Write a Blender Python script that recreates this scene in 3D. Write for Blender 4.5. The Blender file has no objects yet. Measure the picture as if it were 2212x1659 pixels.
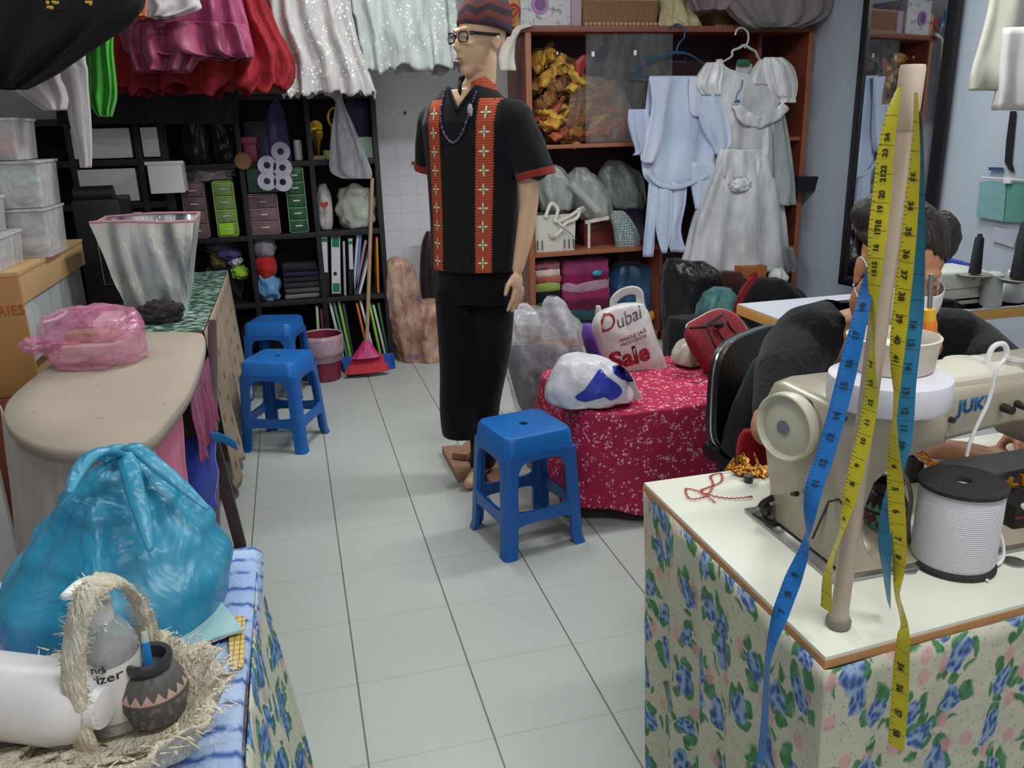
import bpy, bmesh, math, random
from mathutils import Vector, Matrix, noise
from mathutils.bvhtree import BVHTree
V = Vector
PI = math.pi
rnd = random.Random(7)
COL = bpy.context.scene.collection
SC = bpy.context.scene

# ---------------------------------------------------------------- camera
FPX = 1778.67
YAW, PITCH, ROLL = .2517, .3007, -.0284
CAM = V((.5564, -4.6011, 1.3946))
def cam_axes():
    cy, sy, cp, sp = math.cos(YAW), math.sin(YAW), math.cos(PITCH), math.sin(PITCH)
    f = V((sy*cp, cy*cp, -sp)); r = V((cy, -sy, 0)); u = r.cross(f)
    cr, sr = math.cos(ROLL), math.sin(ROLL)
    return cr*r + sr*u, -sr*r + cr*u, f
CR, CU, CF = cam_axes()
def A(px, py, X=None, Y=None, Z=None):
    """point where the sight line through a photo pixel meets a world plane"""
    d = (px-1106)/FPX*CR - (py-829.5)/FPX*CU + CF
    if Y is not None: return CAM + d*((Y-CAM.y)/d.y)
    if X is not None: return CAM + d*((X-CAM.x)/d.x)
    return CAM + d*((Z-CAM.z)/d.z)
cam_d = bpy.data.cameras.new('camera'); cam = bpy.data.objects.new('camera', cam_d); COL.objects.link(cam)
cam_d.sensor_fit = 'HORIZONTAL'; cam_d.sensor_width = 36; cam_d.lens = FPX/2212*36
cam_d.clip_start = .02
M = Matrix((CR, CU, -CF)).transposed().to_4x4(); M.translation = CAM
cam.matrix_world = M
SC.camera = cam

# ---------------------------------------------------------------- materials
def srgb(h):
    if isinstance(h, str):
        h = h.lstrip('#'); c = [int(h[i:i+2], 16)/255 for i in (0, 2, 4)]
    else: c = list(h)
    return tuple((x/12.92 if x <= .04045 else ((x+.055)/1.055)**2.4) for x in c) + (1,)
class NT:
    """tiny node helper"""
    def __init__(s, name):
        s.m = bpy.data.materials.new(name); s.m.use_nodes = True
        s.t = s.m.node_tree; s.n = s.t.nodes; s.l = s.t.links
        s.b = s.n['Principled BSDF']; s._co = None; s.dim = None
    def node(s, typ, ins=None, **kw):
        n = s.n.new(typ)
        for k, v in kw.items(): setattr(n, k, v)
        for k, v in (ins or {}).items():
            s.put(n.inputs[k], v)
        return n
    def put(s, sock, v):
        if hasattr(v, 'is_output'): s.l.new(v, sock)
        else: sock.default_value = v
    def co(s, kind='Object'):
        if s._co is None: s._co = s.n.new('ShaderNodeTexCoord')
        return s._co.outputs[kind]
    def map(s, vec, scale=(1, 1, 1), loc=(0, 0, 0), rot=(0, 0, 0)):
        return s.node('ShaderNodeMapping', {'Vector': vec, 'Scale': scale, 'Location': loc, 'Rotation': rot}).outputs[0]
    def noise(s, vec, scale, detail=3, rough=.5, dist=0):
        return s.node('ShaderNodeTexNoise', {'Vector': vec, 'Scale': scale, 'Detail': detail, 'Roughness': rough, 'Distortion': dist}).outputs['Fac']
    def vor(s, vec, scale, out='Distance', feature='F1', rand=1.0, dim='3D'):
        return s.node('ShaderNodeTexVoronoi', {'Vector': vec, 'Scale': scale, 'Randomness': rand}, voronoi_dimensions=s.dim or dim, feature=feature).outputs[out]
    def m_(s, op, a, b=0.0, c=0.0):
        n = s.node('ShaderNodeMath', operation=op)
        s.put(n.inputs[0], a); s.put(n.inputs[1], b); s.put(n.inputs[2], c)
        return n.outputs[0]
    def sep(s, vec):
        n = s.node('ShaderNodeSeparateXYZ', {0: vec}); return n.outputs
    def ramp(s, fac, stops, interp='LINEAR'):
        n = s.n.new('ShaderNodeValToRGB'); s.put(n.inputs[0], fac); cr = n.color_ramp; cr.interpolation = interp
        while len(cr.elements) < len(stops): cr.elements.new(.5)
        for e, (p, c) in zip(cr.elements, stops): e.position = p; e.color = srgb(c)
        return n.outputs[0]
    def step(s, x, edge, soft=.02):
        """1 where x < edge"""
        n = s.node('ShaderNodeMapRange', {'Value': x, 'From Min': edge-soft, 'From Max': edge+soft, 'To Min': 1.0, 'To Max': 0.0}); return n.outputs[0]
    def mix(s, fac, a, b):
        n = s.n.new('ShaderNodeMix'); n.data_type = 'RGBA'
        s.put(n.inputs[0], fac)
        s.put(n.inputs[6], srgb(a) if isinstance(a, str) else a); s.put(n.inputs[7], srgb(b) if isinstance(b, str) else b)
        return n.outputs[2]
    def vadd(s, a, b):
        n = s.node('ShaderNodeVectorMath', operation='ADD'); s.put(n.inputs[0], a); s.put(n.inputs[1], b); return n.outputs[0]
    def color(s, c): s.put(s.b.inputs['Base Color'], srgb(c) if isinstance(c, str) else c)
    def set(s, **kw):
        for k, v in kw.items(): s.put(s.b.inputs[k.replace('_', ' ')], v)
        return s
    def bump(s, h, strength=.3, dist=.01):
        n = s.node('ShaderNodeBump', {'Height': h, 'Strength': strength, 'Distance': dist})
        s.l.new(n.outputs[0], s.b.inputs['Normal'])
_mats = {}
def plain(name, c, rough=.6, metal=0, var=.12, vs=12, bump=0, bs=60, alpha=1, trans=0, spec=.5, sheen=0, emit=0, sub=0, coat=0):
    """a general surface: colour broken up by noise, optional bump and transparency"""
    if name in _mats: return _mats[name]
    t = NT(name)
    base = srgb(c)
    dk = tuple(x*(1-var) for x in base[:3]) + (1,); lt = tuple(min(1, x*(1+var)) for x in base[:3]) + (1,)
    nz = t.noise(t.co(), vs, 4)
    n = t.n.new('ShaderNodeMix'); n.data_type = 'RGBA'
    t.l.new(nz, n.inputs[0]); n.inputs[6].default_value = dk; n.inputs[7].default_value = lt
    t.l.new(n.outputs[2], t.b.inputs['Base Color'])
    t.set(Roughness=rough, Metallic=metal)
    t.b.inputs['Specular IOR Level'].default_value = spec
    if alpha < 1: t.b.inputs['Alpha'].default_value = alpha
    if trans: t.b.inputs['Transmission Weight'].default_value = trans; t.b.inputs['IOR'].default_value = 1.2
    if sheen: t.b.inputs['Sheen Weight'].default_value = sheen
    if coat: t.b.inputs['Coat Weight'].default_value = coat; t.b.inputs['Coat Roughness'].default_value = .15
    if emit: t.b.inputs['Emission Color'].default_value = base; t.b.inputs['Emission Strength'].default_value = emit
    if sub: t.b.inputs['Subsurface Weight'].default_value = sub; t.b.inputs['Subsurface Scale'].default_value = .02
    if bump: t.bump(t.noise(t.co(), bs, 3), bump, .01)
    _mats[name] = t.m; return t.m
def cloth(name, c, var=.18, bump=.35, bs=35, rough=.9, sheen=.1, vs=8):
    return plain(name, c, rough, 0, var, vs, bump, bs, sheen=sheen, spec=.2)
def plastic(name, c, rough=.35, **kw): return plain(name, c, rough, 0, .06, 6, **kw)
def film(name, c, alpha=.4, rough=.18, streak=.35):
    """thin clear plastic: see-through with milky streaks"""
    if name in _mats: return _mats[name]
    t = NT(name); t.color(c); t.set(Roughness=rough)
    nz = t.noise(t.map(t.co(), (1, 1, .35)), 14, 5, .6, .6)
    a = t.node('ShaderNodeMapRange', {'Value': nz, 'From Min': .35, 'From Max': .7, 'To Min': alpha, 'To Max': min(1, alpha+streak)}).outputs[0]
    t.put(t.b.inputs['Alpha'], a)
    t.bump(t.noise(t.co(), 30, 4), .6, .01)
    _mats[name] = t.m; return t.m

# ---------------------------------------------------------------- mesh builder
class MB:
    def __init__(s): s.b = bmesh.new(); s.uv = s.b.loops.layers.uv.new('UVMap')
    def quad(s, *p):
        return s.b.faces.new([s.b.verts.new(V(q)) for q in p])
    def box(s, x0, x1, y0, y1, z0, z1, bev=0, mat=None):
        r = bmesh.ops.create_cube(s.b, size=1)
        vs = r['verts']
        for v in vs: v.co = V(((x0+x1)/2+v.co.x*(x1-x0), (y0+y1)/2+v.co.y*(y1-y0), (z0+z1)/2+v.co.z*(z1-z0)))
        if bev:
            es = list({e for v in vs for e in v.link_edges})
            r2 = bmesh.ops.bevel(s.b, geom=es, offset=min(bev, abs(x1-x0)*.45, abs(y1-y0)*.45, abs(z1-z0)*.45), segments=2, affect='EDGES', profile=.6)
            vs = list({v for f in r2['faces'] for v in f.verts} | {v for v in vs if v.is_valid})
        if mat:
            for v in vs: v.co = mat @ v.co
        return s
    def obox(s, c, size, rot=(0, 0, 0), bev=0):
        from mathutils import Euler
        m = Matrix.Translation(V(c)) @ Euler(rot).to_matrix().to_4x4()
        a, b, d = [q/2 for q in size]
        return s.box(-a, a, -b, b, -d, d, bev, m)
    def beam(s, p0, p1, w, h, up=(0, 0, 1), bev=0):
        p0, p1 = V(p0), V(p1); d = p1-p0; L = d.length; d.normalize()
        x = d.cross(V(up)); 
        if x.length < 1e-3: x = V((1, 0, 0))
        x.normalize(); z = x.cross(d)
        m = Matrix((x, d, z)).transposed().to_4x4(); m.translation = (p0+p1)/2
        return s.box(-w/2, w/2, -L/2, L/2, -h/2, h/2, bev, m)
    def rings(s, rings, close=True, cap0=True, cap1=True):
        """loft through rings of points"""
        R = [[s.b.verts.new(V(p)) for p in r] for r in rings]
        n = len(R[0])
        for i in range(len(R)-1):
            for j in range(n if close else n-1):
                k = (j+1) % n
                try:
                    f = s.b.faces.new((R[i][j], R[i][k], R[i+1][k], R[i+1][j]))
                    us = ((j/n, i), ((j+1)/n, i), ((j+1)/n, i+1), (j/n, i+1))
                    for lp, (u, w) in zip(f.loops, us): lp[s.uv].uv = (u, w/(len(R)-1))
                except ValueError: pass
        if close and cap0: s.b.faces.new(list(reversed(R[0])))
        if close and cap1: s.b.faces.new(R[-1])
        return s
    def lathe(s, prof, c=(0, 0, 0), n=32, m=None, sx=1, sy=1, mod=None, cap0=True, cap1=True):
        """revolve (r,z) profile; mod(theta, t, r)->r"""
        rs = []
        for i, (r, z) in enumerate(prof):
            t = i/max(1, len(prof)-1); ring = []
            for j in range(n):
                th = 2*PI*j/n; rr = mod(th, t, r) if mod else r
                p = V((rr*math.cos(th)*sx, rr*math.sin(th)*sy, z))
                ring.append((m @ p if m else p) + V(c))
            rs.append(ring)
        return s.rings(rs, True, cap0, cap1)
    def cyl(s, p0, p1, r0, r1=None, n=20, cap=True):
        return s.tube([p0, p1], [r0, r0 if r1 is None else r1], n, cap)
    def tube(s, pts, r, n=10, cap=True, closed=False, smooth=0, flat=1.0, upv=None):
        pts = [V(p) for p in pts]
        if smooth: pts, r = catmull(pts, smooth, closed, r)
        if not isinstance(r, (list, tuple)): r = [r]*len(pts)
        rs = []; N = len(pts); prev = None
        for i, p in enumerate(pts):
            a = pts[(i-1) % N] if closed or i else pts[0]; b = pts[(i+1) % N] if closed or i < N-1 else pts[-1]
            d = (b-a); d = d.normalized() if d.length > 1e-9 else V((0, 0, 1))
            if prev is None:
                x = d.cross(V(upv) if upv else V((0, 0, 1)))
                if x.length < 1e-3: x = d.cross(V((0, 1, 0)))
            else: x = prev - d*prev.dot(d)
            x.normalize(); prev = x; y = d.cross(x)
            rs.append([p + (x*math.cos(2*PI*j/n) + y*math.sin(2*PI*j/n)*flat)*r[i] for j in range(n)])
        if closed: rs.append(rs[0])
        return s.rings(rs, True, cap and not closed, cap and not closed)
    def ball(s, c, rad, rot=None, sub=3):
        r = bmesh.ops.create_icosphere(s.b, subdivisions=sub, radius=1)
        if not hasattr(rad, '__len__'): rad = (rad,)*3
        m = Matrix.Translation(V(c))
        if rot:
            from mathutils import Euler
            m = m @ Euler(rot).to_matrix().to_4x4()
        for v in r['verts']: v.co = m @ V((v.co.x*rad[0], v.co.y*rad[1], v.co.z*rad[2]))
        return s
    def limb(s, pts, rad, n=14):
        """tapered chain of capsules (for fusing)"""
        pts = [V(p) for p in pts]
        s.tube(pts, rad, n)
        for p, r in zip(pts, rad): s.ball(p, r, sub=2)
        return s
    def grid(s, fn, nu, nv, closeu=False):
        P = [[s.b.verts.new(V(fn(i/nu, j/nv))) for i in range(nu + (0 if closeu else 1))] for j in range(nv+1)]
        for j in range(nv):
            for i in range(nu):
                k = (i+1) % len(P[0])
                f = s.b.faces.new((P[j][i], P[j][k], P[j+1][k], P[j+1][i]))
                for lp, (u, w) in zip(f.loops, ((i, j), (i+1, j), (i+1, j+1), (i, j+1))): lp[s.uv].uv = (u/nu, w/nv)
        return s
    def prism(s, poly, o, ax, ay, th):
        """extrude a 2-D outline lying in the plane (o, ax, ay) by th along ax x ay"""
        o, ax, ay = V(o), V(ax).normalized(), V(ay).normalized(); nz = ax.cross(ay)*th
        a = [s.b.verts.new(o+ax*p[0]+ay*p[1]) for p in poly]; b = [s.b.verts.new(v.co+nz) for v in a]
        s.b.faces.new(list(reversed(a))); s.b.faces.new(b)
        n = len(a)
        for i in range(n): s.b.faces.new((a[i], a[(i+1) % n], b[(i+1) % n], b[i]))
        return s
    def blob(s, c, rad, amp=.08, fr=4, seed=0, sub=4, rot=0, flat=None, ridge=0, sq=1.0, tilt=0):
        """crumpled soft lump; flat = z below which it is flattened; sq<1 boxier"""
        r = bmesh.ops.create_icosphere(s.b, subdivisions=sub, radius=1); c = V(c)
        cz = Matrix.Rotation(rot, 3, 'Z') @ Matrix.Rotation(tilt, 3, 'Y')
        for v in r['verts']:
            d = v.co.normalized()
            q = V([math.copysign(abs(x)**sq, x) for x in d])
            k = 1 + amp*noise.noise(d*fr + V((seed*3.1, seed, 0)))*1.6
            if ridge: k += ridge*(.5-abs(noise.noise(d*fr*2.2 + V((seed, 9, seed)))))
            p = cz @ V((q.x*rad[0]*k, q.y*rad[1]*k, q.z*rad[2]*k)) + c
            if flat is not None and p.z < flat: p.z = flat + (p.z-flat)*.04
            v.co = p
        return s
    def jiggle(s, amp, fr, seed=0):
        for v in s.b.verts: v.co += noise.noise_vector(v.co*fr + V((seed, seed*2.3, 0)))*amp
        return s
    def merge(s, d=1e-4):
        bmesh.ops.remove_doubles(s.b, verts=s.b.verts, dist=d); return s
    def shift(s, v):
        for q in s.b.verts: q.co += V(v)
        return s
    def xf(s, m):
        for q in s.b.verts: q.co = m @ q.co
        return s
    def thick(s, th):
        """give an open sheet thickness"""
        bmesh.ops.recalc_face_normals(s.b, faces=s.b.faces)
        bmesh.ops.solidify(s.b, geom=list(s.b.faces), thickness=th); return s
    def bvh(s): return BVHTree.FromBMesh(s.b)
    def lo(s):
        xs = [v.co for v in s.b.verts]
        return V((sum(min(c[i] for c in xs)+max(c[i] for c in xs) for i in (0,))/2, (min(c.y for c in xs)+max(c.y for c in xs))/2, min(c.z for c in xs)))
def catmull(pts, k, closed=False, r=None):
    N = len(pts); out = []; ro = []
    isr = isinstance(r, (list, tuple))
    seg = N if closed else N-1
    g = lambda i: pts[i % N] if closed else pts[max(0, min(N-1, i))]
    gr = lambda i: r[i % N] if closed else r[max(0, min(N-1, i))]
    for i in range(seg):
        p0, p1, p2, p3 = g(i-1), g(i), g(i+1), g(i+2)
        for j in range(k):
            t = j/k
            out.append(.5*((2*p1) + (p2-p0)*t + (2*p0-5*p1+4*p2-p3)*t*t + (-p0+3*p1-3*p2+p3)*t**3))
            if isr: ro.append(gr(i)*(1-t)+gr(i+1)*t)
    if not closed:
        out.append(pts[-1])
        if isr: ro.append(r[-1])
    return out, (ro if isr else r)
def curve_pts(pts, k=8, closed=False):
    return catmull([V(p) for p in pts], k, closed)[0]
def textmb(s, size=.05, shear=0, ext=.0006, bold=0, align='LEFT', space=1):
    """writing as flat lettering in local XY"""
    c = bpy.data.curves.new('t', 'FONT'); c.body = s; c.size = size; c.shear = shear; c.extrude = ext; c.offset = bold; c.align_x = align; c.space_character = space
    c.resolution_u = 3
    o = bpy.data.objects.new('t', c); COL.objects.link(o)
    dg = bpy.context.evaluated_depsgraph_get(); me = bpy.data.meshes.new_from_object(o.evaluated_get(dg))
    m = MB(); m.b.from_mesh(me)
    bpy.data.objects.remove(o); bpy.data.curves.remove(c); bpy.data.meshes.remove(me)
    return m
def place_text(m, o, ax, ay):
    o, ax, ay = V(o), V(ax).normalized(), V(ay).normalized(); nz = ax.cross(ay)
    for v in m.b.verts: v.co = o + ax*v.co.x + ay*v.co.y + nz*v.co.z
    return m
def stick(m, bvh, d, off=.0012, keep=None):
    """lay a flat mesh on a surface along direction d"""
    d = V(d).normalized()
    bmesh.ops.subdivide_edges(m.b, edges=[e for e in m.b.edges if e.calc_length() > .012], cuts=2)
    for v in m.b.verts:
        h = bvh.ray_cast(v.co - d*.6, d, 3)
        if h[0]: v.co = h[0] - d*off
    return m
def fuse(m, vox=.006, it=4, fac=.5):
    """voxel-fuse overlapping solids into one continuous skin"""
    me = bpy.data.meshes.new('f'); bmesh.ops.recalc_face_normals(m.b, faces=m.b.faces); m.b.to_mesh(me)
    o = bpy.data.objects.new('f', me); COL.objects.link(o)
    r = o.modifiers.new('r', 'REMESH'); r.mode = 'VOXEL'; r.voxel_size = vox
    if it:
        q = o.modifiers.new('s', 'SMOOTH'); q.iterations = it; q.factor = fac
    dg = bpy.context.evaluated_depsgraph_get(); m2 = bpy.data.meshes.new_from_object(o.evaluated_get(dg))
    out = MB(); out.b.from_mesh(m2)
    bpy.data.objects.remove(o); bpy.data.meshes.remove(me); bpy.data.meshes.remove(m2)
    return out

# ---------------------------------------------------------------- linking
def world_loc(o):
    p = V((0, 0, 0))
    while o: p += o.location; o = o.parent
    return p
def obj(name, m, mt, parent=None, loc=None, sharp=40, fix=True, label=None, kind=None):
    me = bpy.data.meshes.new(name)
    base = world_loc(parent) if parent else V((0, 0, 0))
    o = bpy.data.objects.new(name, me); COL.objects.link(o)
    if parent: o.parent = parent
    if loc is not None: o.location = V(loc)-base; base = V(loc)
    for v in m.b.verts: v.co -= base
    if fix: bmesh.ops.recalc_face_normals(m.b, faces=m.b.faces)
    m.b.to_mesh(me); m.b.free()
    for p in me.polygons: p.use_smooth = True
    if sharp < 180: me.set_sharp_from_angle(angle=math.radians(sharp))
    me.materials.append(mt)
    if label: o['label'] = label
    if kind: o['kind'] = kind
    return o
def tag(o, label, cat, group=None, kind=None):
    o['label'] = label; o['category'] = cat
    if group: o['group'] = group
    if kind: o['kind'] = kind
    return o
def thing(name, label, cat, loc=(0, 0, 0), group=None):
    o = bpy.data.objects.new(name, None); COL.objects.link(o); o.location = V(loc); o.empty_display_size = .05
    return tag(o, label, cat, group)
def one(name, label, cat, m, mt, group=None, sharp=40, kind=None, fix=True):
    return tag(obj(name, m, mt, loc=m.lo(), sharp=sharp, fix=fix), label, cat, group, kind)
def struct(name, m, mt, parent=None):
    o = obj(name, m, mt, parent)
    if not parent: o['kind'] = 'structure'
    return o
def copy_tree(o, loc=None, rotz=None, label=None):
    c = o.copy(); COL.objects.link(c)
    for ch in [x for x in SC.objects if x.parent == o]:
        d = ch.copy(); COL.objects.link(d); d.parent = c
        for g in [x for x in SC.objects if x.parent == ch]:
            e = g.copy(); COL.objects.link(e); e.parent = d
    if loc is not None: c.location = V(loc)
    if rotz is not None: c.rotation_euler = (0, 0, rotz)
    if label: c['label'] = label
    return c
def smooth01(t): t = max(0, min(1, t)); return t*t*(3-2*t)
def lerp(a, b, t): return a+(b-a)*t
def pl(xs, ys, t):
    """piecewise linear"""
    for i in range(len(xs)-1):
        if t <= xs[i+1]: return lerp(ys[i], ys[i+1], smooth01((t-xs[i])/(xs[i+1]-xs[i])))
    return ys[-1]
# ================================================================ SETTING
t = NT('floor_tile'); P = t.sep(t.co())
dx = t.m_('PINGPONG', P[0], .15); dy = t.m_('PINGPONG', P[1], .15)
nz = t.noise(t.co(), 3, 4)
base = t.mix(nz, '#abb0ab', '#b6bab6')
c1 = t.mix(t.step(dy, .0014, .001), base, '#9c9f9b'); c2 = t.mix(t.step(dx, .0022, .0009), c1, '#64635d')
t.color(c2); t.set(Roughness=.33); t.b.inputs['Specular IOR Level'].default_value = .35
t.bump(t.m_('MINIMUM', t.m_('MINIMUM', dx, dy), .003), .5, .01)
M_floor = t.m
t = NT('wall_tile'); P = t.sep(t.co())
dx = t.m_('PINGPONG', t.m_('ADD', P[0], .02), .0575); dz = t.m_('PINGPONG', t.m_('ADD', P[2], .03), .0575)
g = t.m_('MULTIPLY', t.step(t.m_('MINIMUM', dx, dz), .0012, .0008), t.step(P[2], 1.33, .005))
c = t.mix(t.step(P[2], 1.33, .03), '#b6b6b9', '#eae7ef')
t.color(t.mix(g, c, '#c6c4cc')); t.set(Roughness=.35); M_wall_tile = t.m
M_blue_wall = plain('blue_wall', '#b3bdcb', .75, var=.07, vs=3, bump=.1, bs=80)
M_cream_wall = plain('cream_wall', '#aaa8a5', .8, var=.06, vs=3)
M_ceil = plain('ceiling_white', '#b5b5b2', .9, var=.03)
X0, X1, Y0, Y1, ZC = -1.45, 3.93, -6.4, .85, 2.7
struct('floor', MB().box(X0-.1, X1+.1, Y0-.1, Y1+.1, -.08, 0), M_floor)
struct('ceiling', MB().box(X0-.1, X1+.1, Y0-.1, Y1+.1, ZC, ZC+.08), M_ceil)
struct('wall_back', MB().box(X0-.1, X1+.1, Y1, Y1+.1, 0, ZC), M_wall_tile)
struct('wall_right', MB().box(X1, X1+.1, Y0, Y1, 0, ZC), M_blue_wall)
struct('wall_left', MB().box(X0-.1, X0, Y0, Y1, 0, ZC), M_cream_wall)
struct('wall_front', MB().box(X0-.1, X1+.1, Y0-.1, Y0, 0, ZC), M_cream_wall)
# screws left in the wall
for px, py in ((875, 243), (892, 352)):
    p = A(px, py, Y=Y1); m = MB().cyl(p, p+V((0, -.02, 0)), .009, .006, 10); m.cyl(p+V((0, -.02, 0)), p+V((.004, -.026, -.012)), .004, .003, 8)
    one('wall_plug', 'small dark screw plug in the tiled wall, '+('upper of the two' if py < 300 else 'lower of the two, with a pale chip'), 'screw', m, plain('screw_metal', '#4a4744', .5, .4))
# lights
def tube_light(name, loc, L, power, lab, rot=0):
    th = thing(name, lab, 'ceiling light', (loc[0], loc[1], ZC))
    a, b = (L/2, .06) if not rot else (.06, L/2)
    obj('housing', MB().box(loc[0]-a, loc[0]+a, loc[1]-b, loc[1]+b, ZC-.05, ZC-.002, .008), plain('lamp_housing', '#e8e8e4', .5), th)
    d = V((1, 0, 0)) if not rot else V((0, 1, 0)); c = V((loc[0], loc[1], ZC-.075))
    obj('tube', MB().cyl(c-d*(L/2-.03), c+d*(L/2-.03), .015), plain('lamp_tube', '#f4f8ff', .4, emit=3), th)
    ld = bpy.data.lights.new('fluorescent', 'AREA'); ld.shape = 'RECTANGLE'; ld.size = L if not rot else .16; ld.size_y = .16 if not rot else L
    ld.energy = power; ld.color = (.96, 1, .97)
    lo = bpy.data.objects.new('fluorescent', ld); COL.objects.link(lo); lo.location = (loc[0], loc[1], ZC-.10)
tube_light('ceiling_light', (1.10, -1.15), 1.2, 31, 'fluorescent tube light over the aisle', 1)
tube_light('ceiling_light', (2.75, -1.7), 1.2, 34, 'fluorescent tube light over the back sewing table')
tube_light('ceiling_light', (1.3, -4.3), 1.2, 27, 'fluorescent tube light over the front sewing table')
tube_light('ceiling_light', (-.1, -2.6), 1.2, 13, 'added unseen tube light brightening the left side over the ironing board')  # added lamp, out of view, put in to lighten the dim left side
w = bpy.data.worlds.new('world'); SC.world = w; w.use_nodes = True
w.node_tree.nodes['Background'].inputs[0].default_value = (.8, .85, .9, 1); w.node_tree.nodes['Background'].inputs[1].default_value = .22
fl = bpy.data.lights.new('soft_fill', 'AREA'); fl.shape = 'RECTANGLE'; fl.size = 3.5; fl.size_y = 1.6; fl.energy = 17; fl.color = (.95, .97, 1)
fo = bpy.data.objects.new('soft_fill', fl); COL.objects.link(fo); fo.location = (1.0, -6.1, 1.7); fo.rotation_euler = (math.radians(90), 0, 0)
SC.view_settings.view_transform = 'Standard'; SC.view_settings.look = 'None'; SC.view_settings.exposure = 0

# ================================================================ STOOLS
M_stool_m = plain('stool_blue', '#145cab', .38, var=.05, bump=.04, bs=200)
def stool_mat(name, c):
    t = NT(name); P = t.sep(t.co())
    a = t.m_('PINGPONG', P[0], .006); b = t.m_('PINGPONG', P[1], .006)
    t.color(t.mix(t.noise(t.co(), 8, 3), c, '#1b6cc0')); t.set(Roughness=.36)
    mask = t.step(P[2], .4185, .001)   # dimples only on top
    h = t.m_('MULTIPLY', t.m_('MINIMUM', a, b), t.m_('SUBTRACT', 1.0, mask))
    t.bump(h, .35, .6); return t.m
M_stool = stool_mat('stool_blue_top', '#1260aa')
def make_stool(name, label, H=.425):
    th = thing(name, label, 'stool', (0, 0, 0), 'blue plastic stools')
    W, T = .150, .128    # half foot spread, half top
    hw = lambda z: lerp(W, T, z/H)
    def rr(h, r, z, n=5):
        out = []
        for sx, sy, a0 in ((1, 1, 0), (-1, 1, PI/2), (-1, -1, PI), (1, -1, 1.5*PI)):
            for k in range(n+1):
                a = a0+PI/2*k/n; out.append(V((sx*(h-r)+r*math.cos(a), sy*(h-r)+r*math.sin(a), z)))
        return out
    m = MB()
    # seat: rolled edge, hole in the middle
    hole = lambda z, n=24: [V((.016*math.cos(2*PI*k/n+PI/24*0), .016*math.sin(2*PI*k/n), z)) for k in range(n)]
    ang = lambda L: sorted(L, key=lambda p: math.atan2(p.y, p.x))
    top = [ang(hole(H-.002)), ang(rr(T-.016, .03, H)), ang(rr(T-.006, .034, H-.003)), ang(rr(T, .036, H-.012)), ang(rr(T+.006, .036, H-.07)), ang(rr(T+.002, .033, H-.07)), ang(rr(T-.006, .03, H-.012)), ang(hole(H-.008))]
    top.append(top[0])
    m.rings(top, True, False, False)
    obj('seat', m, M_stool, th, sharp=35)
    # legs: L-profile tapering posts with flared toes, arched shoulders; one leg each
    for sx, sy in ((1, 1), (-1, 1), (-1, -1), (1, -1)):
        m = MB(); rs = []
        for i in range(15):
            z = H-.066-(H-.066)*i/14; h = hw(z)+.004; wd = .05 if z > .02 else .05
            flare = .006 if z < .012 else 0
            arch = max(0, (z-(H-.15))/.084); wd = .047+.03*smooth01(arch)**2
            h += flare; r = .016
            # outline of an L section, outer corner rounded
            t_ = .004
            out = [V((h-wd, h, z)), V((h-r, h, z)), V((h-r*.3, h-r*.3, z)), V((h, h-r, z)), V((h, h-wd, z)), V((h-t_*4, h-wd, z)), V((h-t_*4, h-t_*5, z)), V((h-t_*5, h-t_*4, z)), V((h-wd, h-t_*4, z))]
            rs.append([V((p.x*sx, p.y*sy, p.z)) for p in out])
        m.rings(rs)
        obj('leg', m, M_stool_m, th, sharp=50)
    # cross rails low down, one each side
    for a in range(4):
        m = MB(); z0, z1 = .118, .158
        for z in (0,):
            h0, h1 = hw(z0)+.003, hw(z1)+.003
            rs = []
            for k in range(13):
                u = -1+2*k/12; e = abs(u)**6*.016
                rs.append([V((u*(h0-.035), h0, z0-e)), V((u*(h1-.035), h1, z1+e)), V((u*(h1-.035), h1-.014, z1+e)), V((u*(h0-.035), h0-.014, z0-e))])
            m.rings(rs)
        m.xf(Matrix.Rotation(a*PI/2, 4, 'Z'))
        obj('rail', m, M_stool_m, th, sharp=50)
    for a in range(4):    # arched apron under each side of the seat
        m = MB(); n = 16; rs = []
        for k in range(n+1):
            u = -1+2*k/n; zt = H-.06; zb = H-.085-.035*abs(u)**4
            h = hw(H-.07)+.002
            rs.append([V((u*(h-.03), h+.002, zt)), V((u*(h-.03), h+.004, zb)), V((u*(h-.03), h-.006, zb)), V((u*(h-.03), h-.008, zt))])
        m.rings(rs); m.xf(Matrix.Rotation(a*PI/2, 4, 'Z'))
        obj('apron', m, M_stool_m, th, sharp=50)
    return th
s0 = make_stool('plastic_stool', 'blue plastic stool in the middle of the aisle beside the red floral table')
stA = math.atan2(-2.149+2.205, 1.437-1.153)
s1 = copy_tree(s0, (.427, -.768, 0), -.42, 'blue plastic stool beside the desk curtain, in front of another blue stool')
s2 = copy_tree(s0, (.403, .05, 0), -.33, 'blue plastic stool standing behind another, next to the pink wastebasket')
s0.location = (1.257, -2.02, 0); s0.rotation_euler = (0, 0, math.atan2(.056, .284)+.0)

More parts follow.
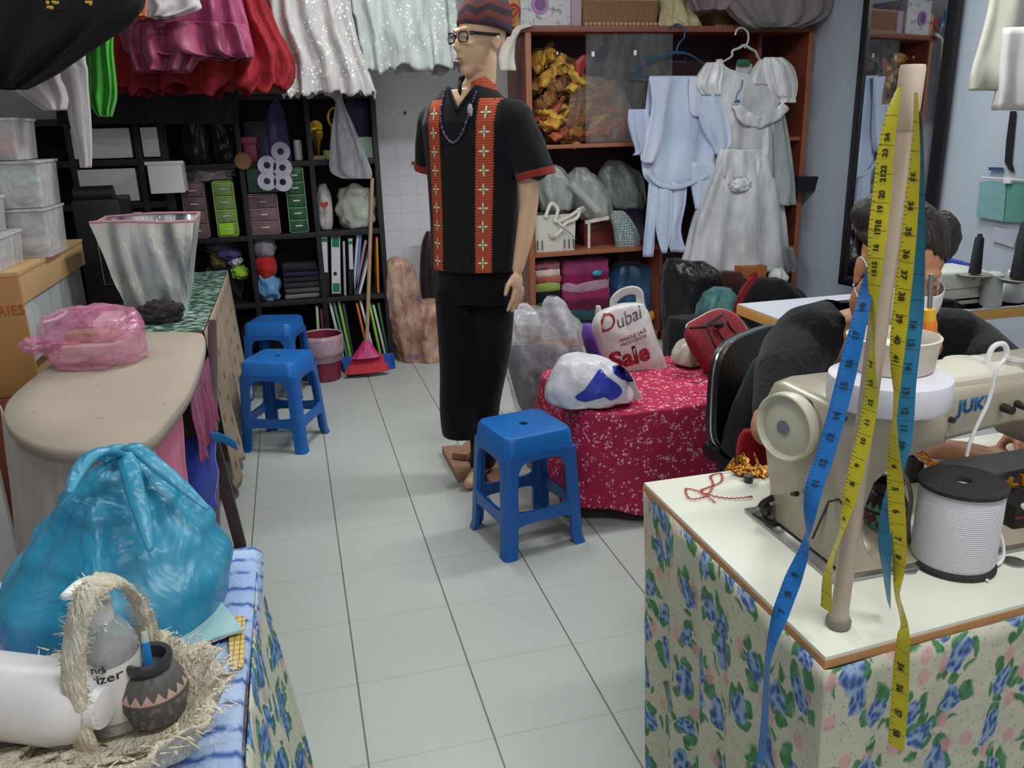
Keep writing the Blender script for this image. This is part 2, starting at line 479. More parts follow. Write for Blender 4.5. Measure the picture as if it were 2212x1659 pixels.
# ================================================================ BLACK CUBE SHELF
M_blackwood = plain('black_brown_wood', '#1b181d', .55, var=.2, vs=20)
def cube_shelf(name, label, xs, zs, yf, dp, back=True, th=.03, skip=()):
    t_ = thing(name, label, 'shelf unit', ((xs[0]+xs[-1])/2, yf+dp/2, 0))
    for i, x in enumerate(xs): obj('side_panel' if i in (0, len(xs)-1) else 'divider', MB().box(x-th/2, x+th/2, yf, yf+dp, 0, zs[-1]+th/2, .002), M_blackwood, t_)
    for i, z in enumerate(zs):
        if i in skip: continue
        obj('shelf_board', MB().box(xs[0]+th/2, xs[-1]-th/2, yf+.002, yf+dp-.002, z-th/2, z+th/2, .002), M_blackwood, t_)
    if back: obj('back_panel', MB().box(xs[0], xs[-1], yf+dp-.008, yf+dp+.0, .02, zs[-1]), plain('shelf_back', '#100e12', .8), t_)
    return t_
YS = .45
SX = [-.08, .309, .698, 1.075]; SZ = [.035, .43, .825, 1.235, 1.60]
cube_shelf('cube_shelf', 'tall black cube shelf filled with haberdashery, folders and trophies against the tiled wall', SX, SZ, YS, .32)
# white-box shelf further left
LX = [-.88, -.55, -.215, -.095]; LZ = [.035, .5, .78, 1.045, 1.275, 1.49]
cube_shelf('box_shelf', 'black frame shelf holding plain white storage boxes, left of the cube shelf', LX, LZ, YS-.02, .33, th=.035)
M_whitebox = plain('white_box', '#f0eef4', .5, var=.03)
def wbox(x0, x1, z0, z1, y0=YS-.03, lab='', d=.25, rim=False):
    th = thing('storage_box', lab, 'box', ((x0+x1)/2, y0+d/2, z0), 'white storage boxes in the black frame shelf')
    obj('front_panel', MB().box(x0, x1, y0, y0+.012, z0, z1, .004), M_whitebox, th)
    obj('body', MB().box(x0+.006, x1-.006, y0+.012, y0+d, z0, z1-.008, .004), M_whitebox, th)
    if rim: obj('rim', MB().box(x0-.01, x1+.012, y0-.008, y0+.02, z1-.012, z1+.006, .004), M_whitebox, th)
wbox(-.535, -.245, 1.30, 1.455, lab='white storage box with wide blank front, upper left of the black frame shelf')
wbox(-.19, -.105, 1.30, 1.455, lab='narrow white storage box, upper right of the black frame shelf')
wbox(-.535, -.245, 1.07, 1.245, lab='wide white storage box in the middle tier of the black frame shelf')
wbox(-.535, -.245, .81, 1.01, lab='white storage box low in the black frame shelf behind the foil bag')
pA, pB = A(316, 352, Y=.2), A(400, 416, Y=.2)
wbox(pA.x, pB.x, pB.z, pA.z, y0=.2, lab='white plastic tub with a rim sticking out of the black frame shelf', d=.24, rim=True)

# ================================================================ CABINET
CY = .4; CXL, CXR = 1.98, 3.9
M_redwood = plain('red_brown_wood', '#7c4231', .45, var=.18, vs=30)
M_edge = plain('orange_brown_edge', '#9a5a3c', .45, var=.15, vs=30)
M_maroon = plain('cabinet_inside', '#36161a', .7, var=.25, vs=6)
cab = thing('open_cabinet', 'tall red-brown open wooden cabinet crammed with costumes and bags', 'cabinet', ((CXL+CXR)/2, .62, 0))
obj('side_panel', MB().box(CXL, CXL+.035, CY, .83, 0, 1.955, .002), M_redwood, cab)
obj('side_panel', MB().box(CXR-.035, CXR, CY, .83, 0, 1.93, .002), M_redwood, cab)
obj('top_panel', MB().box(CXL-.03, CXR+.0, CY-.015, .84, 1.93, 1.965, .003), M_redwood, cab)
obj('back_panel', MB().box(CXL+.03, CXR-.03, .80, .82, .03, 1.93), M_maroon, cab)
obj('shelf_board', MB().box(CXL+.035, CXR-.035, CY+.01, .8, 1.268, 1.292, .002), M_edge, cab)
obj('shelf_board', MB().box(CXL+.035, 2.89, CY+.01, .8, .608, .635, .002), M_edge, cab)
obj('divider', MB().box(2.87, 2.895, CY, .8, .0, .608, .002), M_redwood, cab)
obj('divider', MB().box(3.60, 3.625, CY+.15, .8, .08, 1.93, .002), M_redwood, cab)
obj('bottom_panel', MB().box(CXL+.035, CXR-.035, CY, .8, 0, .06, .002), M_edge, cab)
for (a, b, z0, z1) in ((CXL+.0, CXL+.035, 0, 1.93), (CXR-.035, CXR, 0, 1.93)):
    obj('edge_strip', MB().box(a, b, CY-.006, CY-.0005, z0, z1, .001), M_edge, cab)
M_glass = film('cabinet_glass', '#aeb4b8', .06, .05, .10)
pg = A(1265, 75, Y=CY+.02).x
gl = obj('glass_door', MB().box(pg, 2.93, CY+.015, CY+.019, 1.295, 1.925), M_glass, cab)
for px, py in ((1281, 117), (1372, 114), (1204, 115)):
    p = A(px, py, Y=CY+.012); k = .012 if px > 1250 else .006
    obj('tape_tab', MB().box(p.x-k*.8, p.x+k*.8, p.y-.002, p.y, p.z-k*1.2, p.z+k*1.2, .001), plain('white_tab', '#e8e6e8', .5), cab, label='small white tape tab')

# ================================================================ RIGHT FRONT SEWING TABLE
TZ = .75; TX0 = 1.148; TYF, TYN = -3.28, -3.84
M_white_lam = plain('white_laminate', '#e1e1d4', .3, var=.02)
M_ply = plain('ply_edge', '#c08a58', .6, var=.2, vs=60)
tb = thing('sewing_table', 'white-topped sewing table with a floral skirt, in front on the seamstress side', 'table', (1.75, -3.56, 0))
NY = lambda x: -3.842+(x-TX0)*.075      # near edge runs very slightly askew
M_top = MB(); M_top.rings([[V((TX0, NY(TX0), z)), V((2.45, NY(2.45), z)), V((2.45, TYF, z)), V((TX0, TYF, z))] for z in (TZ-.005, TZ)])
obj('tabletop', M_top, M_white_lam, tb)
m = MB(); m.rings([[V((TX0-.001, NY(TX0)-.001, z)), V((2.451, NY(2.45)-.001, z)), V((2.451, TYF+.001, z)), V((TX0-.001, TYF+.001, z))] for z in (TZ-.017, TZ-.0055)])
obj('tabletop_core', m, M_ply, tb, label='bare plywood edge under the white top')
for x in (TX0+.1, 2.3):
    for y in (-3.75, -3.4): obj('leg', MB().box(x-.02, x+.02, y-.02, y+.02, 0, TZ-.018, .003), plain('table_steel', '#8e8f90', .4, .6), tb)
# floral skirt cloth
def floral(name, ground, scale, fl, leaf, pink, sat=.8, rough=.85, size=(1.9, .5)):
    t = NT(name); t.dim = '2D'; co = t.map(t.co('UV'), (size[0], size[1], 1)); n1 = t.node('ShaderNodeTexNoise', {'Vector': co, 'Scale': 16.0, 'Detail': 3.0}).outputs['Color']
    wob = t.node('ShaderNodeVectorMath', operation='SCALE'); t.l.new(n1, wob.inputs[0]); wob.inputs['Scale'].default_value = .06
    c2 = t.vadd(co, wob.outputs[0])
    d1 = t.vor(c2, scale, rand=.8); n2 = t.noise(co, 60, 4)
    col = t.mix(t.noise(co, 3, 3), ground, '#bdb9a4')
    # leaves round every flower, broken up
    lf = t.vor(t.vadd(c2, (.011, .007, .012)), scale*2.6, rand=1)
    near = t.step(d1, .46, .03)
    lm = t.m_('MULTIPLY', t.step(lf, .42, .03), near)
    col = t.mix(lm, col, t.ramp(n2, [(.3, leaf[0]), (.55, leaf[1]), (.75, leaf[2])]))
    fm = t.step(t.m_('ADD', d1, t.m_('MULTIPLY', n2, .16)), .345, .02)
    petals = t.vor(c2, scale*6)
    col = t.mix(fm, col, t.ramp(petals, [(.1, fl[0]), (.35, fl[1]), (.6, fl[2])]))
    d3 = t.vor(t.vadd(co, (.31, .17, .23)), scale*1.15, rand=1)
    pm = t.m_('MULTIPLY', t.step(d3, .16, .03), t.m_('SUBTRACT', 1.0, fm))
    col = t.mix(t.m_('MULTIPLY', pm, .75), col, pink)
    sp = t.vor(co, scale*4.5); sm = t.m_('MULTIPLY', t.step(sp, .10, .03), .4)
    col = t.mix(sm, col, leaf[0])
    t.color(col); t.set(Roughness=rough); t.bump(t.noise(co, 7, 4), .5, .03); return t.m
M_flor = floral('blue_rose_cloth', '#d3cebf', 14, ('#34508a', '#5778b0', '#92aac8'), ('#2e6a3a', '#4f8a58', '#7aa08a'), '#d29aa0')
def drape(path, ztop, zbot, amp, waves, flare=.06, n=160, nv=26, hem=.01, seed=0, sag=None):
    """cloth hanging from a path (list of points); path normal decides the flare side"""
    pts = [V(p) for p in path]; L = [0]
    for i in range(1, len(pts)): L.append(L[-1]+(pts[i]-pts[i-1]).length)
    def at(s):
        s *= L[-1]
        for i in range(len(pts)-1):
            if s <= L[i+1]+1e-9:
                k = (s-L[i])/(L[i+1]-L[i]); d = (pts[i+1]-pts[i]).normalized(); return pts[i].lerp(pts[i+1], k), V((d.y, -d.x, 0))
        return pts[-1], V((d.y, -d.x, 0))
    def nrm(s):
        a = V((0, 0, 0))
        for e in (-.03, -.015, 0, .015, .03): a += at(max(0, min(1, s+e)))[1]
        return a.normalized()
    m = MB()
    def fn(u, v):
        p, _ = at(u); n_ = nrm(u)
        w = math.sin(u*waves*2*PI + 1.3*noise.noise(V((u*7, seed, 0)))*2)*amp*v**.7 + amp*1.4*noise.noise(V((u*waves*.8, v*2.2, seed)))*v
        z = lerp(ztop, zbot, v) + (hem*math.sin(u*23)*v) + (sag(u)*(1-v) if sag else 0)
        q = p + n_*(w + flare*v); q.z = z; return q
    m.grid(fn, n, nv); return m
path = [V((1.15, -3.27, 0)), V((1.142, -3.55, 0)), V((1.142, -3.85, 0)), V((1.75, NY(1.75)-.008, 0)), V((2.45, NY(2.45)-.008, 0))]
path = path[::-1]
def flip(p): return p[::-1]
m = drape(flip(path)[::-1], TZ-.012, .04, .014, 16, .03, seed=3, sag=lambda u: -.001-.003*abs(noise.noise(V((u*14, 5, 0)))))
m.thick(.002)
one('table_skirt_cloth', 'cream cotton skirt printed with blue roses and green leaves hung round the sewing table', 'cloth', m, M_flor, sharp=180)
# ================================================================ RED FLORAL TABLE
def ditsy(name, ground, flower, scale, mix2=None, rough=.8):
    t = NT(name); co = t.co()
    d = t.vor(co, scale, rand=1); ang = t.noise(co, scale*3.2, 1)
    pet = t.vor(co, scale*3.6, rand=.8)
    fm = t.m_('MULTIPLY', t.step(d, .42, .05), t.step(pet, .40, .06))
    d2 = t.vor(t.vadd(co, (.21, .3, .4)), scale*1.5, rand=1); sm = t.step(t.m_('ADD', d2, t.m_('MULTIPLY', ang, .3)), .34, .05)
    k = t.m_('MAXIMUM', fm, sm)
    col = t.mix(t.noise(co, 5, 3), ground, mix2 or ground); col = t.mix(t.m_('MULTIPLY', k, .85), col, flower)
    t.color(col); t.set(Roughness=rough); t.bump(t.noise(co, 6, 3), .4, .02); return t.m
M_ditsy = ditsy('red_ditsy_cloth', '#b8164c', '#e6b0c0', 28, '#94123c')
RZ = .415
rt = thing('low_table', 'low bench hidden under a red floral cloth', 'table', (1.9, -1.7, 0))
obj('tabletop', MB().box(1.54, 2.38, -1.97, -1.45, RZ-.035, RZ-.012, .004), plain('bench_wood', '#7a5236', .6), rt)
for x in (1.58, 2.34):
    for y in (-1.92, -1.5): obj('leg', MB().box(x-.02, x+.02, y-.02, y+.02, 0, RZ-.035), plain('bench_wood', '#7a5236', .6), rt)
m = MB()
def redcloth(u, v):
    # u round the outline, v from top centre to hem
    c = V((1.96, -1.71)); hx, hy = .475, .33
    a = u*2*PI; ca, sa = math.cos(a), math.sin(a); k = 1/max(abs(ca), abs(sa)); r = 1/(abs(ca)**8+abs(sa)**8)**.125
    ex, ey = ca*r*hx, sa*r*hy
    if v < .35:
        q = v/.35; x, y = c.x+ex*q, c.y+ey*q
        z = RZ + .012*noise.noise(V((x*6, y*6, 0))) + .03*max(0, noise.noise(V((x*3, y*3, 4))))*q
    else:
        q = (v-.35)/.65; o = 1+q*.10+.05*q*math.sin(a*9+noise.noise(V((a, 2, 0)))*3)+.04*noise.noise(V((a*3, q*2, 7)))*q
        zb = .02+.05*(1+math.sin(a*5+1))*.5
        x, y = c.x+ex*o, c.y+ey*o; z = lerp(RZ, zb, q)
        if q < .06: z = RZ-.002
    return V((x, y, z))
m.grid(redcloth, 180, 46, closeu=True); m.thick(.002)
one('floral_tablecloth', 'crimson cloth with small pale flowers draped to the floor over a low bench', 'tablecloth', m, M_ditsy, sharp=180)
# ================================================================ MANNEQUIN
M_skin_m = plain('mannequin_skin', '#d3ad8c', .5, var=.04, vs=5, sub=.05)
M_shirt = cloth('black_shirt', '#16161a', bump=.3, bs=18)
M_trouser = cloth('black_trousers', '#08080b', bump=.4, bs=10)
def ell(cx, cy, z, a, b, n=28, p=2.3):
    out = []
    for k in range(n):
        th = 2*PI*k/n; c, s = math.cos(th), math.sin(th)
        out.append(V((cx+a*math.copysign(abs(c)**(2/p), c), cy+b*math.copysign(abs(s)**(2/p), s), z)))
    return out
mq = thing('mannequin', 'male mannequin wearing a black embroidered shirt, black trousers, knitted cap and black glasses', 'mannequin')
HY = math.radians(-26)            # head turned further to its right than the chest
HR = Matrix.Rotation(HY, 4, 'Z')
hc = V((.055, 0, 1.683))
def H(x, y, z): return HR @ V((x, y, z)) + hc
m = MB()
m.ball(H(0, .012, .045), (.074, .092, .085), (0, 0, HY), 3)         # skull
m.ball(H(0, -.022, -.015), (.058, .072, .085), (0, 0, HY), 3)       # face
m.ball(H(0, -.058, -.088), (.028, .026, .022), sub=2)              # chin
m.ball(H(0, -.03, -.062), (.046, .05, .045), (0, 0, HY), 2)         # jaw
m.limb([H(0, -.084, .03), H(0, -.104, -.012), H(0, -.094, -.022)], [.007, .011, .009])
m.ball(H(.009, -.096, -.018), .0075, sub=2); m.ball(H(-.009, -.096, -.018), .0075, sub=2)
m.limb([H(-.026, -.085, .043), H(0, -.094, .036), H(.026, -.085, .043)], [.010, .008, .010])   # brow
m.limb([H(-.017, -.087, -.046), H(0, -.095, -.043), H(.017, -.087, -.046)], [.004, .006, .004])  # lips
m.limb([H(-.013, -.087, -.055), H(0, -.094, -.056), H(.013, -.087, -.055)], [.004, .006, .004])
for sx in (-1, 1):
    m.ball(H(.03*sx, -.062, -.008), (.02, .02, .02), sub=2)
    m.ball(H(.071*sx, .018, .002), (.008, .017, .030), (0, 0, HY), 2)
    m.ball(H(.074*sx, .022, .014), (.008, .014, .016), (0, 0, HY), 2)
m.limb([(.052, .015, 1.64), (.045, .012, 1.56), (.02, .005, 1.50)], [.055, .056, .066], 20)
# torso under the shirt
m.rings([ell(0, 0, z, a, b) for z, a, b in ((.82, .15, .10), (1.0, .135, .095), (1.15, .14, .10), (1.3, .155, .105), (1.42, .16, .10), (1.5, .12, .08), (1.535, .07, .06))])
# arms (its left arm = the one on the photo's right side)
aR = [(.195, .01, 1.44), (.225, .02, 1.26), (.235, .0, 1.13), (.225, -.03, 1.0), (.213, -.06, .90)]
m.limb(aR, [.046, .042, .035, .031, .022])
aL = [(-.165, .01, 1.44), (-.185, .05, 1.28), (-.160, .11, 1.13), (-.150, .11, 1.0), (-.170, .07, .90)]
m.limb(aL, [.046, .042, .036, .031, .022])
def hand(m, w, sx, rot=0):
    w = V(w)
    m.ball(w+V((0, -.008, -.045)), (.016, .037, .045), sub=2)
    for k, (dy, L, sp) in enumerate(((-.030, .070, -.02), (-.010, .080, -.006), (.010, .076, .008), (.028, .060, .022))):
        b = w+V((0, dy, -.075)); 
        m.limb([b, b+V((-.004*sx, sp*.45, -L*.42)), b+V((-.012*sx, sp*.8, -L*.72)), b+V((-.020*sx, sp, -L))], [.0105, .0098, .009, .0075], 8)
    b = w+V((-.006*sx, -.025, -.025))
    m.limb([b, b+V((-.010*sx, -.028, -.028)), b+V((-.014*sx, -.040, -.058))], [.012, .0105, .0085], 8)
hand(m, aR[-1], 1); hand(m, aL[-1], -1)
# legs / feet
m.limb([(-.06, -.03, .9), (-.06, -.04, .5), (-.06, -.05, .30)], [.07, .055, .045])
m.limb([(.05, .03, .9), (.02, .02, .5), (-.015, -.0, .085)], [.07, .05, .034])
m.limb([(-.01, .005, .05), (-.005, -.06, .038), (0, -.12, .03)], [.034, .030, .024])
body = fuse(m, .0045, 5)
obj('body', body, M_skin_m, mq, sharp=180)
# shirt
sm = MB()
sm.rings([ell(0, 0, z, a, b) for z, a, b in ((.885, .182, .128), (.95, .178, .124), (1.08, .172, .12), (1.22, .175, .122), (1.34, .183, .123), (1.42, .185, .12), (1.475, .165, .105), (1.52, .115, .088), (1.56, .078, .075))])
sm.limb([(.145, .005, 1.44), (.185, .005, 1.43), (.222, .015, 1.34), (.245, .018, 1.27)], [.062, .066, .066, .066])
sm.tube([(.222, .015, 1.34), (.252, .02, 1.24)], [.066, .070], 20)
sm.limb([(-.13, .005, 1.44), (-.165, .01, 1.43), (-.19, .03, 1.35), (-.20, .04, 1.30)], [.060, .060, .060, .060])
sm.tube([(-.19, .03, 1.35), (-.207, .045, 1.27)], [.060, .062], 20)
for v in sm.b.verts:
    n_ = noise.noise_vector(v.co*5)*.007; v.co += V((n_.x, n_.y, 0))
sm = fuse(sm, .007, 4)
kill = [v for v in sm.b.verts if v.co.y < .0 and abs(v.co.x-.018) < (v.co.z-1.468)*.62 and v.co.z > 1.468]
bmesh.ops.delete(sm.b, geom=kill, context='VERTS')
kill = [v for v in sm.b.verts if v.co.z > 1.545]
bmesh.ops.delete(sm.b, geom=kill, context='VERTS')
shb = sm.bvh()
shirt = obj('shirt', sm, M_shirt, mq, sharp=180)
for sx in (-1, 1):
    pp_ = []
    for k in range(9):
        z = lerp(1.462, 1.552, k/8); x = .018+sx*(z-1.468)*.66
        h = shb.ray_cast(V((x+sx*.004, -.5, z)), V((0, 1, 0)), 2)
        if h[0] and h[0].y < .06: pp_.append(h[0]+V((0, -.002, 0)))
    if len(pp_) > 2: obj('neckline_edge', MB().tube(pp_, .006, 8, smooth=3), M_shirt, mq)
# embroidered bands
t = NT('orange_band'); co = t.co(); P = t.sep(co)
z1 = t.m_('PINGPONG', t.m_('ADD', P[2], t.m_('MULTIPLY', t.m_('PINGPONG', P[0], .006), .7)), .0045)
t.color(t.mix(t.step(z1, .0022, .001), '#c8562f', '#8e3524')); t.set(Roughness=.85); M_band = t.m
M_cuff = cloth('red_cuff', '#8a2f2c', bump=.2)
def band(x_of_z, z0, z1, w, nz=120, nx=5, jag=.004):
    m = MB()
    def fn(u, v):
        z = lerp(z0, z1, v); x = x_of_z(z); j = jag*(1.6 if int(round(v*nz)) % 2 else 0)
        return V((x+(u-.5)*(w+2*j), -.5, z))
    m.grid(fn, nx, nz)
    for v in m.b.verts:
        h = shb.ray_cast(v.co, V((0, 1, 0)), 2)
        if h[0] and h[0].y < .07: v.co = h[0] + V((0, -.0025, 0))
        else: v.co = V((v.co.x, -.0, v.co.z))
    bad = [v for v in m.b.verts if abs(v.co.y) < 1e-6]
    if bad: bmesh.ops.delete(m.b, geom=bad, context='VERTS')
    return m
xr = lambda z: lerp(.098, .118, smooth01((z-.9)/.6)) 
xl = lambda z: lerp(-.098, -.085, smooth01((z-.9)/.6))
for nm, f in (('embroidered_band', xr), ('embroidered_band', xl)):
    bd = obj(nm, band(f, .888, 1.50, .05), M_band, mq, sharp=180)
    star_g, star_w = MB(), MB()
    for k in range(9):
        z = .925+k*.066; x = f(z)
        for q in range(8):
            a = q*PI/4+PI/8*0; r = .025 if q % 2 == 0 else .015
            M_ = star_w if q % 2 == 0 else star_g
            p = [V((0, 0)), V((math.cos(a-.32), math.sin(a-.32)))*r*.5, V((math.cos(a), math.sin(a)))*r, V((math.cos(a+.32), math.sin(a+.32)))*r*.5]
            vs = []
            for c in p:
                h = shb.ray_cast(V((x+c.x*.8, -.5, z+c.y)), V((0, 1, 0)), 2)
                vs.append((h[0] if h[0] and h[0].y < .08 else V((x, -.1, z))) + V((0, -.0045, 0)))
            M_.quad(*vs)
    obj('star_petal', star_g, plain('petal_green', '#5f8f5a', .7), bd, kind='stuff'); obj('star_petal', star_w, plain('petal_cream', '#e6dfc4', .7), bd, kind='stuff')
# sleeve hems
for a, b, r in (((.250, .02, 1.248), (.2535, .0203, 1.232), .0715), ((-.2055, .0432, 1.276), (-.209, .0465, 1.260), .0635)):
    m = MB(); d = (V(b)-V(a)).normalized(); m.tube([V(a)-d*.002, V(b)+d*.008], [r+.001, r+.0015], 28, cap=False); m.thick(.002)
    obj('sleeve_hem', m, M_cuff, mq)
# collar
for sx in (-1, 1):
    m = MB()
    def fn(u, v, sx=sx):
        a = lerp(PI*.5, -PI*.40, u); r = lerp(.064, .088, v); z = lerp(1.592, 1.53, v) - .04*u**2*v - .035*u**2
        return V((.03+sx*math.cos(a)*r*.95, .01+math.sin(a)*r*.9-.02*u, z))
    m.grid(fn, 14, 5); m.thick(.003)
    obj('collar', m, M_band if sx > 0 else M_shirt, mq, sharp=180)
# trousers
m = MB()
m.rings([ell(0, .0, z, a, b) for z, a, b in ((.99, .14, .10), (.9, .150, .108), (.82, .158, .112), (.76, .155, .11))])
for x, y, xe, ye, zb, we in ((-.070, -.02, -.055, -.05, .215, .086), (.068, .03, -.012, .0, .06, .052)):
    rs = []
    for k in range(12):
        z = lerp(.80, zb, k/11); w = lerp(.083, we, k/11); rs.append(ell(lerp(x, xe, k/11)+.006*math.sin(z*14), lerp(y, ye, k/11)+.004*math.sin(z*19), z, w, w*1.12, 24, 2.1))
    m.rings(rs)
tr = fuse(m, .008, 4)
for v in tr.b.verts: v.co += noise.noise_vector(v.co*V((6, 6, 3)) if False else V((v.co.x*6, v.co.y*6, v.co.z*3)))*.006
obj('trousers', tr, M_trouser, mq, sharp=180)
# knitted cap
t = NT('knit_cap'); co = t.co(); P = t.sep(co)
zz = t.m_('ADD', P[2], t.m_('MULTIPLY', t.m_('PINGPONG', t.m_('ADD', P[0], .02), .035), .55))
t.color(t.ramp(t.m_('FRACT', t.m_('MULTIPLY', zz, 11.5)), [(0, '#3a2f38'), (.28, '#40343e'), (.34, '#6c3533'), (.52, '#6e3836'), (.58, '#33282f'), (.78, '#2a2329'), (.84, '#66302e'), (1, '#5a2a2a')]))
t.set(Roughness=.95); t.bump(t.m_('PINGPONG', P[2], .003), 1, .004); M_cap = t.m
m = MB(); pr_ = [(.082, .035), (.090, .034), (.093, .045), (.092, .075), (.086, .11), (.07, .142), (.045, .165), (.018, .176), (.001, .178)]
m.lathe(pr_, (0, 0, 0), 40, None, .96, 1.12, cap0=False, cap1=False)
m.b.verts.ensure_lookup_table()
tl = HR @ Matrix.Rotation(math.radians(-10), 4, 'X')
for v in m.b.verts: v.co = (tl @ (v.co+V((0, .012, .014)))) + hc
m.merge(); m.thick(.004)
obj('knitted_cap', m, M_cap, mq, sharp=180, label='rust and dark grey knitted cap')
# glasses
M_black_pl = plastic('black_plastic', '#121214', .3)
m = MB()
for sx in (-1, 1):
    loop = [H(sx*.036+.027*math.cos(a), -.101-.004*math.cos(a)*sx+abs(math.cos(a))*0+.012*(1 if sx*math.cos(a) > .5 else 0), .018+.017*math.sin(a)) for a in [2*PI*k/20 for k in range(20)]]
    m.tube(loop, .0026, 6, closed=True)
    m.beam(H(sx*.064, -.088, .027), H(sx*.074, -.075, .027), .004, .014); m.beam(H(sx*.074, -.077, .027), H(sx*.078, .03, .024), .003, .011)
m.tube([H(-.010, -.106, .022), H(0, -.109, .026), H(.010, -.106, .022)], .0028, 6)
gl = obj('eyeglasses', m, M_black_pl, mq, label='black framed eyeglasses')
m = MB()
for sx in (-1, 1):
    m.rings([[H(sx*.036+.026*math.cos(a), y, .018+.016*math.sin(a)) for a in [2*PI*k/20 for k in range(20)]] for y in (-.0985, -.0975)])
obj('lens', m, film('lens', '#c8c4c0', .22, .08, .1), gl)
for sx in (-1, 1): obj('painted_eye', MB().ball(H(.034*sx, -.083, .016), (.011, .006, .0065), (0, 0, HY), 2), plain('eye_paint', '#6b4a38', .4), mq)
m = MB(); m.tube([H(-.018, -.0945, -.0505), H(0, -.101, -.050), H(.018, -.0945, -.0505)], .0022, 6)
obj('lip_line', m, plain('lip_paint', '#9a5f52', .5), mq)
# necklace of purple beads
bead = MB(); cpts = curve_pts([(-.050, 0, 1.53), (-.050, 0, 1.45), (-.035, 0, 1.385), (.0, 0, 1.352), (.035, 0, 1.378), (.062, 0, 1.44), (.075, 0, 1.52)], 9)
for i, p in enumerate(cpts):
    h = shb.ray_cast(V((p.x, -.5, p.z)), V((0, 1, 0)), 2)
    q = V((p.x, (h[0].y if h[0] and h[0].y < .05 else -.1)-.005, p.z)); bead.ball(q, (.0042 if i % 3 else .0056), sub=2)
obj('bead_necklace', bead, plain('purple_bead', '#4d3560', .12, coat=.8), mq, kind='stuff', label='purple and clear bead necklace')
p = shb.ray_cast(V((.066, -.5, 1.46)), V((0, 1, 0)), 2)[0]
obj('brooch', MB().ball(p+V((0, -.006, 0)), (.011, .005, .022), sub=3), plain('pearl_grey', '#b4aeb0', .25), mq, label='grey oval brooch')
mq.location = (1.222, -1.5, 0); mq.rotation_euler = (0, 0, math.radians(-42))
# price tag cloth and string round the neck
wb = thing('mannequin_stand', 'brown wooden foot board under the mannequin', 'stand', (1.16, -1.35, 0))
M_plank = plain('brown_plank', '#9a7258', .6, var=.15, vs=40)
pa, pb = A(972, 968, Z=.02), A(998, 1032, Z=.02)
obj('plank', MB().beam((pa.x, pa.y, .017), (pb.x+.02, pb.y, .017), .075, .034, bev=.003), M_plank, wb)
obj('plank', MB().beam((1.15, -1.35, .05), (1.32, -1.12, .05), .07, .03, bev=.003), M_plank, wb)
obj('plank', MB().beam((1.27, -1.62, .017), (1.27, -1.15, .017), .09, .034, bev=.003), M_plank, wb)

# off-white cloth strip and cord hanging from the cabinet top by the mannequin's ear
M_offwhite = cloth('off_white_cotton', '#d8cfc6', bump=.2)
m = MB()
q = [A(x, y, Y=.36) for x, y in ((1145, 48), (1115, 58), (1098, 78), (1082, 100), (1075, 125), (1078, 153))]
wv = [.02, .03, .05, .085, .10, .10]
def fn(u, v):
    i = v*(len(q)-1); k = min(int(i), len(q)-2); p = q[k].lerp(q[k+1], i-k); w = lerp(wv[k], wv[k+1], i-k)
    return p+V((w*u, .012*math.sin(u*6+v*3)-.02*v, -.02*u*(1-v)))
m.grid(fn, 8, 24); m.thick(.003)
one('hanging_cotton_sash', 'off-white cotton strip hanging off the cabinet corner beside the mannequin head', 'cloth', m, M_offwhite, sharp=180)

# ================================================================ PERSON at the sewing table
M_skin = plain('skin', '#b98362', .55, var=.07, vs=9, sub=.05)
M_knit = cloth('black_top', '#131419', bump=.4, bs=60)
pe = thing('person', 'person with dark hair, white face mask and black top bent over the sewing machine', 'person', (1.95, -2.75, 0))
hp = A(1943, 585, Y=-3.06)
Rh = Matrix.Rotation(math.radians(-12), 4, 'Z') @ Matrix.Rotation(math.radians(20), 4, 'X') @ Matrix.Rotation(math.radians(4), 4, 'Y')
def HP(x, y, z): return Rh @ V((x, y, z)) + hp
m = MB()
e3 = Rh.to_euler()
m.ball(HP(0, .015, .04), (.082, .10, .092), e3, 3); m.ball(HP(0, -.02, -.02), (.066, .075, .085), e3, 3)
m.ball(HP(0, -.05, -.085), (.032, .03, .028), e3, 2); m.ball(HP(0, -.03, -.062), (.052, .055, .045), e3, 2)
m.limb([HP(0, -.09, .03), HP(0, -.115, -.012), HP(0, -.103, -.022)], [.008, .012, .010])
m.limb([HP(-.032, -.086, .042), HP(0, -.096, .036), HP(.032, -.086, .042)], [.009, .007, .009])
for sx in (-1, 1):
    m.ball(HP(.033*sx, -.068, -.01), .024, sub=2)
    m.ball(HP(.082*sx, .018, -.004), (.010, .019, .034), e3, 2); m.ball(HP(.083*sx, .012, -.032), (.009, .010, .012), e3, 2)
    m.ball(HP(.032*sx, -.084, .018), (.015, .010, .008), e3, 2)
sl = A(1720, 745, Y=-2.86); sr = A(2085, 735, Y=-2.86); nk = V(((sl.x+sr.x)/2-.03, -2.90, (sl.z+sr.z)/2+.06))
el = A(1662, 925, Y=-3.10); er = A(2215, 850, Y=-3.12)
hl = A(2128, 985, Y=-3.40); hr_ = A(2240, 975, Y=-3.46)
m.limb([HP(0, .02, -.06), HP(0, .05, -.11), nk], [.058, .056, .07], 18)
m.limb([nk+V((0, .02, -.02)), sl+V((.03, 0, .0))], [.075, .06]); m.limb([nk+V((0, .03, -.03)), sr+V((-.03, .01, -.01))], [.065, .05])
hip = V((1.92, -2.55, .50))
m.limb([nk+V((.0, .11, -.10)), V((1.93, -2.66, .72)), hip], [.095, .12, .15], 20)
m.limb([nk+V((-.02, .03, -.04)), nk+V((-.02, .06, -.12))], [.06, .07], 18)
m.limb([sl, el], [.052, .042]); m.limb([sr, er], [.052, .042])
wl = el.lerp(hl, .80); wr = er.lerp(hr_, .75)
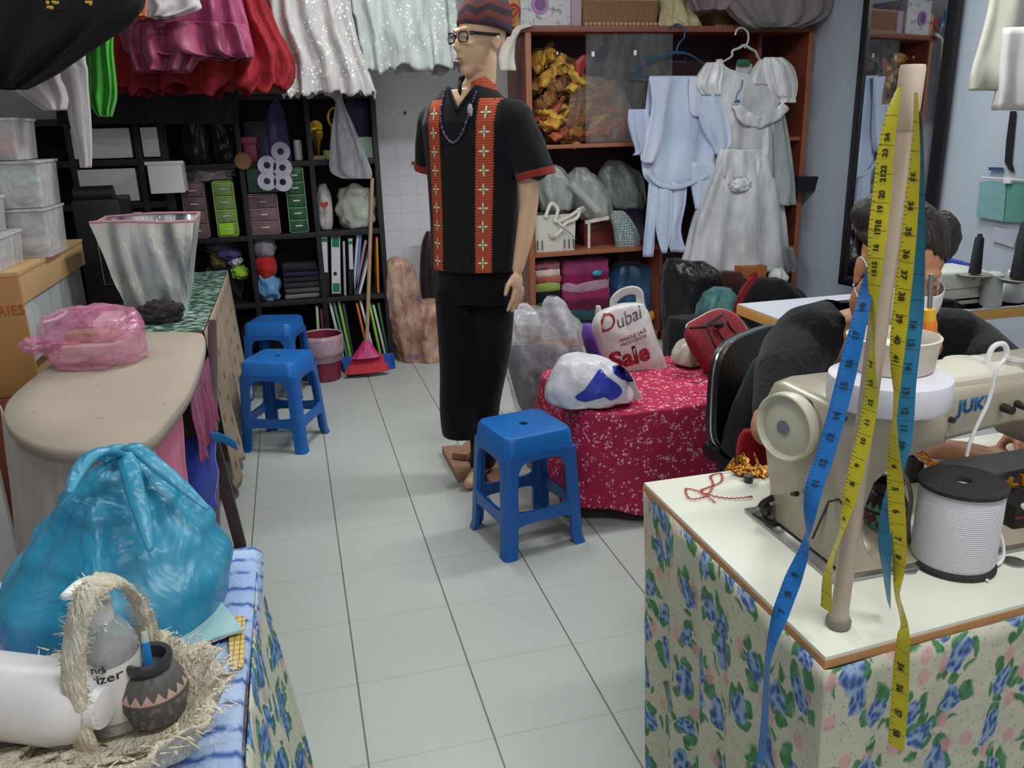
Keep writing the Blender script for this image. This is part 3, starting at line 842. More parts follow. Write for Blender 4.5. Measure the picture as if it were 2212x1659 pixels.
m.limb([el, el.lerp(hl, .4), wl], [.042, .038, .026]); m.limb([er, er.lerp(hr_, .4), wr], [.042, .038, .026])
def phand(m, w, tip, side):
    w, tip = V(w), V(tip); d = (tip-w).normalized(); s = d.cross(V((0, 0, 1))).normalized()*side; u = s.cross(d)*side
    if u.z < 0: u = -u
    c = w+d*.05; m.limb([w, c-s*.018, c+d*.025-s*.022], [.024, .018, .014]); m.limb([w, c+s*.012, c+d*.025+s*.022], [.024, .018, .014])
    m.limb([w, c, c+d*.03], [.024, .019, .015])
    for k, (o, L) in enumerate(((-.030, .058), (-.010, .068), (.010, .064), (.029, .05))):
        b = c+s*o+d*.03
        m.limb([b, b+d*L*.45+u*.006, b+d*L*.8-u*.006, b+d*L-u*.018], [.0095, .009, .0082, .007], 8)
    b = w+d*.03-s*.02; m.limb([b, b-s*.026+d*.02, b-s*.036+d*.045-u*.008], [.012, .0105, .0085], 8)
phand(m, wl, hl, 1); phand(m, wr, hr_, -1)
for sx in (-1, 1):   # legs under the table
    m.limb([hip+V((.09*sx, 0, 0)), V((1.92+.12*sx, -3.0, .52)), V((1.92+.12*sx, -3.02, .08))], [.095, .07, .045])
    m.limb([V((1.92+.12*sx, -3.02, .06)), V((1.92+.12*sx, -3.17, .035))], [.036, .03])
obj('body', fuse(m, .005, 5), M_skin, pe, sharp=180)
# top
m = MB()
m.rings([ell(1.92, -2.58, .46, .20, .15), ell(1.92, -2.62, .6, .19, .14), ell(1.93, -2.7, .75, .19, .14)] + [ell(nk.x+.01, -2.80, .86, .20, .13), ell(nk.x+.01, -2.84, .94, .17, .10)])
m.limb([sl+V((.12, .03, .02)), sl+V((.04, .01, .015)), sl+V((-.005, -.01, -.02)), sl.lerp(el, .5)+V((0, .01, .01)), sl.lerp(el, .86)], [.082, .088, .085, .068, .054])
m.limb([sr+V((-.12, .03, .02)), sr+V((-.03, .01, .01)), sr+V((.02, -.01, -.02)), sr.lerp(er, .5), sr.lerp(er, .86)], [.08, .08, .075, .066, .056])
m.limb([nk+V((-.03, .06, -.02)), nk+V((.03, .06, -.02))], [.075, .075])
for v in m.b.verts: v.co += noise.noise_vector(v.co*7)*.008
sw = fuse(m, .008, 5)
kill = []
for v in sw.b.verts:   # open neckline at the front
    r = v.co-(nk+V((-.01, -.02, .0)))
    if -.115+max(0, -r.z)*.45 < r.x < .015-max(0, -r.z)*.1 and r.z > -.12 and r.y < .10: kill.append(v)
bmesh.ops.delete(sw.b, geom=kill, context='VERTS')
obj('black_top', sw, M_knit, pe, sharp=180)
m = MB()
for sx in (-1, 1):
    m.limb([hip+V((.09*sx, -.02, 0)), V((1.92+.12*sx, -3.0, .52)), V((1.92+.12*sx, -3.02, .12))], [.11, .085, .06])
obj('trousers', fuse(m, .01, 4), M_trouser, pe, sharp=180)
# hair: a cap with a rounded bun at the back of the crown
t = NT('dark_hair'); co = t.map(t.co(), (60, 60, 12)); t.color(t.ramp(t.noise(co, 1.5, 4), [(.3, '#15100f'), (.6, '#2c2220'), (.8, '#4c403c')])); t.set(Roughness=.55); t.bump(t.noise(co, 2, 4), .6, .01); M_hair = t.m
m = MB()
m.ball(HP(0, .03, .055), (.094, .110, .095), e3, 4)
for v in m.b.verts:
    q = Rh.inverted() @ (v.co-hp); q4 = q
    n_ = noise.noise(q*22)*.006; v.co += (v.co-hp).normalized()*n_
kill = [v for v in m.b.verts if (lambda q: q.y < -.05 and q.z < .082-abs(q.x)*.5 or (q.z < .0 and q.y < .03) or q.z < -.03 or (q.x < -.06 and q.z < .045 and q.y < .06))(Rh.inverted() @ (v.co-hp))]
bmesh.ops.delete(m.b, geom=kill, context='VERTS'); m.thick(.008)
m.blob(HP(.085, .05, .06), (.05, .055, .06), .06, 4, 3, 3); m.blob(HP(-.06, .07, .10), (.05, .05, .045), .1, 5, 5, 3); m.blob(HP(-.068, .06, .085), (.024, .045, .045), .1, 5, 6, 3)
m.blob(HP(0, .10, .09), (.06, .05, .05), .1, 4, 8, 3)
obj('hair', m, M_hair, pe, sharp=180)
m = MB()
def fn(u, v):
    a = lerp(-1.35, 1.35, u); z = lerp(-.002, -.085, v)+.016*math.cos(a*1.1)*(1-v)-.012*math.cos(a)*v
    r = .092+.012*math.sin(v*PI)-.012*v; return HP(math.sin(a)*r*.85, -.022-math.cos(a)*(r+.004)-.016*math.cos(a)**4, z+.002*math.sin(v*26))
m.grid(fn, 24, 20); m.thick(.0015)
mk = obj('face_mask', m, plain('mask_white', '#e6e4e6', .8, var=.03), pe, sharp=180, label='white pleated face mask')
for sx in (-1, 1):
    m = MB(); m.tube([HP(.079*sx, -.045, -.012), HP(.086*sx, .0, .02), HP(.088*sx, .03, .01), HP(.084*sx, .01, -.05), HP(.075*sx, -.04, -.07)], .0014, 5, smooth=5)
    obj('ear_loop', m, plain('mask_white', '#e6e4e6', .8), mk)
m = MB(); m.ball(HP(-.086, .012, -.046), .0035, sub=2); obj('earring', m, plain('silver', '#cfcfcf', .2, .9), pe, label='small silver earring')
# chair
ch = thing('chair', 'black padded chair with a silver edge, person sitting on it', 'chair', (1.95, -2.6, 0))
M_vinyl = plain('black_vinyl', '#0e0d10', .4, var=.1, bump=.2, bs=90); M_chrome = plain('chrome', '#b9b9bd', .2, .9)
cb = A(1600, 870, Y=-2.45)
def bk(u, v):
    return V((lerp(1.705, 2.12, u), -2.44+.05*math.sin(u*PI)*-1 + .03*v, lerp(.80-.05*(2*u-1)**4, .44, v)))
pa = A(1562, 830, Y=-2.62); pb = A(1645, 752, Y=-2.36)
m = MB()
out = []
for k in range(40):
    a = 2*PI*k/40; c, s = math.cos(a), math.sin(a); out.append((.21*math.copysign(abs(c)**.5, c), .17*math.copysign(abs(s)**.5, s)))
bo = V((1.80, -2.40, .62)); bx = V((.86, .5, 0)).normalized()
bo = V((1.86, -2.42, .62))
m.prism(out, bo, bx, (0, 0, 1), .035)
obj('backrest', m, M_vinyl, ch)
rim = [bo + bx*p[0]*1.005 + V((0, 0, p[1]*1.005)) + bx.cross(V((0, 0, 1)))*.018 for p in out]
obj('edge_trim', MB().tube(rim, .005, 6, closed=True), M_chrome, ch)
obj('seat', MB().box(1.72, 2.14, -2.82, -2.42, .40, .45, .03), M_vinyl, ch)
for x, y in ((1.75, -2.80), (2.11, -2.80), (1.78, -2.44), (2.11, -2.44)): obj('leg', MB().cyl((x, y, 0), (x*.98+1.93*.02, y, .40), .012), M_chrome if y < -2.6 else M_vinyl, ch)
obj('backrest_post', MB().tube([(1.74, -2.47, .42), (1.735, -2.46, .52), (1.74, -2.45, .60)], .012), M_vinyl, ch)
obj('backrest_post', MB().tube([(2.06, -2.42, .42), (2.06, -2.36, .52), (2.04, -2.34, .60)], .012), M_vinyl, ch)
# ================================================================ SEWING MACHINE (front)
M_enamel = plain('cream_enamel', '#a79c8a', .35, var=.03, vs=4, coat=.3)
M_enamel_l = plain('pale_cream_enamel', '#cbc5b4', .4, var=.03)
M_steel = plain('brushed_steel', '#a8a5a6', .25, .85, var=.1, vs=40)
M_dark = plain('dark_metal', '#3d3836', .45, .5)
M_wplast = plastic('white_plastic', '#e4e0e2', .35)
sw_ = thing('sewing_machine', 'cream industrial sewing machine seen from behind, standing on the white front table', 'sewing machine', (1.5, -3.56, TZ))
obj('bed_plate', MB().box(1.262, 1.86, -3.70, -3.445, TZ+.0005, TZ+.006, .002), M_steel, sw_)
obj('hinge_plate', MB().box(1.30, 1.84, -3.69, -3.455, TZ+.006, TZ+.010, .002), M_enamel, sw_)
def sring(x0, x1, y0, y1, z, r=.012, n=4, tilt=0):
    out = []
    for cx, cy, a0 in ((x1-r, y1-r, 0), (x0+r, y1-r, PI/2), (x0+r, y0+r, PI), (x1-r, y0+r, 1.5*PI)):
        for k in range(n+1):
            a = a0+PI/2*k/n; out.append(V((cx+r*math.cos(a), cy+r*math.sin(a), z+tilt*(cx-x0))))
    return out
m = MB(); z0 = TZ+.010
m.rings([sring(1.284, 1.352, -3.685, -3.47, z0), sring(1.287, 1.334, -3.68, -3.475, z0+.02), sring(1.285, 1.324, -3.675, -3.475, z0+.05), sring(1.28, 1.329, -3.67, -3.47, z0+.09), sring(1.276, 1.345, -3.665, -3.465, z0+.125),
         sring(1.274, 1.392, -3.66, -3.46, z0+.155), sring(1.272, 1.47, -3.657, -3.46, z0+.17), sring(1.272, 1.47, -3.655, -3.465, z0+.20), sring(1.276, 1.47, -3.645, -3.475, z0+.232, .02), sring(1.29, 1.46, -3.63, -3.49, z0+.243, .02)])
obj('column', m, M_enamel, sw_, sharp=50)
def xring(x, y0, y1, z0, z1, r=.014, n=4):
    out = []
    for cy, cz, a0 in ((y1-r, z1-r, 0), (y0+r, z1-r, PI/2), (y0+r, z0+r, PI), (y1-r, z0+r, 1.5*PI)):
        for k in range(n+1):
            a = a0+PI/2*k/n; out.append(V((x, cy+r*math.cos(a), cz+r*math.sin(a))))
    return out
Rm = Matrix.Translation((1.27, -3.56, 0)) @ Matrix.Rotation(math.radians(4), 4, 'Z') @ Matrix.Translation((-1.27, 3.56, 0))
m = MB(); zb, zt = z0+.158, z0+.238
m.rings([xring(1.36, -3.655, -3.48, zb+.02, zt+.003), xring(1.46, -3.652, -3.48, zb, zt), xring(1.62, -3.64, -3.49, zb+.005, zt-.003), xring(1.70, -3.64, -3.49, zb+.0, zt), xring(1.84, -3.64, -3.49, zb-.005, zt), xring(1.87, -3.625, -3.5, zb+.01, zt-.015)])
m.xf(Rm); armb = m.bvh(); obj('arm', m, M_enamel, sw_, sharp=50)
m = MB(); m.rings([xring(1.44, -3.62, -3.51, zt-.01, zt+.008), xring(1.66, -3.62, -3.51, zt-.01, zt+.008)]); m.xf(Rm); obj('top_cover', m, M_enamel_l, sw_, sharp=50)
m = MB(); m.rings([sring(1.70, 1.86, -3.635, -3.50, zb+.01), sring(1.705, 1.85, -3.63, -3.505, zb-.03), sring(1.735, 1.84, -3.62, -3.515, zb-.062), sring(1.75, 1.82, -3.60, -3.53, zb-.07)]); m.xf(Rm); obj('needle_head', m, plain('grey_enamel', '#b3aaa0', .4), sw_, sharp=50)
for dx in (.02, .045): obj('needle_bar', MB().cyl(Rm @ V((1.745+dx, -3.57, zb-.06)), Rm @ V((1.745+dx, -3.57, TZ+.012)), .004), M_dark, sw_)
so_ = [A(x, y, X=1.2795) for x, y in ((1755, 1163), (1790, 1084), (1812, 1079), (1822, 1092))]
obj('slot_line', MB().tube(so_, .0018, 6), M_dark, sw_)
# hand wheel
wc = A(1697, 922, Y=-3.575); wx = V((math.cos(math.radians(17)), math.sin(math.radians(17)), 0))
m = MB(); prof = [(.006, -.004), (.020, -.004), (.040, .002), (.046, .003), (.050, -.007), (.0525, -.006), (.053, .008), (.051, .016), (.046, .020), (.012, .022)]
mm = Matrix.Translation(wc) @ Matrix((V((0, 0, 1)).cross(wx), V((0, 0, 1)), wx)).transposed().to_4x4()
m.lathe(prof, (0, 0, 0), 40, mm); obj('hand_wheel', m, M_enamel_l, sw_, sharp=40)
m = MB(); m.lathe([(.011, -.007), (.011, -.002)], (0, 0, 0), 20, mm); obj('wheel_boss', m, M_steel, sw_)
m = MB(); m.lathe([(.047, .021), (.047, .027)], (0, 0, 0), 32, mm); obj('wheel_shadow_ring', m, M_dark, sw_)
# lettering on the arm
o_ = A(2066, 893, Y=-3.632); tx = textmb('JUKI', .0285, 0, .0004, .0013, space=1.05)
d_ = Rm.to_3x3() @ V((1, 0, 0)); pl0 = Rm @ V((1.62, -3.642, 0)); o_ = V((o_.x, 0, o_.z)); 
for v in tx.b.verts: v.co.x *= 1.16
o_.y = pl0.y + (o_.x-pl0.x)*math.tan(math.radians(4)) - .0006
place_text(tx, o_, d_, (0, 0, 1)); stick(tx, armb, (0, 1, 0), .0009); obj('maker_lettering', tx, plain('logo_blue', '#2a6fae', .5), sw_, fix=False)
for px, py, r in ((2013, 875, .0045), (1924, 887, .004), (2052, 905, .0045), (2178, 884, .007), (2207, 876, .006)):
    p = A(px, py, Y=-3.635); m = MB(); m.cyl(p+V((0, .01, 0)), p+V((0, -.008, 0)), r, n=14); obj('screw', m, M_dark, sw_)
for px, py, r in ((1826, 903, .0045), (1719, 1066, .003), (1733, 985, .0035), (1724, 1066, .004)):
    p = A(px, py, X=1.276); obj('screw', MB().cyl(p, p-V((.008, 0, 0)), r, n=12), M_dark, sw_)
# winder mechanism low on the left of the column
bw = thing('bobbin_winder', 'small steel bobbin winder on the table left of the machine column', 'bobbin winder', A(1665, 1110, Z=TZ))
c0 = A(1668, 1120, Z=TZ+.004)
obj('base', MB().obox(c0+V((.0, 0, .003)), (.045, .05, .006), (0, 0, .2), .002), M_dark, bw)
obj('lever', MB().tube([c0+V((-.022, .005, .02)), c0+V((-.015, .0, .034)), c0+V((.012, .0, .040)), c0+V((.028, -.01, .028))], .0055, 8, smooth=5), M_dark, bw)
obj('spindle', MB().cyl(c0+V((-.028, 0, .022)), c0+V((.01, 0, .022)), .003), M_steel, bw)
obj('bracket', MB().box(c0.x+.012, c0.x+.018, c0.y-.03, c0.y+.014, c0.z, c0.z+.05, .002), M_dark, bw)
obj('wheel', MB().cyl(c0+V((-.018, 0, .02)), c0+V((-.010, 0, .02)), .012), M_dark, bw)
obj('wheel', MB().cyl(c0+V((.0, -.02, .018)), c0+V((.008, -.02, .018)), .010), M_steel, bw)
# white tub and tape roll on the arm
tc = A(1922, 808, Z=zt+.050); tc.z = 0
ztop = zt+.009
tubm = MB(); R_ = .083
tubm.lathe([(R_*.97, ztop), (R_, ztop+.006), (R_, ztop+.034), (R_*.985, ztop+.040), (R_*.93, ztop+.042), (.02, ztop+.042)], (tc.x, tc.y, 0), 48)
one('thread_tub', 'flat round white plastic tub lying on top of the sewing machine arm', 'tub', tubm, plastic('lilac_white', '#dcd8e2', .4))
rr_ = thing('tape_roll', 'cream open ring roll standing on the round white tub', 'tape roll', (tc.x-.01, tc.y, ztop+.05))
m = MB(); z1 = ztop+.0425; cx_, cy_ = A(1926, 765, Z=z1+.02).x, A(1926, 765, Z=z1+.02).y
m.lathe([(.054, z1), (.058, z1+.004), (.061, z1+.036), (.064, z1+.048), (.060, z1+.049), (.056, z1+.038), (.052, z1+.006), (.054, z1)], (cx_, cy_, 0), 44, cap0=False, cap1=False); m.merge()
obj('outer_ring', m, plain('cream_plastic', '#cfc4b4', .4), rr_)
m = MB(); m.lathe([(.012, z1+.026), (.040, z1+.026), (.042, z1+.03), (.040, z1+.033), (.014, z1+.033), (.012, z1+.03), (.012, z1+.026)], (cx_, cy_, 0), 32, cap0=False, cap1=False); m.lathe([(.012, z1), (.012, z1+.027), (.015, z1+.027), (.015, z1), (.012, z1)], (cx_, cy_, 0), 24, cap0=False, cap1=False)
obj('hub', m, plain('hub_white', '#e9e4e2', .4), rr_)
# things on the right of the arm
pd = A(2078, 780, Y=-3.50); obj('oil_pad', MB().lathe([(.0, -.004), (.030, -.004), (.033, .0), (.030, .004), (0, .005)], pd, 30, None, 1.05, .8), M_enamel_l, sw_)
obj('pad_post', MB().cyl(pd-V((-.008, 0, .003)), (pd.x+.008, pd.y, zt), .003), M_steel, sw_)
p0 = A(2138, 790, Y=-3.55)
m = MB(); m.tube([p0+V((-.006, 0, -.03)), p0+V((-.004, 0, .02)), p0+V((.006, 0, .034)), p0+V((.022, 0, .034)), p0+V((.030, 0, .022)), p0+V((.030, 0, .01))], .0045, 8, smooth=5); obj('thread_guide', m, M_wplast, sw_)
p0 = A(2186, 790, Y=-3.56); m = MB(); m.cyl(p0+V((0, 0, -.035)), p0+V((.004, 0, .008)), .013, .016); m.cyl(p0+V((.004, 0, .008)), p0+V((.0045, 0, .012)), .0165, .015); obj('tension_cap', m, plain('grey_plastic', '#bdb8b4', .4), sw_)
cord = [A(x, y, Y=-3.665) for x, y in ((2172, 775), (2152, 800), (2142, 845), (2130, 880), (2108, 925), (2094, 960), (2088, 985))]
obj('cord', MB().tube(cord, .0028, 8, smooth=4), M_wplast, sw_)
p0 = A(2208, 845, Y=-3.60); obj('end_knob', MB().ball(p0, (.014, .01, .014)), M_enamel_l, sw_)
# screwdriver
sd = A(2004, 735, Y=-3.43); sdz = zt+.001
th = thing('screwdriver', 'screwdriver with an orange and yellow handle standing upright behind the machine arm', 'screwdriver', (sd.x, -3.43, TZ))
top = A(2012, 592, Y=-3.43); mid = A(2008, 668, Y=-3.43)
bot = mid+(mid-top).normalized()*.11
obj('shaft', MB().cyl(top, mid, .0042, .0042), M_steel, th)
dd = (bot-mid).normalized(); q = dd.to_track_quat('Z', 'Y').to_matrix().to_4x4(); q.translation = mid
obj('collar', MB().lathe([(.006, -.002), (.0105, 0), (.011, .012), (.0115, .02)], (0, 0, 0), 20, q), plain('yellow_plastic', '#d9a622', .4), th)
obj('handle', MB().lathe([(.0115, .02), (.0135, .026), (.0135, .10), (.010, .11)], (0, 0, 0), 24, q, mod=lambda a, t, r: r*(1+.05*math.cos(a*6))), plain('orange_plastic', '#d5741f', .4), th)
obj('stand_cup', MB().lathe([(.017, 0), (.017, .05), (.015, .05), (.015, .004)], (bot.x, bot.y, TZ+.002), 20), M_dark, th)
m = MB().cyl((bot.x, bot.y, TZ+.05), bot, .005); obj('stand_rod', m, M_dark, th)
# ================================================================ THREAD POLE AND TAPES
b0, b1 = V((1.204, -3.788, TZ)), V((1.226, -3.788, 1.449))
po = thing('thread_pole', 'beige plastic pole with a grey rubber foot on the corner of the white table', 'pole', b0)
M_pole = plain('beige_plastic', '#b9a798', .5, var=.05, vs=6)
pt = lambda z: b0.lerp(b1, (z-TZ)/(b1.z-TZ))
m = MB(); m.tube([pt(TZ+.012), pt(TZ+.03), pt(TZ+.2), pt(1.38)], [.0125, .0112, .0112, .0118], 28); obj('tube', m, M_pole, po)
obj('end_cap', MB().tube([pt(1.38), pt(1.382), pt(1.445), pt(1.449)], [.012, .0132, .0135, .0125], 28), plain('beige_cap', '#c4b2a2', .5), po)
obj('rubber_foot', MB().tube([pt(TZ+.0005), pt(TZ+.004), pt(TZ+.011), pt(TZ+.014)], [.0145, .0162, .0162, .0145], 28), plain('grey_rubber', '#7d756e', .7), po)
def tape_mat(name, c1, c2, ink):
    t = NT(name); uv = t.co('UV'); P = t.sep(uv)
    cm = t.m_('PINGPONG', P[1], .005); mm_ = t.m_('PINGPONG', P[1], .0025); inch = t.m_('PINGPONG', P[1], .0152)
    e = t.step(P[0], .22, .02); e2 = t.step(P[0], .14, .02)
    a = t.m_('MULTIPLY', t.step(cm, .0006, .0003), e); b = t.m_('MULTIPLY', t.step(mm_, .0004, .0002), e2); c = t.m_('MULTIPLY', t.step(inch, .0005, .0003), t.step(P[0], .95, .02))
    k = t.m_('MAXIMUM', t.m_('MAXIMUM', a, b), c)
    col = t.mix(t.noise(t.co('Object'), 9, 2), c1, c2); t.color(t.mix(t.m_('MULTIPLY', k, .75), col, ink)); t.set(Roughness=.45); return t.m
M_yt = tape_mat('yellow_tape', '#cfc022', '#dccb2c', '#3a3418'); M_bt = tape_mat('blue_tape', '#1f6f9c', '#2b84b4', '#123a50'); M_bt2 = tape_mat('bright_blue_tape', '#1668b4', '#1c76c4', '#123a60')
M_ink = plain('tape_ink', '#2a2712', .6); M_ink2 = plain('tape_ink_blue', '#0f3144', .6)
WT = .0205
def tape_pts(rows, Yf, W=WT, k=5):
    """rows: (px, py, width px) -> frames (centre, side vector, length so far)"""
    C, S = [], []
    sign = 1
    c_ = [A(x, y, Y=Yf(y)) for x, y, w in rows]; w_ = [w for _, _, w in rows]
    cc, ww = catmull(c_, k, False, w_)
    out = []; L = 0
    for i, p in enumerate(cc):
        T = (cc[min(i+1, len(cc)-1)]-cc[max(i-1, 0)]).normalized()
        view = (p-CAM).normalized(); s0 = view.cross(T).normalized()
        if s0.dot(CR) < 0: s0 = -s0
        n0 = T.cross(s0).normalized(); full = W*FPX/((p-CAM).dot(CF))
        c = max(.12, min(1, ww[i]/full)); th = math.acos(c)
        s = (s0*math.cos(th)+n0*math.sin(th)).normalized()
        if i: L += (p-cc[i-1]).length
        out.append((p, s, L, T))
    return out
def tape_mesh(fr, W=WT):
    m = MB(); prev = None; N = 4
    rows = [[m.b.verts.new(p+s*W*(j/N-.5)) for j in range(N+1)] for p, s, L, T in fr]
    for i in range(len(rows)-1):
        for j in range(N):
            f = m.b.faces.new((rows[i][j], rows[i][j+1], rows[i+1][j+1], rows[i+1][j]))
            for lp, (a, b) in zip(f.loops, ((j, i), (j+1, i), (j+1, i+1), (j, i+1))): lp[m.uv].uv = (a/N, fr[b][2])
    return m
def numerals(fr, nums, size=.0115, up=1, W=WT):
    """nums: (text, pixel y) laid sideways along the tape"""
    out = []
    for s_, py in nums:
        best = min(range(len(fr)), key=lambda i: abs(pix(fr[i][0])[1]-py)); p, s, L, T = fr[best]
        tm = textmb(s_, size, 0, 0, .0004, 'CENTER')
        n = T.cross(s).normalized()
        if n.dot(CAM-p) < 0: n = -n
        ay = s*up; ax = ay.cross(n).normalized()
        hh = size*.36
        for v in tm.b.verts: v.co = p + ax*v.co.x + ay*(v.co.y-hh) + n*.0012
        out.append(tm)
    return out
def pix(p):
    d = p-CAM; z = d.dot(CF); return 1106+FPX*d.dot(CR)/z, 829.5-FPX*d.dot(CU)/z
def tape(name, lab, rows, Yf, mt, ink, nums, up, k=5, grp='measuring tapes on the pole'):
    fr = tape_pts(rows, Yf, k=k); m = tape_mesh(fr)
    o = one(name, lab, 'measuring tape', m, mt, grp, sharp=180, fix=False)
    if nums:
        nm = numerals(fr, nums, up=up, size=.0088 if up < 0 and mt is M_yt else .0108); [obj('numeral', q_, ink, o, fix=False, sharp=180) for q_ in nm]
y1 = [(1944, 185, 8), (1926, 250, 26), (1913, 330, 33), (1905, 420, 38), (1896, 500, 38), (1889, 590, 30), (1886, 670, 14), (1884, 740, 9), (1882, 800, 20), (1881, 870, 29), (1868, 940, 30), (1852, 1005, 31), (1836, 1070, 29), (1824, 1120, 18), (1813, 1160, 7), (1797, 1205, 10), (1787, 1255, 20), (1785, 1318, 24)]
tape('measuring_tape', 'yellow tape measure hanging left of the pole, its short end above the table', y1, lambda y: -3.815, M_yt, M_ink,
     [('6', 1118), ('7', 1080), ('8', 1040), ('9', 1002), ('10', 955), ('11', 912), ('12', 868), ('13', 828), ('14', 792), ('24', 300), ('23', 330), ('22', 362), ('21', 392), ('20', 420), ('19', 450), ('18', 480), ('17', 508), ('16', 536), ('15', 565), ('15', 595)], -1)
y2 = [(1979, 200, 7), (1979, 280, 13), (1976, 350, 21), (1970, 430, 27), (1964, 500, 30), (1956, 580, 32), (1949, 640, 33), (1943, 700, 33), (1938, 755, 30), (1936, 805, 22), (1936, 850, 12), (1933, 900, 8), (1931, 960, 20), (1934, 1040, 33), (1938, 1120, 34), (1942, 1190, 30), (1940, 1250, 20), (1941, 1295, 8), (1949, 1335, 12), (1952, 1375, 25), (1947, 1440, 32), (1943, 1520, 34), (1935, 1615, 33)]
tape('measuring_tape', 'yellow tape measure hanging right of the pole, long end falling past the table edge', y2, lambda y: -3.815 if y < 1250 else -3.815-.085*smooth01((y-1250)/120), M_yt, M_ink,
     [('33', 375), ('34', 440), ('35', 495), ('36', 545), ('37', 595), ('38', 640), ('39', 685), ('40', 730), ('41', 775), ('4', 1010), ('5', 1060), ('6', 1110), ('7', 1160), ('8', 1200), ('54', 1440), ('56', 1490), ('57', 1550), ('58', 1590)], 1)
bl = [(1884, 560, 10), (1873, 620, 26), (1856, 695, 32), (1838, 770, 37), (1819, 850, 40), (1798, 930, 41), (1777, 1000, 41), (1758, 1055, 38), (1749, 1110, 26), (1744, 1155, 8), (1737, 1190, 22), (1712, 1255, 37), (1688, 1320, 37), (1669, 1378, 22), (1658, 1430, 12), (1655, 1500, 14), (1650, 1580, 16), (1641, 1650, 16)]
tape('measuring_tape', 'blue tape measure slanting down to the left off the table edge', bl, lambda y: -3.800-.014*smooth01((y-620)/120), M_bt2, M_ink2, [('18', 660), ('17', 720), ('16', 780), ('15', 840), ('14', 900), ('13', 950), ('12', 1000), ('11', 1045), ('9', 1235), ('8', 1275), ('7', 1320)], -1)
br = [(1986, 240, 8), (1989, 350, 14), (1986, 450, 22), (1983, 530, 28), (1979, 620, 34), (1973, 700, 38), (1966, 765, 40), (1959, 830, 42), (1955, 900, 42), (1949, 960, 34), (1938, 1020, 22), (1922, 1070, 20), (1914, 1120, 26), (1912, 1180, 29), (1915, 1240, 16), (1920, 1308, 5)]
tape('measuring_tape', 'dull blue tape measure hanging behind the right yellow tape, twisted to a point', br, lambda y: -3.799, M_bt, M_ink2, [('14', 700), ('13', 740), ('14', 790), ('13', 840), ('12', 885), ('11', 925), ('10', 965)], 1)
# ================================================================ SPOOL and small things on the table
sp = A(2056, 1208, Z=TZ+.006)
spt = thing('cord_spool', 'big spool of white elastic cord with dark foam ends on the white table', 'spool', (sp.x, sp.y, TZ))
t = NT('white_cord'); P = t.sep(t.co()); t.color(t.mix(t.m_('MULTIPLY', t.m_('PINGPONG', P[2], .0016), 600), '#c9c6cf', '#dfdce4')); t.set(Roughness=.6); t.bump(t.m_('PINGPONG', P[2], .0016), .6, .6)
obj('cord_winding', MB().lathe([(.054, TZ+.008), (.0575, TZ+.016), (.0575, TZ+.122), (.055, TZ+.128)], (sp.x, sp.y, 0), 48), t.m, spt)
M_foam = plain('dark_foam', '#2f2b2e', .9, var=.3, vs=120, bump=.5, bs=180)
m = MB(); m.lathe([(.056, TZ+.0005), (.060, TZ+.002), (.060, TZ+.008), (.055, TZ+.010)], (sp.x, sp.y, 0), 48); obj('bottom_flange', m, M_foam, spt)
m = MB(); m.lathe([(.012, TZ+.130), (.054, TZ+.126), (.060, TZ+.128), (.0605, TZ+.134), (.058, TZ+.136), (.012, TZ+.136), (.012, TZ+.130)], (sp.x, sp.y, 0), 48, cap0=False, cap1=False); obj('top_flange', m, M_foam, spt)
m = MB(); q0 = A(2120, 1240, Z=TZ+.003); 
pts = [V((sp.x+.058, sp.y-.01, TZ+.06)), V((sp.x+.066, sp.y-.02, TZ+.04)), V((sp.x+.062, sp.y-.03, TZ+.01)), V((q0.x, q0.y, TZ+.004)), V((q0.x-.006, q0.y-.02, TZ+.003))]
obj('loose_cord', MB().tube(pts, .0025, 6, smooth=6), plastic('white_elastic', '#e0dde2', .7), spt)
def pot(name, lab, c, R, H, mt_body, mt_rim):
    th = thing(name, lab, 'pot', c)
    obj('body', MB().lathe([(R*.55, 0), (R*.8, H*.08), (R, H*.38), (R*.97, H*.55), (R*.75, H*.76), (R*.62, H*.80)], c, 40), mt_body, th)
    obj('rim', MB().lathe([(R*.60, H*.79), (R*.68, H*.86), (R*.70, H*.96), (R*.64, H), (R*.52, H*.98), (R*.50, H*.84), (R*.48, H*.7)], c, 40, cap0=False), mt_rim, th)
    return th
def pot_mat(name, a, b, c_, d, H, b2=None):
    t = NT(name); co = t.co(); P = t.sep(co); 
    ang = t.m_('ARCTAN2', P[1], P[0]); zz = t.m_('DIVIDE', P[2], H)
    tri = t.m_('PINGPONG', t.m_('MULTIPLY', ang, 18/PI/2), .5)      # zigzag round the shoulder
    up = t.m_('ADD', t.m_('MULTIPLY', tri, .22), .52)
    teeth = t.m_('MULTIPLY', t.step(t.m_('SUBTRACT', zz, up), 0, .01), t.m_('SUBTRACT', 1.0, t.step(zz, .50, .01)))
    scr = t.vor(t.map(t.node('ShaderNodeCombineXYZ', {0: t.m_('MULTIPLY', ang, 1.3), 1: zz, 2: 0.0}).outputs[0], (2.2, 5, 1)), 1.4)
    body = t.ramp(scr, [(.1, c_), (.22, a), (.34, d), (.5, a), (.7, b2 or b)])
    low = t.step(zz, .44, .01); line = t.step(t.m_('ABSOLUTE', t.m_('SUBTRACT', zz, .47)), .02, .005)
    col = t.mix(low, a, body); col = t.mix(teeth, col, b); col = t.mix(line, col, a)
    t.color(col); t.set(Roughness=.55); t.bump(scr, .4, .003); return t.m
pc = A(1912, 1150, Z=TZ)
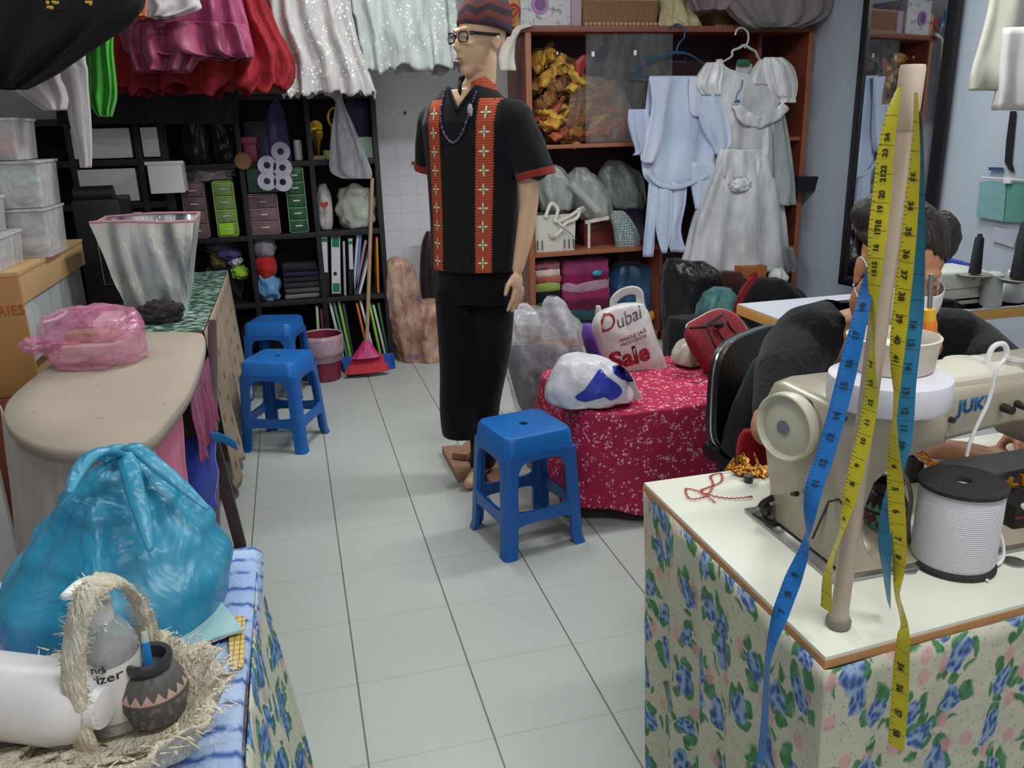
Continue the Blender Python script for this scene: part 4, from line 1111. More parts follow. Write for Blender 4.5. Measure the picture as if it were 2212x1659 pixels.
pot('clay_pot', 'small round clay pot with green and orange pattern behind the pole on the white table', (pc.x+.002, pc.y+.01, TZ+.001), .036, .088, pot_mat('clay_pattern', '#2b2723', '#6a9a7c', '#c9843a', '#8c3f24', .088), plain('dark_clay', '#2c2624', .5))
# red zigzag braid
z0r = TZ+.003
braid = [A(x, y, Z=z0r) for x, y in ((1545, 1085), (1510, 1062), (1482, 1055), (1490, 1078), (1525, 1070), (1540, 1048), (1535, 1028), (1556, 1022), (1558, 1040), (1530, 1052), (1515, 1063), (1560, 1074), (1605, 1076), (1625, 1072))]
pts = curve_pts(braid, 9); zz = []
for i, p in enumerate(pts):
    T = (pts[min(i+1, len(pts)-1)]-pts[max(0, i-1)]).normalized(); s = V((-T.y, T.x, 0)); zz.append(p+s*.0022*(1 if i % 2 else -1)+V((0, 0, .0008*math.sin(i*.3))))
one('zigzag_braid', 'red zigzag trimming braid lying in loops on the white table', 'braid', MB().tube(zz, .0011, 5), plain('red_braid', '#b3402c', .7))
# gold lace with a bobbin left of the machine
def scraps(name, lab, cat, px, py, Z, cols, n, r, seed, w=2.0):
    """crumpled bit of shiny lace"""
    c = A(px, py, Z=Z); m = MB(); rr = random.Random(seed)
    for i in range(n):
        a = rr.random()*6.28; q = V((c.x+rr.uniform(-r, r)*w, c.y+rr.uniform(-r, r), Z+rr.uniform(.002, r*.6)))
        m.obox(q, (rr.uniform(.006, .014), rr.uniform(.004, .008), .0015), (rr.uniform(-.8, .8), rr.uniform(-.8, .8), a))
    t = NT(name); t.color(t.ramp(t.vor(t.co(), 140, 'Distance'), [(.1, cols[0]), (.4, cols[1]), (.7, cols[2])])); t.set(Roughness=.25, Metallic=.5)
    return one(name, lab, cat, m, t.m, kind=None)
def lace(name, lab, cat, pts, Y=None, Z=None, w=.02, cols=('#d8871e', '#f2b53a', '#8a4a12'), seed=0):
    P_ = curve_pts([A(x, y, Z=Z) if Z else A(x, y, Y=Y) for x, y in pts], 10); m = MB()
    def fn(u, v):
        i = min(int(v*(len(P_)-1)), len(P_)-2); p = P_[i].lerp(P_[i+1], v*(len(P_)-1)-i); T = (P_[i+1]-P_[i]).normalized(); s = V((-T.y, T.x, 0))
        if s.length < .3: s = V((0, 1, 0))
        q = p+s*w*(u-.5); q.z += .006+.006*noise.noise(q*90+V((seed, 0, 0))) + .003*math.sin(v*70); return q
    m.grid(fn, 10, 60); m.thick(.0015)
    t = NT(name); t.color(t.ramp(t.vor(t.co(), 170), [(.1, cols[0]), (.35, cols[1]), (.7, cols[2])])); t.set(Roughness=.3, Metallic=.4); t.bump(t.vor(t.co(), 170), .8, .004)
    return one(name, lab, cat, m, t.m, sharp=180)
lace('gold_lace', 'strip of orange-gold lace on the table edge left of the machine column', 'lace', ((1592, 1018), (1615, 1026), (1640, 1022), (1665, 1030)), Z=TZ+.001, w=.04)
o_ = A(1617, 1042, Z=TZ); m = MB(); m.cyl((o_.x, o_.y, TZ+.001), (o_.x, o_.y, TZ+.012), .008); m.cyl((o_.x, o_.y, TZ+.012), (o_.x, o_.y, TZ+.014), .0095); one('bobbin', 'small black bobbin beside the gold lace on the table', 'bobbin', m, M_dark)
lace('gold_sequin_trim', 'gold sequin trim lying under the machine arm', 'lace', ((1965, 965), (1985, 955), (2010, 950), (2035, 944)), Y=-3.46, w=.02, cols=('#e0a030', '#f7c850', '#a06a18'))
lace('orange_sequin_trim', 'orange and yellow sequin trim bunched beside the cord spool', 'lace', ((1972, 975), (1985, 985), (2000, 1000), (2015, 1008)), Y=-3.54, w=.05, cols=('#f06a3a', '#ffd25a', '#d8502a'))
# dark box lid with pearls on the far right
bx0 = A(2145, 1115, Z=TZ)
db = thing('jewel_box', 'dark box trimmed with pearls and gold lace at the right end of the white table', 'box', (1.75, -3.60, TZ))
obj('body', MB().box(1.62, 1.95, -3.655, -3.46, TZ+.011, TZ+.05, .004), plain('near_black', '#1a1718', .6), db)
obj('red_edge', MB().box(1.618, 1.95, -3.658, -3.655, TZ+.030, TZ+.034), plain('dark_red', '#6a1f22', .5), db)
for k in range(11): obj('pearl', MB().ball((1.628+k*.026, -3.66, TZ+.053), .0058, sub=2), plain('pearl', '#e8dcc6', .2, coat=.6), db)
m = MB()
for k in range(26):
    a = rnd.random()*6; m.obox((1.64+.012*k, -3.62+.03*rnd.random(), TZ+.06+.02*rnd.random()), (.02, .006, .004), (a, a*.7, a))
obj('gold_leaf_trim', m, plain('gold_thread', '#c9862c', .35, .5), db, kind='stuff')
# steel buttons let into the table, wire guide
for i, (px, py) in enumerate(((2190, 1216), (1957, 1230))):
    p = A(px, py, Z=TZ); one('table_stud', 'round steel stud in the white tabletop, '+('near its right end' if i == 0 else 'between the pole and the cord spool'), 'stud', MB().lathe([(.0, .0), (.016, .0), (.016, .0025), (.006, .0035), (0, .0035)], (p.x, p.y, TZ+.0003), 28), M_steel)
wg = [A(x, y, Y=-3.64) for x, y in ((1982, 1192), (1966, 1180), (1962, 1130), (1968, 1080), (1962, 1045), (1948, 1020), (1930, 1005))]
wg[0].z = TZ+.012
one('wire_guide', 'bent grey wire rod rising beside the cord spool', 'wire', MB().tube(wg, .0032, 8, smooth=6), plain('grey_wire', '#8c8a88', .4, .4))
# ================================================================ LEFT SIDE
# desk with leaf-print top and beige curtain
DZ = .70
t = NT('leaf_cloth'); co = t.map(t.co(), (22, 62, 22), rot=(0, 0, .12)); d = t.vor(co, 1, rand=1); n_ = t.noise(t.co(), 9, 3)
t.color(t.mix(t.step(t.m_('ADD', d, t.m_('MULTIPLY', n_, .35)), .60, .05), t.ramp(n_, [(.35, '#1f3a30'), (.65, '#2f5a48')]), '#a9bdb2')); t.set(Roughness=.6); M_leaf = t.m
dk = thing('cutting_desk', 'desk covered with green leaf-print cloth beside the black shelf, foil bag on it', 'desk', (-.05, -.6, 0))
obj('desktop', MB().box(-.205, .188, -1.385, .12, DZ-.02, DZ-.003), plain('brown_board', '#6b3b2b', .5), dk)
for x in (-.18, .15):
    for y in (-1.34, .07): obj('leg', MB().box(x-.02, x+.02, y-.02, y+.02, 0, DZ-.02), plain('brown_board', '#6b3b2b', .5), dk)
obj('leaf_print_cover', MB().box(-.208, .192, -1.375, .125, DZ-.003, DZ, .001), M_leaf, dk)
t = NT('woven_beige'); co = t.co(); P = t.sep(co); a = t.m_('PINGPONG', P[1], .045); b = t.m_('PINGPONG', P[2], .05)
k = t.m_('MULTIPLY', t.step(a, .014, .006), t.step(b, .016, .006)); st = t.m_('PINGPONG', P[2], .006)
col = t.mix(t.m_('MULTIPLY', st, 90), '#a08c78', '#b8a48f'); col = t.mix(t.m_('MULTIPLY', k, .75), col, '#5e4a3c'); col = t.mix(t.m_('MULTIPLY', t.step(a, .003, .002), .4), col, '#8c7763')
t.color(col); t.set(Roughness=.9); M_beige = t.m
m = drape([V((.197, -1.39, 0)), V((.196, -.5, 0)), V((.190, .12, 0))][::-1], DZ-.003, .06, .016, 5, -.035, n=110, seed=8, hem=.02)
m.thick(.002); one('beige_curtain', 'beige woven curtain hanging from the side of the leaf-print desk', 'curtain', m, M_beige, sharp=180)
# foil bag
fb = thing('foil_bag', 'open silver foil-lined insulated bag standing on the leaf-print desk', 'bag', (-.0, -1.05, DZ))
t = NT('foil'); nf_ = t.noise(t.map(t.co(), (1, 1, .03), loc=(.3, 0, 0)), 7, 2, .4, .1); t.color(t.ramp(nf_, [(.34, '#6a7088'), (.44, '#c4c8d0'), (.50, '#ffffff'), (.60, '#f0f0f0'), (.70, '#8a8e94')])); t.set(Metallic=.42, Roughness=.18); nb = t.noise(t.map(t.co(), (1, 1, .3)), 16, 4); t.bump(nb, .5, .03); M_foil = t.m  # bright and dark vertical bands paint reflections into the foil colour
def fr_(z, k):
    cx, cy = lerp(-.005, .0, k), -.99
    w, d_ = lerp(.10, .182, k), lerp(.08, .15, k)
    base = [(-w, -d_), (-w*.3, -d_*1.06), (w*.35, -d_*1.03), (w, -d_), (w*1.02, 0), (w, d_), (0, d_*1.03), (-w, d_), (-w*1.03, 0)]
    return [V((cx+x, cy+y, z+.02*noise.noise(V((x*9, y*9, z*5))))) for x, y in base]
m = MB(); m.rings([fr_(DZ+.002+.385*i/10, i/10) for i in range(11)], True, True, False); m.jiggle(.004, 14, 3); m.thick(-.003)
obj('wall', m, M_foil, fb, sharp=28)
rim = fr_(DZ+.387, 1.0); obj('pink_rim', MB().tube([p+V((0, 0, .004)) for p in rim], .006, 6, closed=True), plain('pink_binding', '#c08a96', .6), fb)
one('dark_fur_scrap', 'dark crumpled bit of cloth tucked against the foot of the foil bag', 'cloth', MB().blob((.02, -1.17, DZ+.04), (.085, .045, .05), .2, 4, 3, 4, flat=DZ+.001), cloth('dark_grey_cloth', '#3a3338'))
# black heat press / speaker box behind
bxm = thing('black_machine', 'black box-shaped machine with a white outlined front behind the foil bag', 'machine', (-.32, -.14, 0))
c0, c1 = A(127, 450, Y=-.72), A(238, 690, Y=-.72)
obj('body', MB().box(-.43, -.222, -.30, .02, 0, 1.13, .012), plain('matte_black', '#14131a', .5), bxm)
obj('top_roller', MB().cyl((-.42, -.24, 1.15), (-.25, -.24, 1.15), .04), plain('matte_black', '#14131a', .5), bxm)
obj('knob', MB().cyl((-.235, -.26, 1.13), (-.19, -.26, 1.13), .014), plain('dark_grey_p', '#3a3838', .5), bxm)
pp = [(-.345, .73), (-.25, .73), (-.25, 1.0), (-.345, 1.0)]
obj('panel_outline', MB().tube([V((x, -.3025, z)) for x, z in pp], .002, 5, closed=True), plain('outline_grey', '#8a8890', .5), bxm)
# side cupboard under the wooden box
sc = thing('side_cupboard', 'low brown cupboard under the wooden box by the left wall', 'cupboard', (-.65, -1.3, 0))
obj('body', MB().box(-1.1, -.305, -1.72, -.35, .04, .598, .004), M_redwood, sc); obj('plinth', MB().box(-1.08, -.32, -1.70, -.37, 0, .04), M_redwood, sc)
# wooden box with faded red lettering
M_ochre = plain('ochre_wood', '#a87a44', .6, var=.12, vs=9); M_tan = plain('tan_wood', '#b89468', .6, var=.12, vs=9)
wbx = thing('wooden_box', 'ochre wooden box with faded red lettering and a see-through side drawer', 'box', (-.6, -1.3, .6))
obj('front_board', MB().box(-.95, -.30, -1.70, -1.685, .60, .99, .002), M_ochre, wbx)
obj('side_board', MB().box(-.318, -.300, -1.685, -.80, .90, .99, .002), M_tan, wbx)
obj('top_board', MB().box(-.95, -.297, -1.70, -.80, .99, 1.005, .002), M_tan, wbx)
obj('body', MB().box(-.94, -.36, -1.684, -.81, .60, .989), M_tan, wbx)
dr = obj('drawer', MB().box(-.36, -.31, -1.66, -.86, .70, .895, .004), film('drawer_film', '#b9bbbe', .75, .15, .2), wbx)
obj('handle', MB().tube([(-.31, -1.50, .80), (-.285, -1.47, .80), (-.28, -1.40, .795), (-.285, -1.28, .79), (-.31, -1.25, .79)], .006, 8, smooth=4), M_wplast, dr)
tx = textmb('RIES', .044, 0, .0006, .0005, space=1.0); p = A(0, 682, Y=-1.7015); place_text(tx, p+V((-.006, -.0005, 0)), (1, 0, 0), (0, 0, 1))
obj('lettering', tx, plain('faded_red', '#a8562c', .7), wbx, fix=False)
one('foam_board', 'white upright board standing at the left edge beside the wooden box', 'panel', MB().box(-.62, -.385, -1.96, -1.93, .0, .80, .006), M_wplast)
m = MB().box(-.305+.01, -.20, -1.60, -1.42, .705, .76); 
one('paper_stack', 'pale papers and a yellow sheet piled on the desk beside the wooden box', 'papers', MB().box(-.20, -.12, -1.30, -1.10, DZ+.001, DZ+.05, .004), plain('paper_cream', '#c9c2b0', .8))
# clear containers stacked on the box
def cbox(name, label, x0, x1, y0, y1, z0, z1, tint='#c9c6c4', lid=None, content=None, a=.20):
    th = thing(name, label, 'container', ((x0+x1)/2, (y0+y1)/2, z0), 'clear plastic containers stacked on the wooden box')
    m = MB(); k = .008
    m.rings([sring(x0+k, x1-k, y0+k, y1-k, z0), sring(x0, x1, y0, y1, z1-.012), sring(x0-.004, x1+.004, y0-.004, y1+.004, z1-.010)], True, True, False); m.thick(-.002)
    obj('tub', m, film('clear_'+tint[1:]+str(int(a*100)), '#e6e4e6', a, .2, .3), th)
    m = MB(); m.rings([sring(x0-.005, x1+.005, y0-.005, y1+.005, z1-.009), sring(x0-.005, x1+.005, y0-.005, y1+.005, z1-.001)]); obj('lid', m, lid or film('clear_lid', '#dededf', .45, .2, .3), th)
    if content:
        for i, c in enumerate(content):
            zz_ = lerp(z0+.01, z1-.03, (i)/len(content)); obj('contents', MB().blob(((x0+x1)/2, (y0+y1)/2, zz_+.03), ((x1-x0)*.42, (y1-y0)*.42, .042), .15, 4, i+int(x0*50), 3), cloth('content_'+c[1:], c), th)
Bz = 1.006
cbox('clear_container', 'wide clear plastic container at the bottom of the stack nearest the front', -.62, -.34, -1.69, -1.42, Bz, Bz+.11, content=('#b8b0a8', '#a9b0a4'))
cbox('clear_container', 'clear plastic container with beige contents above the bottom front one', -.63, -.37, -1.69, -1.43, Bz+.112, Bz+.225, '#d2c8c0', content=('#c8b8a8', '#bcae9c'))
cbox('clear_container', 'clear plastic container with pale grey-green contents, third up at the front', -.66, -.42, -1.69, -1.45, Bz+.227, Bz+.345, '#c4c4bd', content=('#9fae9f', '#b0b0a4'))
cbox('clear_container', 'tall clear container at the bottom of the rear stack', -.50, -.268, -1.38, -1.12, Bz, Bz+.17, '#cfcfd2', content=('#b0aaa6', '#8f8a88'))
cbox('clear_container', 'clear container with mint and mauve contents in the middle of the rear stack', -.50, -.262, -1.38, -1.12, Bz+.172, Bz+.33, '#cdd0d2', content=('#8a7880', '#8fc0a4'))
cbox('clear_container', 'clear container filled with coral pink things on top of the rear stack', -.54, -.31, -1.38, -1.12, Bz+.332, Bz+.47, '#d6c8c8', content=('#d07860', '#c07a80'))
one('teal_pompom', 'fuzzy dark teal yarn ball at the left edge above the front containers', 'pompom', MB().blob((-.58, -1.55, Bz+.41), (.075, .07, .065), .15, 5, 2, 4), cloth('teal_yarn', '#1f5a5e', bump=1, bs=120))
# ================================================================ IRONING BOARD
IZ = .755
ib = thing('ironing_board', 'ironing board with a stained off-white cover, pink bag lying on it', 'ironing board', (0, -2.0, 0))
px_ = [(250, 722), (330, 716), (425, 717), (442, 728), (440, 760), (415, 830), (375, 890), (330, 940), (280, 962), (200, 972), (110, 968), (45, 945), (12, 912), (8, 880), (30, 850), (90, 800), (170, 748)]
top_ = [A(x, y, Z=IZ) for x, y in px_]; tc_ = curve_pts(top_, 5, True)
cen = sum(tc_, V((0, 0, 0)))/len(tc_)
t = NT('board_cover'); n1 = t.noise(t.co(), 3, 4); n2 = t.vor(t.co(), 9); col = t.mix(n1, '#978a7e', '#b2a498'); col = t.mix(t.m_('MULTIPLY', t.step(n2, .05, .02), .5), col, '#5e554c'); t.color(col); t.set(Roughness=.9); t.bump(t.noise(t.co(), 14, 3), .3, .01); M_board = t.m
m = MB()
def sc_(k, z): return [V((cen.x+(p.x-cen.x)*k, cen.y+(p.y-cen.y)*k, z)) for p in tc_]
m.rings([sc_(.99, IZ-.035), sc_(1.0, IZ-.02), sc_(1.0, IZ-.008), sc_(.985, IZ), sc_(.7, IZ+.002), sc_(.3, IZ+.003), sc_(.02, IZ+.003)])
obj('padded_top', m, M_board, ib, sharp=180)
M_maroon_wood = plain('maroon_steel', '#3c2530', .5, var=.1)
lb = A(520, 1180, Z=0)
obj('leg', MB().beam((lb.x, lb.y, 0.0), (.222, -2.02, IZ-.03), .040, .022, up=(0, 1, 0), bev=.003), M_maroon_wood, ib)
obj('leg', MB().beam((lb.x-.36, lb.y-.1, 0.0), (-.14, -2.15, IZ-.03), .032, .02, up=(0, 1, 0), bev=.003), M_maroon_wood, ib)
obj('leg', MB().beam((.215, -1.25, IZ-.05), (.235, -2.55, .0), .028, .02, up=(0, 0, 1), bev=.003), M_maroon_wood, ib)
obj('leg', MB().beam((-.15, -1.4, IZ-.05), (-.15, -2.55, .0), .028, .02, up=(0, 0, 1), bev=.003), M_maroon_wood, ib)
# cover cloth hanging from the near end
near = [A(x, y, Z=IZ-.02) for x, y in ((2, 880), (30, 945), (110, 972), (200, 976), (275, 966), (330, 944))]
m = drape([V((p.x, p.y-.004, 0)) for p in near], IZ-.014, .18, .014, 4, .03, n=80, seed=5); m.thick(.002)
one('hanging_cover_cloth', 'grey-white cloth hanging from the near end of the ironing board behind the teal bag', 'cloth', m, cloth('grey_white_cloth', '#b9afa8', bump=.3, bs=12), sharp=180)
pk = [A(x, y, Z=IZ-.03) for x, y in ((300, 950), (350, 915), (390, 860))]
m = drape([V((p.x, p.y, 0)) for p in pk], IZ-.036, .36, .01, 2, -.02, n=40, seed=4); m.thick(.002)
one('hanging_pink_cloth', 'smooth rose-pink cloth hanging beneath the edge of the ironing board', 'cloth', m, cloth('rose_cloth', '#c66a88', bump=.15, bs=8), sharp=180)
pk = [A(x, y, Z=IZ-.03) for x, y in ((398, 850), (425, 800), (440, 770))]
m = drape([V((p.x+.012, p.y+.02, 0)) for p in pk], IZ-.036, .50, .012, 2, .0, n=40, seed=6); m.thick(.002)
one('hanging_magenta_cloth', 'dark magenta cloth with lace hanging behind the rose-pink one', 'cloth', m, cloth('magenta_cloth', '#82305a', bump=.5, bs=40), sharp=180)
# blue shopping bag hanging from the board
bb = thing('hanging_blue_bag', 'royal blue fabric bag with light blue handle hanging under the ironing board', 'bag', A(430, 1000, Y=-2.1))
q = [A(372, 945, Y=-2.12), A(462, 935, Y=-2.02), A(478, 1135, Y=-2.05), A(392, 1120, Y=-2.15)]
m = MB()
def fn(u, v):
    p = q[0].lerp(q[1], u).lerp(q[3].lerp(q[2], u), v); bulge = math.sin(PI*u)*math.sin(PI*min(1, v*1.1))
    return p+V((.0, -.035*bulge, 0))+noise.noise_vector(p*14)*.012
m.grid(fn, 22, 26); m.thick(.004); obj('body', m, cloth('royal_blue', '#2f3fa0', bump=.25, bs=10, sheen=.2), bb, sharp=180)
hd = [A(x, y, Y=-2.06) for x, y in ((395, 965), (415, 945), (440, 935), (475, 940), (510, 955))]
m = MB()
def fn(u, v):
    i = min(int(v*(len(hdp)-1)), len(hdp)-2); return hdp[i].lerp(hdp[i+1], v*(len(hdp)-1)-i)+V((0, .01*u, -.035*u-.006*math.sin(v*6)))
hdp = curve_pts(hd, 6); m.grid(fn, 3, 30); m.thick(.002); obj('handle', m, cloth('sky_blue', '#2f88c8', bump=.1), bb, sharp=180)
# pink bag with boxes of pins
pb_ = thing('pink_plastic_bag', 'translucent pink plastic bag of brown packets lying on the ironing board', 'bag', A(205, 800, Z=IZ))
c = A(215, 782, Z=IZ+.002); c.z = IZ+.075
m = MB().blob(c, (.142, .120, .098), .10, 2.6, 11, 5, rot=-.5, flat=IZ+.005, ridge=.10, sq=.85)
for v in m.b.verts: v.co += noise.noise_vector(v.co*26)*.007
obj('film_bag', m, film('pink_film', '#e690b8', .26, .15, .32), pb_, sharp=180)
e_ = c+V((-.155, -.02, .0)); obj('film_corner', MB().blob(e_, (.045, .03, .022), .4, 3, 5, 4, flat=IZ+.004), film('pink_film', '#e08ab2', .42), pb_, sharp=180)
obj('packet', MB().obox(c+V((.0, .0, .012)), (.15, .07, .025), (0, 0, -.25), .006), plain('tan_packet', '#b08a68', .6), pb_)
obj('packet', MB().obox(c+V((.0, -.045, -.02)), (.16, .06, .03), (0, 0, -.2), .006), plain('cream_packet', '#d2bcae', .6), pb_)
obj('packet', MB().obox(c+V((-.055, -.02, -.01)), (.05, .05, .022), (0, 0, -.2), .008), plain('orange_packet', '#c8703a', .6), pb_)
# ================================================================ LOWER LEFT TABLE
LZ = .70
lt = thing('towel_table', 'table in the left foreground covered with a blue towel', 'table', (-.1, -3.8, 0))
obj('tabletop', MB().box(-.75, .435, -4.35, -3.215, LZ-.03, LZ-.006, .002), plain('brown_board', '#6b3b2b', .5), lt)
for x in (-.7, .40):
    for y in (-4.3, -3.26): obj('leg', MB().box(x-.02, x+.02, y-.02, y+.02, 0, LZ-.03), plain('brown_board', '#6b3b2b', .5), lt)
t = NT('blue_towel'); co = t.co(); P = t.sep(co); wv_ = t.m_('ADD', P[1], t.m_('MULTIPLY', t.m_('PINGPONG', P[0], .02), .35))
w2 = t.m_('PINGPONG', t.m_('ADD', wv_, t.m_('MULTIPLY', t.noise(co, 12, 2), .02)), .024)
k = t.m_('MULTIPLY', t.step(w2, .006, .004), t.step(t.noise(co, 45, 3), .56, .08)); b_ = t.ramp(t.noise(co, 6, 3), [(.3, '#93aede'), (.55, '#afc2e6'), (.75, '#ccd8f0')])
t.color(t.mix(k, b_, '#4468ac')); t.set(Roughness=.95); t.bump(t.noise(co, 160, 3), .6, .006); M_towel = t.m
m = MB()
def fn(u, v):
    x = lerp(-.76, .443, u); y = lerp(-3.195, -4.36, v); z = LZ
    z += .002*noise.noise(V((x*9, y*9, 0)))
    if x > .432: z -= (x-.432)*1.3
    if y > -3.21: z -= (y+3.21)*1.2
    x += .006*math.sin(y*9) if u == 1 else 0
    return V((x, y, z+.001))
m.grid(fn, 90, 60); m.thick(.004)
one('blue_towel', 'light blue towel with wavy darker stripes spread over the left foreground table', 'towel', m, M_towel, sharp=180)
m = drape([V((.441, -3.30, 0)), V((.442, -3.9, 0)), V((.443, -4.36, 0))][::-1], LZ-.004, .03, .012, 9, .085, n=120, seed=9)
m.thick(.002); one('green_floral_cloth', 'cream cloth with green and blue flowers hanging from the left foreground table', 'cloth', m, floral('green_rose_cloth', '#c9cdbf', 14, ('#244b86', '#3f6aa6', '#6f98c4'), ('#2e6048', '#4a7a66', '#86a89a'), '#c09aa0', size=(1.02, .6)), sharp=180)
# teal bag
tb_ = thing('teal_plastic_bag', 'big stuffed teal plastic carrier bag knotted at the top on the towel table', 'bag', (.235, -3.36, LZ))
t = NT('teal_film'); co = t.map(t.co(), (1, 1, .45)); n1 = t.noise(co, 7, 4, .55, .5)
t.color(t.ramp(n1, [(.3, '#1d7699'), (.5, '#2c8fb4'), (.68, '#57a9cb'), (.8, '#7cc0da')])); t.set(Roughness=.38); t.b.inputs['Subsurface Weight'].default_value = .1
ang_ = t.noise(t.map(t.co(), (6, 6, 1.6)), 2.2, 3, .5, .6); t.bump(ang_, .7, .035); M_teal = t.m
gx, gy, gz = (lambda p: (p.x, p.y, p.z))(A(262, 985, Y=-3.33))
H_ = gz-LZ
rings = []; N = 120
WL, WR = .255, .165
for i in range(42):
    tt = i/41; z = LZ+.003+tt*H_
    # silhouette half widths: full low down, gathering to the knot
    k = pl([0, .05, .25, .5, .72, .88, .97, 1.0], [.80, .97, 1.0, .80, .54, .30, .15, .07], tt)
    cx = lerp(.250, gx, smooth01(tt)); cy = lerp(-3.37, gy, smooth01(tt)); ring = []
    for j in range(N):
        th_ = 2*PI*j/N; c, s = math.cos(th_), math.sin(th_)
        fold = .030*math.sin(th_*7+1.2*math.sin(th_*2)+tt*1.5)*smooth01(tt*1.4) + .018*math.sin(th_*17+2)*smooth01((tt-.35)*1.8)
        kk = k*(1+fold*2.2) + .04*noise.noise(V((c*1.6, s*1.6, tt*3)))*(1-tt)
        hx = .168 if c < 0 else .158
        ring.append(V((cx+kk*hx*math.copysign(abs(c)**.86, c), cy+kk*.155*math.copysign(abs(s)**.86, s), z)))
    rings.append(ring)
m = MB(); m.rings(rings); m.jiggle(.004, 16, 2)
obj('body', m, M_teal, tb_, sharp=180)
kz = V((gx, gy, gz))
m = MB(); m.blob(kz+V((-.006, 0, .003)), (.022, .018, .014), .3, 4, 4, 4)
obj('knot', m, M_teal, tb_, sharp=180)
for pts in ([(262, 985), (225, 975), (190, 992), (165, 1025), (150, 1065)], [(255, 985), (290, 968), (340, 1005), (400, 1055), (450, 1100)], [(268, 985), (280, 1010), (292, 1060), (310, 1120), (325, 1190)]):
    P_ = [A(x, y, Y=-3.40-.03*i if len(pts) and pts[1][0] != 290 else -3.36-.02*i) for i, (x, y) in enumerate(pts)]
    m = MB(); m.tube(P_, [.013, .014, .013, .011, .004], 10, smooth=6, flat=.5); obj('twisted_handle', m, M_teal, tb_, sharp=180)
# clear pouch and yellow checked card
pz = LZ+.006
def flat_poly(pts, z, th): 
    P_ = [A(x, y, Z=z) for x, y in pts]; m = MB(); m.rings([[p+V((0, 0, 0)) for p in P_], [p+V((0, 0, th)) for p in P_]]); return m
po_ = thing('sewing_pattern_pouch', 'pale aqua plastic pouch with a dark slot lying against the teal bag', 'pouch', A(430, 1360, Z=pz))
obj('sleeve', flat_poly([(338, 1360), (478, 1302), (527, 1365), (425, 1392), (345, 1408)], pz+.008, .004), plain('aqua_film', '#a9cfd2', .25, var=.05, coat=.4), po_)
obj('slot', flat_poly([(378, 1342), (425, 1322), (441, 1332), (392, 1356)], pz+.0125, .001), plain('slate', '#4a565c', .5), po_)
obj('slot_tab', flat_poly([(384, 1344), (427, 1326), (432, 1331), (390, 1350)], pz+.0138, .0008), plain('pale_tab', '#c8ced0', .4), po_)
t = NT('yellow_check'); P = t.sep(t.co()); g = t.m_('MAXIMUM', t.step(t.m_('PINGPONG', P[0], .004), .0007, .0004), t.step(t.m_('PINGPONG', P[1], .006), .0009, .0005)); t.color(t.mix(g, '#e0be6c', '#8a6c3a')); t.set(Roughness=.6)
one('checked_card', 'yellow checked card showing from under the aqua pouch on the towel', 'card', flat_poly([(490, 1335), (530, 1334), (527, 1440), (500, 1450)], pz, .003), t.m)
# raffia basket
t = NT('raffia'); co = t.map(t.co(), (30, 30, 8)); n1 = t.noise(co, 3, 5, .65); t.color(t.ramp(n1, [(.3, '#cdbfa2'), (.5, '#eadfc8'), (.72, '#fff6e4')])); t.set(Roughness=.95); t.b.inputs['Alpha'].default_value = .92; t.bump(t.noise(co, 8, 4), .9, .01); M_raf = t.m
bk_ = thing('raffia_basket', 'cream raffia basket with a frayed hoop handle holding a pump bottle and a clay pot', 'basket', (.29, -3.71, LZ+.006))
bc = V((.275, -3.705, 0)); zb = LZ+.008
m = MB(); prof = [(.01, zb), (.095, zb), (.12, zb+.02), (.14, zb+.055), (.152, zb+.070), (.148, zb+.073), (.134, zb+.055), (.114, zb+.026), (.09, zb+.008), (.01, zb+.006)]
m.lathe(prof, bc, 90, None, 1.0, .86, mod=lambda a, t_, r: r*(1+.05*math.sin(a*11+3*t_)*min(1, r/.1)+.03*math.sin(a*29)*(r > .12)), cap0=False, cap1=False); m.jiggle(.004, 30, 4)
obj('bowl', m, M_raf, bk_, sharp=180)
m = MB()
for i in range(380):
    a = rnd.random()*2*PI; r = .133+.025*rnd.random(); p = bc+V((math.cos(a)*r, math.sin(a)*r*.86, zb+.055+.025*rnd.random())); o = V((math.cos(a+rnd.uniform(-.8, .8)), math.sin(a+rnd.uniform(-.8, .8))*.86, rnd.uniform(-.6, .5)))*rnd.uniform(.008, .022); s = V((-o.y, o.x, 0)).normalized()*.0016
    m.quad(p-s, p+s, p+o+s*.3, p+o-s*.3)
obj('frayed_fringe', m, M_raf, bk_, kind='stuff', fix=False)
hp_ = [A(x, y, Y=-3.725+.13*smooth01((x-190)/120)) for x, y in ((192, 1640), (168, 1540), (158, 1450), (163, 1370), (182, 1300), (215, 1262), (252, 1256), (285, 1280), (306, 1330), (318, 1390), (328, 1450))]
hh = curve_pts(hp_, 6)
m = MB()
def fn(u, v):
    i = min(int(v*(len(hh)-1)), len(hh)-2); p = hh[i].lerp(hh[i+1], v*(len(hh)-1)-i); T = (hh[i+1]-hh[i]).normalized(); s = T.cross(V((.3, 1, 0))).normalized()
    return p+s*.019*(u-.5)+V((.3, 1, 0)).normalized()*.016*(u-.5)+V((0, .003*math.sin(v*170), 0))
m = MB(); m.tube(hh, .0135, 14, flat=.45, upv=(.3, 1, 0)); m.jiggle(.004, 60, 3); obj('hoop_handle', m, M_raf, bk_, sharp=180)
m = MB()
